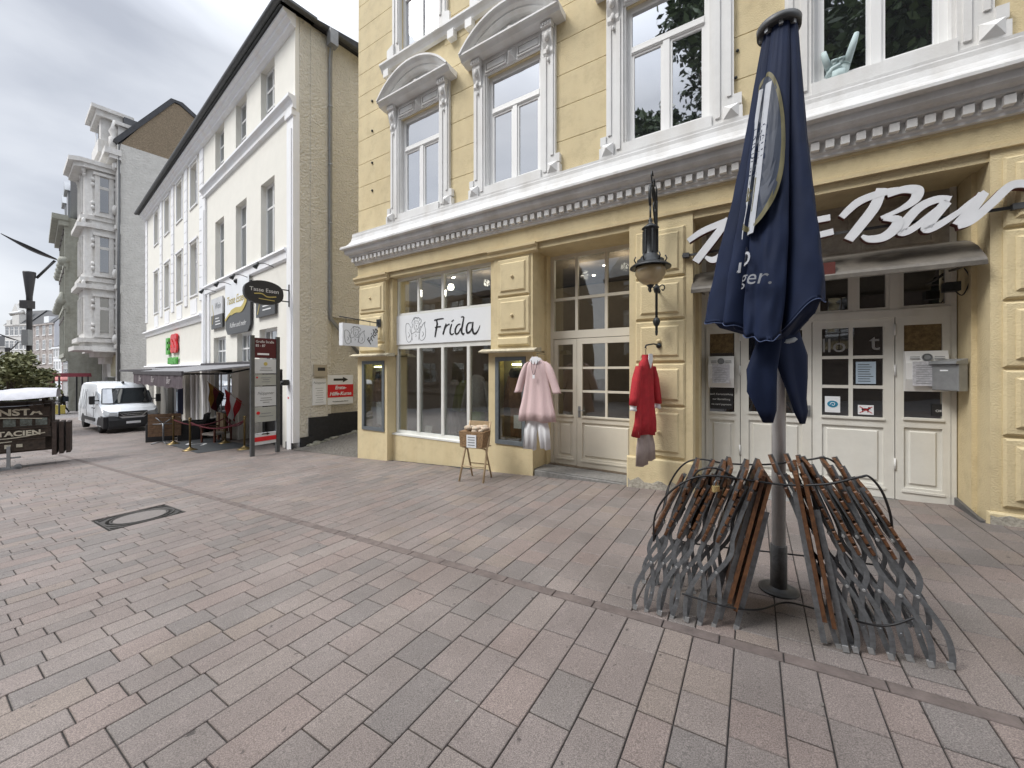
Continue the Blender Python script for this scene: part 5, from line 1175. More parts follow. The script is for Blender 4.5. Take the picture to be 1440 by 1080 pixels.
for z0 in (4.95, 10.1, 15.2):
    h = 2.9; y0, y1 = .62, 1.15; xf = .88
    w2 = MB(); w2.box(xf-.02, xf+.3, y0, y1, z0, z0+h); FB(w2).build('oriel_glass', glD, t)
    for (ya, yb_) in ((y0-.3, y0), (y1, y1+.3)): b.box(xf-.12, xf+.1, ya, yb_, z0-.3, z0+h+.1)
    b.box(xf-.06, xf+.1, y0, y1, z0+h*.66, z0+h*.74); b.box(xf-.2, xf+.1, y0-.4, y1+.4, z0+h+.1, z0+h+.32); b.box(xf-.2, xf+.1, y0-.35, y1+.35, z0-.45, z0-.25)
    for yy in (.22, 1.55):
        for zz in (z0+.25, z0+.6, z0+h-.3, z0+h-.75): b.sphere((xf-.02, yy, zz), .15, 7, (1, .9, 1.25))
    for (xa, xb) in ((2.0, 2.6), (3.8, 4.4)):
        w2 = MB(); w2.box(xa, xb, 1.99, 2.03, z0, z0+h); FB(w2).build('oriel_glass', glD, t); b.box(xa-.12, xa, 1.98, 2.12, z0-.1, z0+h+.1); b.box(xb, xb+.12, 1.98, 2.12, z0-.1, z0+h+.1); b.box(xa, xb, 2.0, 2.08, z0+h*.66, z0+h*.72)
FB(b).build('oriel_window_frame', orn, t)
# windows in the angled sides of the oriel and sculpted lumps
b = MB(); random.seed(11)
for z in (9.0, 14.2, 18.5):
    for x in (1.1, 2.9, 4.9): b.sphere((x, 2.05, z), .2, 7, (1, .7, 1.5)); b.sphere((x, 2.02, z-.4), .12, 6)
for z in (4.4, 10.0, 15.5, 19.2):
    for x in (.4, 6.9): b.sphere((x, .3, z), .3, 7, (1, .7, 1.4))
FB(b).build('stucco_ornament', orn, t)
# balustrade and gable dormer on top
b = MB(); fbox(b, ox0+.2, ox1-.2, -.4, 1.2, 20.5, 21.6); fbox(b, ox0+.6, ox1-.6, -.6, 1.0, 21.6, 23.6); fbox(b, ox0+.2, ox1-.2, -.9, 1.3, 23.6, 24.1); fbox(b, ox0, ox1, -1.0, 1.6, 24.1, 24.4)
for x in (ox0-.3, ox1+.1): b.lathe([(.3, 20.5), (.35, 21.8), (.2, 22.0), (.35, 22.4), (.2, 22.8), (.08, 23.4)], (x, .3, 0), 10)
FB(b).build('gable_dormer', orn, t)
b = MB(); b.box(ox0+1.5, ox1-1.5, 1.0, 1.05, 21.9, 23.3); FB(b).build('dormer_window', glD, t)
b = MB(); b.prism([(0, 20.5), (7.7, 20.5), (7.2, 24.0), (.8, 24.0)], -3, -.3, 'y'); FB(b).build('mansard', slate, t)
b = MB(); b.box(.5, 1.3, -1.2, .1, 20.5, 22.9); b.box(.3, 1.5, -1.2, .3, 22.9, 23.2); b.box(5.9, 6.7, -1.2, .1, 20.5, 22.5); FB(b).build('dormer', orn, t)
b = MB(); b.box(.5, 7.3, .0, .05, 3.0, 3.5); b.box(.2, 7.5, .05, 1.6, 3.3, 3.42); FB(b).build('shop_canopy', orn, t)
b = MB(); b.box(.3, 3.0, .1, .25, 1.2, 3.1); FB(b).build('shop_fascia', mat('cream_fascia', (.42, .38, .24), .6, .2, 6), t)
b = MB(); b.box(.4, 7.2, .02, .1, -4, 1.1); FB(b).build('shop_glass', glD, t)
# greenish stone house next along
G1 = G0+fd*7.9+Vector((-.6, -.8))*2.1; g2 = Vector((-.78, .626))
t2 = empty('greenish_stone_house', (G1.x, G1.y, 0), math.atan2(g2.y, g2.x), 'ornate grey-green stone house beyond the white one, with slate dormers', 'house'); t2.scale = (1, 1, .93)
b = MB(); b.box(0, 10.5, -6, .3, -6, 17.2); b.build('wall', orng, t2)
b = MB()
for z in (3.2, 8.0, 12.2): b.box(-.1, 10.6, .3, .6, z, z+.4); b.box(-.1, 10.6, .3, .45, z-.35, z)
b.box(-.3, 10.8, .3, 1.3, 16.8, 17.3); b.box(-.2, 10.7, .3, .9, 16.3, 16.8)
for x in (0, 2.6, 5.2, 7.8, 10.0): b.box(x, x+.5, .3, .55, 3.4, 16.3); b.lathe([(.3, 0), (.45, .4), (.3, .8)], (x+.25, .55, 12.4), 8); b.lathe([(.25, 0), (.4, .3), (.2, .9), (.1, 1.3)], (x+.25, .7, 8.4), 8)
b.build('string_course', orng, t2)
for z0 in (4.2, 9.0, 13.0):
    for k in range(4):
        q = MB(); x = .75+2.55*k; frame_grid(q, x, x+1.5, z0, z0+2.8, .3, [x+.75], [z0+1.9], .1, .08, .12); q.box(x-.2, x+1.7, .3, .6, z0+2.9, z0+3.1); o = q.build('window', mat('dark_window_frame', (.06, .045, .04), .5, .1, 9), t2); pane(x+.1, x+1.4, z0+.1, z0+2.7, .33, glD, o)
b = MB(); b.prism([(0, 17.3), (10.5, 17.3), (10.0, 20.6), (.5, 20.6)], -5, -.2, 'y'); b.build('mansard', slate, t2)
b = MB()
for x in (1.0, 5.5): b.box(x, x+2.0, -1.5, .3, 17.3, 20.2); b.prism([(x-.2, 20.2), (x+2.2, 20.2), (x+1, 21.4)], -1.5, .5, 'y')
b.lathe([(1.1, 17.3), (1.1, 21.5), (1.3, 21.6), (.1, 23.6)], (.6, -.9, 0), 10); b.build('dormer', zinc, t2)
b = MB(); b.box(.3, 10.3, .28, .34, -5, 2.9); b.build('shop_glass', glD, t2)
# the row across the far end
def fp(px, Y): return ((px-720)/F*Y, Y)
zf = -4.2
whb = mat('white_far', (.62, .61, .58), .8, .08, 3, .2, 8); ptn = mat('patterned_brick', (.33, .24, .21), .85, .5, 1.1, .3, 6, col2=(.55, .52, .49))
h1, L1 = house('far_house', fp(7, 92), fp(40, 90), 10, zf, 12.6, whb, 'cream ornate house with a small turret dormer at the far end of the street', 4, 5, slate, 3.8, (1.2, 2.0), gfl=3.5)
b = MB(); b.box(3.3, 5.7, -.3, 2, 12.6, 15.3); b.prism([(3.1, 15.3), (5.9, 15.3), (4.5, 17.6)], -.4, 1.5, 'y'); b.lathe([(.4, 17), (.5, 17.6), (.1, 18.6)], (4.5, .5, 0), 8); b.box(1.0, 2.4, -.2, 2, 12.6, 13.8); b.build('dormer', whb, h1)
h2, L2 = house('far_house', fp(40, 90), fp(76, 85), 10, zf, 12.2, ptn, 'brick and white patterned house with a long dark roof at the end of the street', 4, 4, slate, 3.9, (1.3, 2.0), gfl=3.5, gable_m=whb)
b = MB(); b.prism([(0, -8), (10, -8), (10, 12.3), (7, 16.0), (3, 16.0), (0, 12.3)], L2, L2+.15, 'x'); b.build('gable_wall', mat('pale_gable', (.50, .51, .54), .9, .05, 2), h2)
b = MB(); b.box(L2*.62, L2*.80, -.0, 1.5, 12.3, 14.0); b.build('dormer', board, h2)
h3, L3 = house('far_house', fp(75, 76), fp(90, 73), 8, zf, 6.2, board, 'low white house with small paned windows beyond the kiosk', 3, 4, slate, 1.5, (.9, 1.6), gfl=3.2)
h4, L4 = house('far_house', fp(87, 64), fp(98, 62), 8, -3.4, 9.4, mat('dark_red_brick', (.16, .04, .035), .8, .3, 5), 'narrow dark red brick house at the end of the street', 4, 2, slate, .5, (.7, 1.4), gfl=3)
h5, L5 = house('far_house', fp(-60, 105), fp(9, 100), 3, zf, 8.0, mat('pale_stone_far', (.42, .41, .39), .8, .1, 3), 'low pale house with a dark pitched roof at the far left', 2, 7, slate, 3.0, (1.0, 1.6), gfl=3.2)
# ================================================================== TREES
def leafmat(name, c, c2):
    m = bpy.data.materials.new(name); m.use_nodes = True; nt = m.node_tree; b = nt.nodes['Principled BSDF']; b.inputs['Roughness'].default_value = .6
    ge = nt.nodes.new('ShaderNodeNewGeometry'); rp = nt.nodes.new('ShaderNodeValToRGB'); rp.color_ramp.elements[0].color = (*c, 1); rp.color_ramp.elements[1].color = (*c2, 1)
    nt.links.new(ge.outputs['Random Per Island'], rp.inputs['Fac']); nt.links.new(rp.outputs[0], b.inputs['Base Color']); return m
bark = mat('bark', (.07, .055, .04), .9, .3, 14, .6, 20)
def tree(name, x, y, z, h, trunk_h, rad, nl, leaf, m, label, seed, sq=.8, clumps=26):
    rnd = random.Random(seed); t = empty(name, (x, y, z), 0, label, 'tree')
    b = MB(); b.tube([(0, 0, -.3), (.05, 0, trunk_h*.6), (0, .05, trunk_h), (0, 0, trunk_h+(h-trunk_h)*.5)], [.035*h*.6, .026*h*.6, .02*h*.6, .008*h*.6], 9)
    cz = trunk_h+(h-trunk_h)/2; hz = (h-trunk_h)/2; cl = []
    for k in range(clumps):
        a = rnd.uniform(0, 2*PI); u = rnd.uniform(-.9, 1); q = math.sqrt(max(0, 1-u*u))*rnd.uniform(.45, .95)
        p = Vector((rad*q*math.cos(a), rad*q*math.sin(a), cz+hz*.85*u)); cl.append((p, rnd.uniform(.18, .34)*rad))
        b.tube([(0, 0, trunk_h*rnd.uniform(.75, 1.1)), tuple(p*.55+Vector((0, 0, cz*.35))), tuple(p)], [.012*h*.6, .008*h*.6, .003*h*.6], 5)
    b.build('trunk', bark, t)
    b = MB()
    for k in range(nl):
        p, r_ = cl[rnd.randrange(len(cl))]; dv = Vector((rnd.gauss(0, 1), rnd.gauss(0, 1), rnd.gauss(0, 1))).normalized()*r_*rnd.uniform(.3, 1.15); c = p+dv; c.z = p.z+dv.z*sq
        u = Vector((rnd.gauss(0, 1), rnd.gauss(0, 1), rnd.gauss(0, .6))).normalized(); v = u.cross(Vector((rnd.gauss(0, 1), rnd.gauss(0, 1), rnd.gauss(0, 1)))).normalized(); s_ = leaf*rnd.uniform(.6, 1.3)
        b.add([c-u*s_, c+v*s_*.5, c+u*s_, c-v*s_*.5], [(0, 1, 2, 3)])
    b.build('crown', m, t); return t
lf1 = leafmat('leaf_olive', (.07, .08, .03), (.19, .19, .08)); lf2 = leafmat('leaf_dark', (.02, .04, .012), (.06, .10, .03))
tree('street_tree', -23.6, 18.0, H(-23.6, 18.0), 3.95, 1.3, 1.55, 9000, .10, lf1, 'low round-crowned olive green street tree beyond the sign stack', 4, clumps=30)
tree('street_tree', -28.2, 20.5, H(-28.2, 20.5), 3.9, 1.4, 1.9, 8000, .11, lf1, 'low street tree partly out of view at the left edge', 9, clumps=30)
# across the street, behind the viewer: what the windows mirror
tree('linden_tree', -5.2, -6.9, H(-5.2, -6.9), 20, 4.6, 5.6, 34000, .20, lf2, 'tall linden tree across the street, mirrored in the upper windows', 21, clumps=60)
tree('linden_tree', 3.2, -8.8, H(3.2, -8.8), 16, 3.8, 5.2, 26000, .20, lf2, 'second tall linden tree across the street, mirrored in the bar windows', 22, clumps=60)
obr = mat('opposite_brick', (.13, .10, .08), .9, .2, 4, .3, 20)
oh, _ = house('brick_house', (11, -19.5), (-14.5, -6.6), 8, -.4, 8.0, obr, 'brown brick house on the opposite side of the street', 3, 8, slate, 2.5, (1.1, 1.6), gfl=2.6, frame_m=obr)
q0, q1 = SR(-3, 15), SR(-42, 15); house('brick_house', q0, q1, 8, -3.0, 7.0, obr, 'long brown brick house row farther along the opposite side of the street', 3, 14, slate, 2.5, (1.1, 1.6), gfl=3.2, frame_m=obr)
# ================================================================== AWNINGS AND STREET THINGS
awn = mat('awning_cloth', (.06, .055, .06), .8, .2, 5); awt = mat('awning_top', (.22, .22, .23), .7, .1, 5)
def lawning(x0, x1, z0, out, drop, lab, valance=0, txt=None):
    t = lthing('awning', x0, 0, 0, lab, 'awning'); b = MB(); w_ = x1-x0
    b.prism([(0, z0), (0, z0-.05), (-out, z0-drop-.03), (-out, z0-drop)], 0, w_, 'x'); b.build('cloth', awt, t)
    b = MB(); b.box(0, w_, -out-.05, -out, z0-drop-.1, z0-drop+.02); b.box(0, w_, -.12, 0, z0-.06, z0+.08); b.build('cassette', awn, t)
    b = MB()
    for x in (w_*.12, w_*.88): b.tube([(x, -.08, z0-.12), (x+.35, -out*.5, z0-drop*.5-.2), (x, -out, z0-drop-.06)], .028, 6)
    b.build('arm', iron, t)
    if valance:
        b = MB(); n = 30; vs = [(w_*i/n, -out-.03+.012*math.sin(i*1.9), z0-drop-.05-valance*j+(.02*math.sin(i*1.3) if j else 0)) for i in range(n+1) for j in (0, 1)]
        b.add(vs, [(2*i, 2*i+2, 2*i+3, 2*i+1) for i in range(n)]); b.build('valance', mat('valance_cloth', (.09, .07, .08), .8, .3, 6), t)
        if txt:
            for k in range(3): text(txt, .3, mat('valance_print', (.45, .42, .42), .7, .1, 9), t, (w_*(.2+.3*k), -out-.055, z0-drop-.05-valance*.5), extrude=.001, shear=.3, name='lettering')
    return t
lawning(-19.5, -10.2, 1.85, 1.6, .12, 'far flat grey awning under the red and green sign')
lawning(-9.6, -1.6, 1.92, 2.2, .28, 'near dark awning with a printed valance over the pub seating', .42, 'Bier')
def gp3(X, Y, dz=0): return (X, Y, H(X, Y)+dz)
brass = mat('aged_brass', (.20, .145, .06), .45, .25, 20, metal=.7)
posts = [(-12.05, 13.7), (-10.0, 11.89), (-7.75+.1, 11.45+.15), (-10.35, 13.9)]
pp = [(-11.75, 13.45), (-9.95, 11.9), (-8.15, 11.95+.0), (-9.75, 13.35)]
pl = ['brass barrier post with ball top at the street corner of the pub mat', 'brass barrier post nearest the directory board', 'brass barrier post beside the flags, farthest from the street', 'brass barrier post next to the wooden lounge chair']
spost = [(-12.1, 13.75, 'brass rope post on the far street corner of the doormat'), (-10.0, 11.95, 'brass rope post on the near street corner of the doormat'), (-8.10, 11.65, 'brass rope post just left of the directory board'), (-9.95, 13.35, 'brass rope post by the wall, beside the red lounge chair')]
import itertools
pr = None
for (X, Y, lab) in spost:
    if pr is None:
        pr = empty('rope_post', gp3(X, Y), 0, lab, 'barrier post', 'brass rope posts round the doormat')
        b = MB(); b.lathe([(.19, 0), (.19, .02), (.12, .05), (.03, .10), (.028, .12)], n=20); b.build('base', brass, pr)
        b = MB(); b.lathe([(.028, .11), (.028, .9), (.045, .92), (.03, .95)], n=12); b.sphere((0, 0, .98), .045, 8); b.build('post', brass, pr)
    else:
        q = copy_tree(pr); q.location = gp3(X, Y); q['label'] = lab
rope = mat('red_rope', (.13, .02, .03), .8, .2, 30, .4, 80)
def rope_(a, c, lab):
    A = Vector(gp3(a[0], a[1], .88)); B = Vector(gp3(c[0], c[1], .88)); t = empty('barrier_rope', A, 0, lab, 'rope', 'red ropes of the doormat barrier'); D = B-A
    b = MB(); b.tube([tuple(D*q+Vector((0, 0, -.9*q*(1-q)))) for q in [i/14 for i in range(15)]], .022, 8); b.build('rope', rope, t)
rope_(spost[0], spost[3], 'dark red barrier rope at the far end of the doormat'); rope_(spost[3], spost[2], 'dark red barrier rope along the wall side of the doormat'); rope_(spost[1], spost[2], 'dark red barrier rope between the two near posts')
t = lthing('doormat', -4.7, lgz(-5)+.0, 1.1, 'dark grey mat with a white squiggle between the rope posts', 'mat'); t.location.z = 0
b = MB(); n = 6
def lw(x, r, dz): X = LO[0]+LT[0]*x+LT[1]*r; Y = LO[1]+LT[1]*x-LT[0]*r; return (x+4.7, 1.1-r, H(X, Y)+dz)
vs = [lw(-6.9+4.6*i/n, r, .012) for i in range(n+1) for r in (.35, 1.75)]; b.add(vs, [(2*i, 2*i+2, 2*i+3, 2*i+1) for i in range(n)]); b.build('mat', mat('mat_rubber', (.05, .055, .06), .9, .3, 20), t)
b = MB(); pts = smooth_curve([(-5.8, 1.2), (-5.2, 1.4), (-4.9, 1.0), (-4.4, 1.2)], 5); vs = []
for p in pts: vs += [lw(p.x, p.y-.05, .018), lw(p.x, p.y+.05, .018)]
b.add(vs, [(2*i, 2*i+2, 2*i+3, 2*i+1) for i in range(len(pts)-1)]); b.build('squiggle', board, t)
# directory board
A = Vector((-6.93, 10.26)); B_ = Vector((-6.60, 10.83)); dd = (B_-A); Ld = dd.length
t = empty('directory_board', (A.x, A.y, 0), math.atan2(dd.y, dd.x), 'tall free-standing directory board with dark red header and five white and grey panels', 'information board')
pm = mat('board_post', (.10, .105, .11), .45, .15, 12, metal=.4); hr = mat('header_maroon', (.085, .008, .014), .5, .1, 6); gpn = mat('grey_panel', (.40, .41, .38), .5, .05, 6)
zb = H(A.x, A.y)
for x in (0, Ld):
    b = MB(); b.box(x-.045, x+.045, -.04, .04, zb-.1, 2.62); b.build('post', pm, t)
def pnl(z0, z1, m, name='panel'):
    b = MB(); b.box(.05, Ld-.05, -.018, .018, z0, z1); return b.build(name, m, t)
pnl(2.02, 2.56, hr, 'header'); text('Große Straße', .095, board, t, (Ld*.48, -.022, 2.46), extrude=.001, sx=.9); text('85 - 87', .095, board, t, (.20, -.022, 2.35), extrude=.001, sx=.9); b = MB(); b.box(.12, .42, -.024, -.018, 2.10, 2.15); b.build('arrow', board, t)
for (z0, z1, m) in ((1.60, 1.99, mat('white_panel', (.62, .64, .66), .4, .05, 6)), (1.27, 1.57, gpn), (.71, 1.24, MATS['white_panel']), (.28, .68, gpn), (-.33, -.02, MATS['white_panel'])): pnl(z0, z1, m)
b = MB(); b.tube([(Ld/2, -.02, 1.86), (Ld/2, -.025, 1.86)], .05, 12); b.build('emblem', gld, t)
text('Nöppner', .115, grey_ink, t, (Ld*.5, -.022, 1.06), extrude=.001, shear=.35); b = MB()
for (z, w_) in ((1.74, .3), (1.68, .36), (1.47, .3), (1.42, .2), (1.36, .25), (.92, .3), (.86, .34), (.80, .2), (.50, .28), (.42, .4)): b.box(Ld/2-w_/2+.03, Ld/2+w_/2, -.022, -.018, z, z+.018)
b.build('lettering', grey_ink, t)
b = MB(); b.tube([(.14, -.018, .53), (.14, -.026, .53)], .045, 10); b.build('red_mark', rd, t); b = MB(); b.tube([(.11, -.018, 1.49), (.11, -.026, 1.49)], .025, 8); b.build('red_mark', rd, t); b = MB(); b.box(.05, Ld-.05, -.026, -.018, -.24, -.12); b.build('red_band', rd, t)
b = MB(); b.prism([(Ld*.35, -.065), (Ld*.55, -.065), (Ld*.55, -.09), (Ld*.68, -.05), (Ld*.55, -.01), (Ld*.55, -.035), (Ld*.35, -.035)], -.026, -.018, 'y'); b.build('arrow', ink, t)
# flags
def flag(x, z, lab, cols, r=.45):
    t = lthing('flag', x, z, 0, lab, 'flag'); t.scale = (.62, .62, .62); b = MB(); b.tube([(0, .0, -.2), (-.15, -r-.5, .85)], .014, 6); b.build('pole', lwood, t)
    n, m_ = 16, 9; vs = []
    for j in range(m_+1):
        for i in range(n+1):
            u, v = i/n, j/m_; top = Vector((-.02-.13*v, -.15-.75*v, .1+.78*v)) if False else Vector((-.14*v-.01, -.1-(r+.35)*v, .05+.75*v))
            k_ = 1-.55*u; vs.append((-.12+(top.x+.12)*k_+.10*math.sin(u*5+v*5)*u, -.75+(top.y+.75)*k_+.10*math.sin(u*7+v*6)*u, top.z*(1-.2*u)-u*1.25))
    k = n//len(cols)
    for c_i, c in enumerate(cols):
        fs = [(j*(n+1)+i, j*(n+1)+i+1, (j+1)*(n+1)+i+1, (j+1)*(n+1)+i) for j in range(m_) for i in range(n) if (j*len(cols)//m_) == c_i]
        b = MB(); b.add(vs, fs, True); b.build('cloth', c, t)
flag(-6.3, .75, 'limp black, red and gold flag on a slanting pole under the awning', [bcl, darkred, mat('gold_cloth', (.30, .17, .03), .8, .2, 9)])
flag(-4.3, .55, 'limp red and white flag left of the directory board', [red, wcl, red])
t = lthing('pub_sandwich_board', -5.1, lgz(-5), .35, 'pale brown wooden board leaning by the pub window', 'board'); b = MB(); b.box(-.9, -.1, -.05, 0, .25, 1.0); b.box(-.85, -.78, -.05, 0, 0, .25); b.box(-.22, -.15, -.05, 0, 0, .25); b.build('board', lwood, t)
# rattan armchairs, folded wooden table, lounge chair
rat = mat('dark_rattan', (.032, .032, .034), .6, .4, 60, .6, 60); cush = mat('grey_cushion', (.10, .10, .105), .9, .2, 20)
def armchair(X, Y, rz, lab):
    t = empty('rattan_armchair', gp3(X, Y), rz, lab, 'armchair', 'dark rattan armchairs outside the pub'); t.scale = (1.1, 1.1, 1.15)
    for sg in (-1, 1): b = MB(); b.bbox(sg*.36-.06, sg*.36+.06, -.36, .36, 0, .62, .02); b.build('armrest', rat, t)
    b = MB(); b.box(-.30, .30, -.33, .30, .08, .30); b.build('seat', rat, t); b = MB(); b.prism([(.22, .1), (.34, .1), (.46, .86), (.36, .86)], -.36, .36, 'x'); b.build('backrest', rat, t); b = MB(); b.bbox(-.29, .29, -.32, .22, .30, .42, .03); b.build('cushion', cush, t); return t
a0 = armchair(-13.95, 15.25, R(-50), 'dark rattan armchair in front of the van, turned side on to the street')
for (X, Y, rz, lab) in ((-14.6, 16.4, R(130), 'dark rattan armchair half hidden between the van and the wooden tabletop'), (-12.6, 15.2, R(-60), 'dark rattan armchair with a cushion right behind the tipped tabletop'), (-12.0, 15.9, R(-30), 'dark rattan armchair against the white pillar, behind the red lounge chair')):
    q = copy_tree(a0); q.location = gp3(X, Y); q.rotation_euler.z = rz; q['label'] = lab
t = empty('tipped_table', gp3(-12.95, 14.35), R(25), 'brown wooden pub table with its top tipped upright on a steel cross foot', 'table')
b = MB()
for k in range(6): b.box(-.48, .48, -.02, .02, .25+k*.14, .25+k*.14+.13)
b.build('tabletop', mat('brown_planks', (.17, .10, .055), .7, .35, 14, .3, 30), t); b = MB(); b.tube([(0, -.14, .05), (0, -.14, .75)], .03, 8); b.tube([(-.3, -.14, .72), (.3, -.14, .72)], .015, 6); b.tube([(0, -.14, .72), (-.25, -.03, .95)], .015, 6); b.tube([(0, -.14, .72), (.25, -.03, .95)], .015, 6)
for a in range(4): an = a*PI/2+.5; b.tube([(0, -.14, .08), (.35*math.cos(an), -.14+.35*math.sin(an), .02)], .022, 6)
b.build('cross_foot', steel, t)
t = empty('lounge_chair', gp3(-10.75, 14.0), R(-15), 'low red-brown wooden lounge chair with a pale seat under the awning', 'chair')
redw = mat('red_wood', (.12, .035, .02), .5, .3, 14)
for x in (-.3, .3):
    for y in (-.3, .3): b = MB(); b.box(x-.025, x+.025, y-.025, y+.025, 0, .52); b.build('leg', redw, t)
b = MB(); b.box(-.34, .34, -.34, .34, .48, .52) if False else None
for x in (-.3, .3): b = MB(); b.box(x-.04, x+.04, -.36, .36, .52, .55); b.build('armrest', redw, t)
b = MB(); b.box(-.27, .27, -.32, .28, .27, .34); b.build('seat', mat('pale_seat', (.42, .38, .34), .9, .1, 9), t); b = MB()
for k in range(5): b.box(-.27+k*.125, -.22+k*.125, .27, .31, .3, .95)
b.box(-.3, .3, .26, .32, .95, 1.0); b.build('backrest', redw, t)
# ---------------- white van
vn = empty('white_van', (-18.7, 19.0, H(-18.9, 19.2)), R(-33), 'white high-roof panel van with grey side stripes parked nose towards us', 'van')
vw = mat('van_white_paint', (.74, .77, .80), .25, .03, 3, spec=.6); vb = mat('van_black_plastic', (.02, .021, .023), .5, .2, 9); vg = glassmat('van_glass', .22, opaque=(.015, .02, .022)); chrome = mat('chrome', (.55, .56, .58), .15, .1, 9, metal=1); rub = mat('tyre_rubber', (.018, .018, .018), .85, .2, 20)
# side profile, x: 0 at nose, negative to the rear; z
prof_v = [(-.02,.30),(0,.45),(.0,.78),(-.06,1.02),(-.30,1.18),(-.72,1.30),(-.85,1.36),(-1.48,2.12),(-1.62,2.24),(-1.85,2.36),(-2.3,2.42),(-5.2,2.42),(-5.42,2.30),(-5.5,1.2),(-5.5,.32)]
b = MB(); n = len(prof_v); secs = [(-1.0, .0), (-.985, .04), (-.93, .09)]; ys = [-1.0, -.97, -.86, -.4, 0, .4, .86, .97, 1.0]
vs = []
for y in ys:
    a = abs(y); 
    for (x, z) in prof_v:
        tz = max(0, (z-1.2)/1.2); yy = y*(1-.14*tz*tz*1.0)                      # tumblehome
        inset = .0 if a < .5 else (.28*((a-.4)/.6)**2.2)                       # rounded nose in plan
        xx = x-inset*(1 if x > -1.6 else max(0, 1-(-1.6-x)/.5)); 
        if x < -5.3: xx = x+inset*.2
        zz = z-(.10*((a-.5)/.5)**3 if a > .5 and z > 2.0 else 0); vs.append((xx, yy, zz))
m_ = len(ys); fs = [(i*n+k, i*n+k+1, (i+1)*n+k+1, (i+1)*n+k) for i in range(m_-1) for k in range(n-1)]+[(i*n+n-1, i*n, (i+1)*n, (i+1)*n+n-1) for i in range(m_-1)]+[tuple(range(n)), tuple((m_-1)*n+k for k in range(n))]
b.add(vs, fs, False); body = b.build('body', vw, vn)
def onwind(y, q, out=.012):                      # point on the windscreen plane
    x0, z0, x1, z1 = -.87, 1.38, -1.47, 2.10; a = abs(y); ins = .28*((a-.4)/.6)**2.2 if a > .5 else 0
    return (x0+(x1-x0)*q-ins+out, y, z0+(z1-z0)*q+out)
b = MB(); ny = 10; vs = [onwind(-(.90-.10*q)+2*(.90-.10*q)*i/ny, q) for q in (.0, .33, .66, 1) for i in range(ny+1)]; b.add(vs, [(j*(ny+1)+i, j*(ny+1)+i+1, (j+1)*(ny+1)+i+1, (j+1)*(ny+1)+i) for j in range(3) for i in range(ny)]); ws = b.build('windscreen', vg, vn)
b = MB(); rim = [onwind(-.90+1.8*i/12, 0, .016) for i in range(13)]+[onwind(.80-1.6*i/12, 1, .016) for i in range(13)]+[onwind(-.90, 0, .016)]; b.tube(rim, .02, 5); b.build('seal', vb, ws)
b = MB(); b.prism([(.03, .22), (.06, .35), (.04, .62), (-.04, .80), (-.7, .80), (-.5, .62), (-.5, .3), (-.3, .22)], -.86, .86, 'y'); 
for sg in (-1, 1): b.prism([(-.10, .25), (-.08, .80), (-.62, .84), (-.56, .5), (-.5, .3)], sg*.86, sg*1.02, 'y')
b.build('bumper', vb, vn)
b = MB(); b.prism([(.045, .80), (.03, 1.0), (-.02, 1.04), (-.1, .8)], -.52, .52, 'y'); b.build('grille', vb, vn)
b = MB(); b.box(.04, .06, -.42, .42, .85, .87); b.box(.035, .055, -.42, .42, .93, .95); b.prism([(-.55, 1.02), (-.50, 1.02), (-.30, .80), (-.36, .80)], .03, .055, 'x'); b.prism([(.55, 1.02), (.50, 1.02), (.30, .80), (.36, .80)], .03, .055, 'x'); b.lathe([(.07, 0), (.07, .02), (.001, .02)], n=16) if False else None; b.build('grille_bar', chrome, vn)
hl = mat('headlamp_glass', (.55, .58, .6), .1, .1, 9, spec=.9)
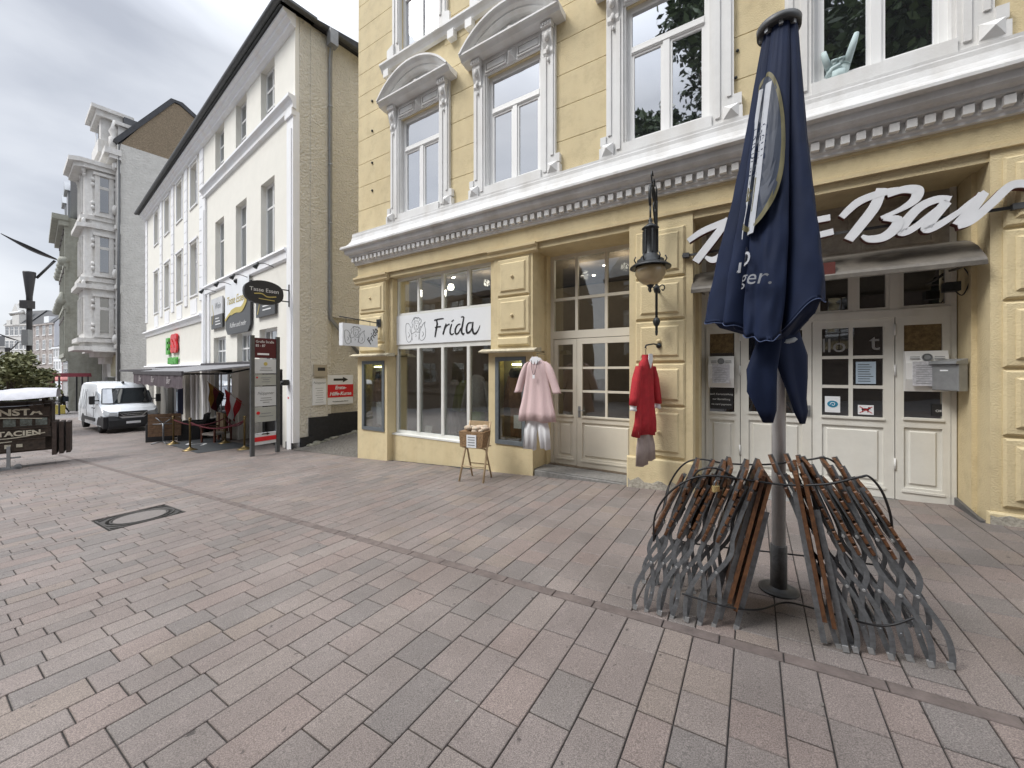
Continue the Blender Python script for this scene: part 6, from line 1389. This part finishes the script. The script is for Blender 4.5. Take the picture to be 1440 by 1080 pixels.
for sg in (-1, 1):
    b = MB(); b.add([(-.03, sg*.56, .98), (-.09, sg*.80, 1.02), (-.36, sg*.985, 1.16), (-.30, sg*.985, .92), (-.10, sg*.86, .84), (-.03, sg*.60, .84), (-.25, sg*.6, .9), (-.4, sg*.8, 1.0)], [(0, 1, 4, 5), (1, 2, 3, 4), (0, 6, 7, 2, 1), (5, 4, 3, 7, 6)]); b.build('headlight', hl, vn)
    b = MB(); b.tube([(-1.2, sg*.96, 1.55), (-1.15, sg*1.2, 1.55)], .03, 6); b.bbox(-1.22, -1.05, sg*1.22-.09, sg*1.22+.09, 1.38, 1.78, .02); b.build('wing_mirror', vb, vn)
    b = MB(); b.add([(-1.06, sg*.985, 1.40), (-1.55, sg*.945, 1.98), (-2.02, sg*.93, 1.98), (-2.02, sg*1.003, 1.36)], [(0, 1, 2, 3)]); b.v = [(x, y+sg*.012, z) for (x, y, z) in b.v]; b.build('side_window', vg, vn)
    b = MB(); b.box(-4.1, -1.75, sg*1.0-(.02 if sg > 0 else .02), sg*1.0+.02, .50, .66); b.build('rubbing_strip', vb, vn)
    for x in (-.98, -2.1, -3.6, -5.0):
        if x in (-.98,): continue
        b = MB(); b.box(x-.008, x+.008, sg*1.002-.004, sg*1.002+.004, .45, 1.95); b.build('door_seam', vb, vn)
    b = MB(); b.box(-2.0, -1.86, sg*1.01-.015, sg*1.01+.015, 1.12, 1.17); b.box(-2.36, -2.22, sg*1.01-.015, sg*1.01+.015, 1.12, 1.17); b.build('door_handle', vb, vn)
    b = MB()
    for k, x in enumerate((-3.9, -4.25, -4.75)):
        b.add([(x, sg*1.006, 1.0), (x-.10, sg*1.006, 1.0), (x+.25, sg*.955, 2.05), (x+.37, sg*.955, 2.05)], [(0, 1, 2, 3)]); b.v[-4:] = [(q[0], q[1]+sg*.008, q[2]) for q in b.v[-4:]]
    b.build('livery_stripe', mat('livery_grey', (.22, .24, .27), .4, .1, 9), vn)
    for x in (-.98, -4.35):
        q = MB(); q.lathe([(.20, -.11), (.34, -.11), (.355, -.07), (.355, .07), (.34, .11), (.20, .11)], n=28); Mx = Matrix.Translation((x, sg*.89, .345)) @ Matrix.Rotation(PI/2, 4, 'X')
        w_ = MB(); w_.add([Mx @ Vector(v) for v in q.v], q.f, True); wo = w_.build('wheel', rub, vn)
        q = MB(); q.lathe([(.001, .085), (.06, .10), (.10, .085), (.20, .10), (.21, .085)], n=24) if sg < 0 else q.lathe([(.21, -.085), (.20, -.10), (.10, -.085), (.06, -.10), (.001, -.085)], n=24); w_ = MB(); w_.add([Mx @ Vector(v) for v in q.v], q.f, True); w_.build('rim', mat('wheel_silver', (.38, .39, .40), .35, .15, 12, metal=.7), wo)
        b = MB(); pts = [(x+.44*math.cos(a), .345+.44*math.sin(a)) for a in [PI*k/14 for k in range(15)]]+[(x-.35, .345), (x+.35, .345)]
        b.prism([(x+.42*math.cos(a), .345+.42*math.sin(a)) for a in [PI*k/14 for k in range(15)]], min(sg*1.004, sg*.995), max(sg*1.004, sg*.995), 'y'); b.build('wheel_arch', vb, vn)
b = MB(); b.box(.04, .065, -.26, .26, .44, .55); b.build('number_plate', board, vn)
b = MB(); b.box(-1.9, -1.7, -.03, .03, 2.36, 2.46); b.build('roof_aerial', vb, vn)
# ---------------- sign stack on the left
X0, Y0 = -13.55, 9.85; ps = empty('sign_stack', (X0, Y0, H(X0, Y0)), R(45), 'stack of old lettered wooden stall signs on a trolley under a pale tarpaulin', 'stall')
ow = mat('old_sign_wood', (.045, .034, .026), .75, .5, 9, .5, 30, streak=.3, col2=(.085, .06, .045)); cr = mat('sign_cream_paint', (.52, .48, .38), .75, .35, 14)
for k, (x0, x1, z0, z1, y0) in enumerate(((-2.4, 1.05, .48, .80, -.30), (-2.4, 1.15, .80, 1.08, -.26), (-2.4, 1.13, 1.08, 1.35, -.22), (-2.4, 1.12, 1.35, 1.62, -.26), (-2.4, .72, 1.62, 1.76, -.2))):
    b = MB(); b.box(x0, x1, y0, y0+.07, z0, z1-.012); b.box(x0, x1, y0-.02, y0, z1-.04, z1-.012); b.box(x0, x1, y0-.02, y0, z0, z0+.03); b.build('sign_board', ow, ps)
b = MB(); b.box(-2.4, 1.15, -.14, .6, .42, 1.74); b.build('crate', ow, ps)
b = MB()
for k in range(3): b.box(1.16+.12*k, 1.24+.12*k, -.25+.1*k, .5, .28, 1.18-.02*k)
b.build('side_board', mat('reddish_old_wood', (.06, .042, .034), .75, .4, 9, .4, 30), ps)
text('GH NSTA', .23, cr, ps, (.38, -.285, 1.48), extrude=.004, bold=.008, sx=1.25); text('TICO TACIEN', .18, cr, ps, (.34, -.29, .93), extrude=.004, bold=.006, sx=1.15)
b = MB()
for (pts, z) in (([(-2.2, 1.38), (-1, 1.33), (.2, 1.36), (1.0, 1.30)], 0), ([(-2.2, .84), (-.8, .86), (.4, .82), (1.05, .92)], 0), ([(-2.2, .70), (-1.2, .76), (-.3, .70), (.5, .74)], 0)): b.ribbon(smooth_curve(pts, 5), .022, -.325, -.318)
for k in range(14): b.box(-1.9+k*.19, -1.80+k*.19, -.325, -.318, .56+.02*(k % 3), .66)
b.build('scrollwork', cr, ps)
pict = mat('faded_pictures', (.10, .07, .05), .7, .6, 14, col2=(.20, .24, .22))
for k, x in enumerate((-1.6, -.9, -.25, .35, .62, .88)): b = MB(); b.box(x, x+(.36 if k < 3 else .2), -.245, -.235, 1.12, 1.32); b.build('painted_picture', pict, ps)
b = MB()
for x in (-1.3, .45): b.box(x-.03, x+.03, -.38, -.32, .04, .62); b.box(x-.12, x+.22, -.42, -.3, .02, .08); b.tube([(x+.15, -.42, .08), (x+.15, -.30, .08)], .07, 10)
b.box(-2.4, .65, -.36, -.32, .30, .34); b.box(-2.4, .3, -.45, -.36, .08, .22); b.build('trolley', zinc, ps)
b = MB(); n, k = 26, 8; random.seed(2); vs = []
for i in range(n+1):
    for j in range(k+1):
        u = i/n; v = j/k; vs.append((-2.4+3.65*u, -.42+1.1*v, 1.98+.10*math.sin(v*PI)+.03*math.sin(u*14+v*3)+.015*random.random()-(.14 if j in (0, k) else 0)))
b.add(vs, [(i*(k+1)+j, (i+1)*(k+1)+j, (i+1)*(k+1)+j+1, i*(k+1)+j+1) for i in range(n) for j in range(k)], True); b.add([(x, y, z-.17) for (x, y, z) in vs], [(i*(k+1), (i+1)*(k+1), (i+1)*(k+1)+k, i*(k+1)+k) for i in range(n)]); b.build('tarpaulin', mat('pale_tarpaulin', (.50, .50, .53), .4, .12, 6), ps)
b = MB()
for x in (-2.3, 1.0):
    for y in (-.1, .5): b.box(x-.03, x+.03, y-.03, y+.03, 1.7, 1.95)
b.box(-2.4, .15, -.22, -.1, 1.78, 1.90); b.tube([(.9, -.3, 1.62), (.9, .3, 1.62)], .13, 14); b.build('bundle', ow, ps)
t = empty('white_tub', (ps.location.x-.55, ps.location.y-.75, ps.location.z+1.76), R(45), 'rounded white plastic tub lying on top of the sign stack at the picture edge', 'tub'); b = MB(); b.lathe([(.001, .2), (.3, .19), (.36, .14), (.4, .0)], n=18, sx=1.5); b.build('tub', plast, t)
# ---------------- street lamps
lm = mat('lamp_dark_paint', (.035, .034, .036), .5, .15, 9)
def slamp(X, Y, s_, lab):
    t = empty('street_lamp', (X, Y, H(X, Y)), 0, lab, 'street lamp', 'modern street lamps with a slanting reflector'); t.scale = (s_, s_, s_)
    b = MB(); b.lathe([(.10, 0), (.09, 5.0), (.085, 6.0)], n=14); b.build('pole', lm, t)
    b = MB(); b.lathe([(.09, 5.5), (.10, 6.1), (.20, 7.15), (.19, 7.2), (.05, 7.2)], n=18); b.build('uplight_cone', lm, t)
    b = MB(); ux = Vector((.70, .71, 0)); 
    b.tube([ux*.20+Vector((0, 0, 6.95)), ux*.74+Vector((0, 0, 7.85))], .05, 8); b.build('arm', lm, t)
    b = MB(); P0 = ux*.80+Vector((0, 0, 7.9)); P1 = ux*-.78+Vector((0, 0, 8.7)); wv = Vector((-.71, .70, 0)); n = 14; vs = []
    for i in range(n+1):
        q = i/n; c = P0+(P1-P0)*q; w_ = .22*math.sin(min(1, q*1.15+.12)*PI)**.6+.02; nn = Vector((0, 0, 1))
        vs += [c+wv*w_+nn*.03, c-wv*w_+nn*.03, c-wv*w_*.8-nn*.12*math.sin(q*PI), c+wv*w_*.8-nn*.12*math.sin(q*PI)]
    b.add(vs, [(4*i+a, 4*i+(a+1) % 4, 4*i+4+(a+1) % 4, 4*i+4+a) for i in range(n) for a in range(4)]+[(0, 1, 2, 3), (4*n, 4*n+1, 4*n+2, 4*n+3)]); b.build('reflector', lm, t)
    b = MB(); b.box(-.2, .14, -.2, .1, 5.55, 5.9) ; b.build('speaker_box', lm, t); b = MB(); b.box(-.14, .16, -.18, .0, 3.9, 4.6); b.build('grey_box', zinc, t)
    b = MB(); b.tube([(-.1, -.1, 5.4), (-.42, -.35, 5.25)], .08, 8); b.build('camera', plast, t)
    return t
slamp(-24.4, 19.45, 1.13, 'nearest tall dark street lamp with boxes and camera on its pole')
t = slamp(-38.3, 29.2, .74, 'second, farther street lamp at the left picture edge')
# kiosk with red cloth, yellow crate
t = empty('red_kiosk', gp3(-37.6, 32.6), R(-30), 'open kiosk frame hung with dark red cloth and a yellow crate beneath, behind the van', 'kiosk')
b = MB()
for x in (-1.6, 0, 1.6):
    for y in (-.8, .8): b.box(x-.05, x+.05, y-.05, y+.05, 0, 3.2)
b.box(-1.6, 1.6, -.85, -.8, 1.0, 1.25); b.build('frame', iron, t); b = MB(); b.prism([(-1.7, 3.1), (1.7, 3.1), (1.5, 3.4), (-1.5, 3.4)], -1, 1, 'y'); b.box(-1.6, .1, -.9, -.85, 1.9, 3.05); b.build('cloth', darkred, t); b = MB(); b.box(-1.3, 0.2, -.7, -.2, 0, .7); b.build('crate', mat('yellow_crate', (.55, .45, .10), .6, .15, 9), t)
t = empty('red_parasol', gp3(-62, 52), 0, 'wide open pale red market parasol far down the street', 'parasol'); b = MB(); b.lathe([(3.2, 3.0), (3.2, 3.25), (.1, 4.1)], n=10); b.build('canopy', mat('pale_red_cloth', (.55, .22, .20), .8, .1, 3), t); b = MB(); b.tube([(0, 0, 0), (0, 0, 3.9)], .05, 6); b.build('pole', iron, t)
# ---------------- people far down the street
skin = mat('skin', (.42, .26, .19), .6, .05, 9); jeans = mat('blue_jeans', (.05, .08, .14), .8, .2, 12)
def person(X, Y, rz, lab, topm, legm, hairm, stride, bag=None, sc=1.0):
    t = empty('person', gp3(X, Y), rz, lab, 'person'); t.scale = (sc, sc, sc)
    s_ = stride
    J = [(0,0,.95),(0,0,1.12),(0,.01,1.30),(0,.01,1.44),(0,.0,1.52),(0,.02,1.62),(0,.02,1.72),
         (-.10,0,.92),(-.10,s_*.5,.50),(-.10,s_*.35,.09),(-.10,s_*.35+.14,.04), (.10,0,.92),(.10,-s_*.2,.50),(.10,-s_*.75,.12),(.10,-s_*.75+.13,.05),
         (-.19,0,1.40),(-.24,-.06*s_*3,1.13),(-.25,.14,.92),(-.25,.20,.84), (.19,0,1.40),(.24,.05,1.13),(.25,.10,.90),(.25,.13,.82)]
    E_ = [(0,1),(1,2),(2,3),(3,4),(4,5),(5,6),(0,7),(7,8),(8,9),(9,10),(0,11),(11,12),(12,13),(13,14),(3,15),(15,16),(16,17),(17,18),(3,19),(19,20),(20,21),(21,22)]
    Rr = [.15,.15,.17,.13,.055,.095,.085,.10,.065,.045,.035,.10,.065,.045,.035,.06,.045,.035,.03,.06,.045,.035,.03]
    me = bpy.data.meshes.new('body'); me.from_pydata(J, E_, []); o = bpy.data.objects.new('body', me); C.objects.link(o)
    o.modifiers.new('skin', 'SKIN'); sv = me.skin_vertices[0].data
    for i, r_ in enumerate(Rr): sv[i].radius = (r_*(1.15 if i < 4 else 1), r_*.8 if i < 4 else r_)
    sv[0].use_root = True; o.modifiers.new('sub', 'SUBSURF').levels = 2; o.modifiers['sub'].render_levels = 2
    bpy.context.view_layer.update(); nm = bpy.data.meshes.new_from_object(o.evaluated_get(bpy.context.evaluated_depsgraph_get())); o.modifiers.clear(); o.data = nm; o.parent = t
    for m in (skin, topm, legm, hairm): nm.materials.append(m)
    for f in nm.polygons:
        z = f.center.z; x = abs(f.center.x); f.use_smooth = True
        f.material_index = 3 if (z > 1.66 or (z > 1.52 and f.center.y < -.02)) else 0 if z > 1.50 else (0 if (z < .87 and x > .2) else (1 if (z > .93 or x > .2) else 2))
    b = MB(); loft(b, [(0,0,.86,.19,.14,0,5,0), (0,0,1.1,.19,.15,0,5,0), (0,0,1.35,.21,.14,0,5,0), (0,0,1.46,.12,.10,0,5,0)], 20); b.build('jacket', topm, t)
    if bag: b = MB(); b.bbox(-.16, .16, -.32, -.13, 1.0, 1.42, .03); b.build('backpack', bag, t)
person(-38.3, 32.8, R(100), 'person in a black coat with a dark backpack walking away', bcl, bcl, bcl, .5, mat('dark_bag', (.03, .04, .06), .8, .1, 9))
person(-43.5, 36.5, R(120), 'person in a grey jacket and blue jeans walking farther off', greyc, jeans, mat('brown_hair', (.07, .04, .025), .7, .2, 9), .35, sc=1.0)
# ================================================================== FOLDED CHAIRS AND TABLES ROUND THE PARASOL POLE
CE = Vector((.911, -.412, 0)); CW = Vector((.412, .911, 0)); CA = Vector((.88, 2.73, 0))
foot = mat('foot_cap', (.30, .30, .30), .5, .2, 12)
def strip(b, pts, y, w=.026, th=.006):
    """flat steel strip bent in the local x-z plane at width position y"""
    b.ribbon(smooth_curve(pts, 5), w, y-th/2, y+th/2)
def chair_parts(t, sg=1):
    """folded chair standing on its feet: x = direction of the stack, y = chair width, z up along the chair; sg mirrors it"""
    bend = lambda z: .16*max(0, z-.42)
    P2 = lambda pts: [(sg*(x+bend(z)), z) for x, z in pts]
    for y in (0, .40):
        i_ = .012 if y == 0 else -.012
        b = MB(); strip(b, P2([(-.03, .0), (-.05, .06), (-.058, .16), (-.03, .28), (.0, .36), (.035, .44), (.045, .52), (.02, .62), (.012, .85), (.012, 1.10)]), y); b.build('back_leg', steel, t)
        b = MB(); strip(b, P2([(.045, .0), (.052, .08), (.05, .18), (.025, .29), (.0, .36), (-.035, .43), (-.045, .50), (-.03, .60), (-.03, .68)]), y+i_); strip(b, P2([(-.035, .58), (-.035, .78), (-.02, .96)]), y+i_*2); b.build('front_leg', steel, t)
        for x, q in ((-.03, y), (.045, y+i_)): b = MB(); b.box(sg*x-.013, sg*x+.013, q-.007, q+.007, -.005, .028); b.build('foot_cap', foot, t)
        for (x, z) in ((0, .36), (-.02, .66)): b = MB(); b.tube([(sg*(x+bend(z)), y-.014, z), (sg*(x+bend(z)), y+.018, z)], .008, 8); b.build('rivet', foot, t)
    for (x, z) in ((-.056, .15), (.05, .15)):
        b = MB(); b.tube([(sg*x, 0, z), (sg*x, .40, z)], .006, 6); b.build('cross_bar', steel, t)
    sb = MB()
    for k in range(6):
        z = .56+k*.066; Mx = Matrix.Translation((sg*(-.052+.003*k+bend(z)), .2, z)) @ Matrix.Rotation(sg*R(12), 4, 'Y'); sb.bbox(-.009, .009, -.235, .235, 0, .052, .004, Mx)
    sb.build('seat', wood, t)
    sb = MB()
    for k in range(3):
        z = .88+k*.078; Mx = Matrix.Translation((sg*(.018+.004*k+bend(z)), .2, z)) @ Matrix.Rotation(sg*R(5), 4, 'Y'); sb.bbox(-.009, .009, -.235, .235, 0, .06, .004, Mx)
    sb.build('backrest', wood, t)
def orient(t, tt, off, lean, twist=0, back=0):
    """tt: metres along the row, off: metres away from the viewer, lean: degrees toward the pole (+ = tops to the right)"""
    P_ = CA+CE*tt+CW*off; zax = (Vector((0, 0, 1))*math.cos(R(lean))+CE*math.sin(R(lean))+CW*math.sin(R(back))).normalized()
    yax = (CW*math.cos(R(twist))+CE*math.sin(R(twist))); yax = (yax-zax*yax.dot(zax)).normalized(); xax = yax.cross(zax)
    M = Matrix((xax, yax, zax)).transposed().to_4x4(); M.translation = Vector((P_.x, P_.y, H(P_.x, P_.y)+.004)); t.matrix_world = M
names_ = ['farthest left', 'second from the left', 'third from the left', 'fourth from the left', 'fifth from the left', 'next to the left table']
rn = ['next to the right folded table', 'second from the table', 'third from the table', 'fourth from the table', 'fifth from the table', 'outermost']
base_ = {}
def newchair(lab, sg):
    if sg not in base_:
        t = empty('folding_chair', (0, 0, 0), 0, lab, 'folding chair', 'folded garden chairs leaning round the parasol pole'); chair_parts(t, sg); base_[sg] = t; return t
    t = copy_tree(base_[sg]); t['label'] = lab; return t
for k, tt in enumerate((.02, .10, .185, .27, .355, .44)):
    q = newchair('folded garden chair left of the pole, '+names_[k], 1); orient(q, tt, .0-.008*k+(.02 if k % 2 else 0), 13.5-k*.8+(k*7 % 3-1)*.7, 6+(k*5 % 3-1)*2, 2)
for k, tt in enumerate((1.19, 1.265, 1.345, 1.43, 1.51, 1.60)):
    q = newchair('folded garden chair right of the pole, '+rn[k], -1); orient(q, tt, (.02 if k % 2 else 0), -11.5-k*.75+(k*5 % 3-1)*.7, 8+(k*7 % 3-1)*2, 5)
def table_parts(t, L_=1.02):
    for (x, z0, z1) in ((-.028, .16, L_), (.012, .13, L_-.02)):
        b = MB()
        for k in range(7): y = -.0+k*.072; b.bbox(x-.011, x+.011, y, y+.062, z0, z1, .003) if False else b.box(x-.011, x+.011, y, y+.062, z0, z1)
        b.build('tabletop', wood, t)
    for y in (.04, .44):
        b = MB(); strip(b, [(.045, 0), (.045, .4), (.04, .8)], y, .03); strip(b, [(-.052, .02), (-.052, .5), (-.05, .9)], y, .03); b.build('leg', steel, t)
        b = MB(); b.box(.03, .06, y-.012, y+.012, -.004, .03); b.build('foot_cap', foot, t)
    for z in (.3, .6, .9): b = MB(); b.box(-.042, -.040, .0, .49, z, z+.012); b.build('batten', steel, t)
t = empty('folded_table', (0, 0, 0), 0, 'folded slatted wooden table just left of the parasol pole', 'folding table', 'folded slatted tables beside the pole'); table_parts(t)
q = copy_tree(t); q['label'] = 'folded slatted wooden table just right of the parasol pole'
bpy.context.view_layer.update()
orient(t, .57, -.02, 13, 4, 2); orient(q, 1.12, -.04, -9, 11, 2)
# black steel cable looped round everything
def CPt(tt, off, z): P_ = CA+CE*tt+CW*off; return (P_.x, P_.y, H(P_.x, P_.y)+z)
cab = mat('black_cable', (.012, .012, .013), .45, .2, 20)
t = empty('cable_loop', CPt(.8, .3, 0), 0, 'black locking cable looped round the folded chairs and the parasol pole', 'cable'); off_ = Vector(t.location)
def cable(pts, r=.0065, name='cable'):
    b = MB(); b.tube([p-off_ for p in smooth_curve([CPt(*q) for q in pts], 8)], r, 6); b.build(name, cab, t)
cable([(.12, -.03, .52), (.13, -.02, .70), (.22, -.03, .86), (.36, -.03, .965), (.50, -.03, .99), (.70, .0, .965), (.90, .02, .945), (1.08, -.04, .98), (1.22, -.05, 1.03), (1.27, -.03, 1.03), (1.33, -.01, .95), (1.38, .03, .82), (1.41, .08, .70)])
cable([(.15, .48, .55), (.2, .46, .78), (.30, .44, .95), (.42, .44, 1.0), (.6, .42, .98), (.85, .44, .98), (1.1, .46, 1.02), (1.20, .44, 1.04), (1.28, .42, .97), (1.36, .34, .82), (1.41, .2, .70)])
cable([(.12, -.03, .52), (.16, .2, .6), (.2, .46, .78)])
cable([(.35, -.02, .93), (.40, -.03, 1.02), (.50, -.03, 1.04), (.60, .0, .98), (.64, .02, .90)])
cable([(.30, -.03, .19), (.55, -.04, .16), (.75, .1, .10), (.95, .35, .05), (1.1, .25, .09), (1.3, -.04, .20), (1.45, -.05, .28)], .006)
cable([(.2, .46, .35), (.5, .6, .28), (.9, .72, .24), (1.2, .62, .28), (1.5, .46, .34)], .006)
t2 = empty('padlock', CPt(.50, -.04, .93), R(20), 'small brass padlock on the black cable left of the pole', 'padlock')
b = MB(); b.bbox(-.022, .022, -.012, .012, -.04, 0, .004); b.build('body', mat('bright_brass', (.65, .52, .25), .25, .1, 9, metal=.8), t2); b = MB(); b.tube(smooth_curve([(-.014, 0, 0), (-.014, 0, .02), (0, 0, .032), (.014, 0, .02), (.014, 0, 0)], 4), .004, 6); b.build('shackle', steel, t2)
# litter: leaves and scraps
random.seed(31)
b = MB()
for k in range(60):
    s_, r_ = random.uniform(-2, 10), random.uniform(.3, 5.2); p = Vector(wp(s_, r_, .004)); a = random.uniform(0, PI); q = random.uniform(.006, .018); u = Vector((math.cos(a), math.sin(a), 0))*q; v = Vector((-math.sin(a), math.cos(a), 0))*q*.5
    b.add([p-u, p+v+Vector((0, 0, .004)), p+u, p-v], [(0, 1, 2, 3)])
tag(b.build('litter', mat('litter', (.10, .08, .06), .9, .6, 2, col2=(.45, .42, .38))), 'scattered leaf bits and paper scraps on the paving', kind='stuff')
bpy.context.view_layer.update()
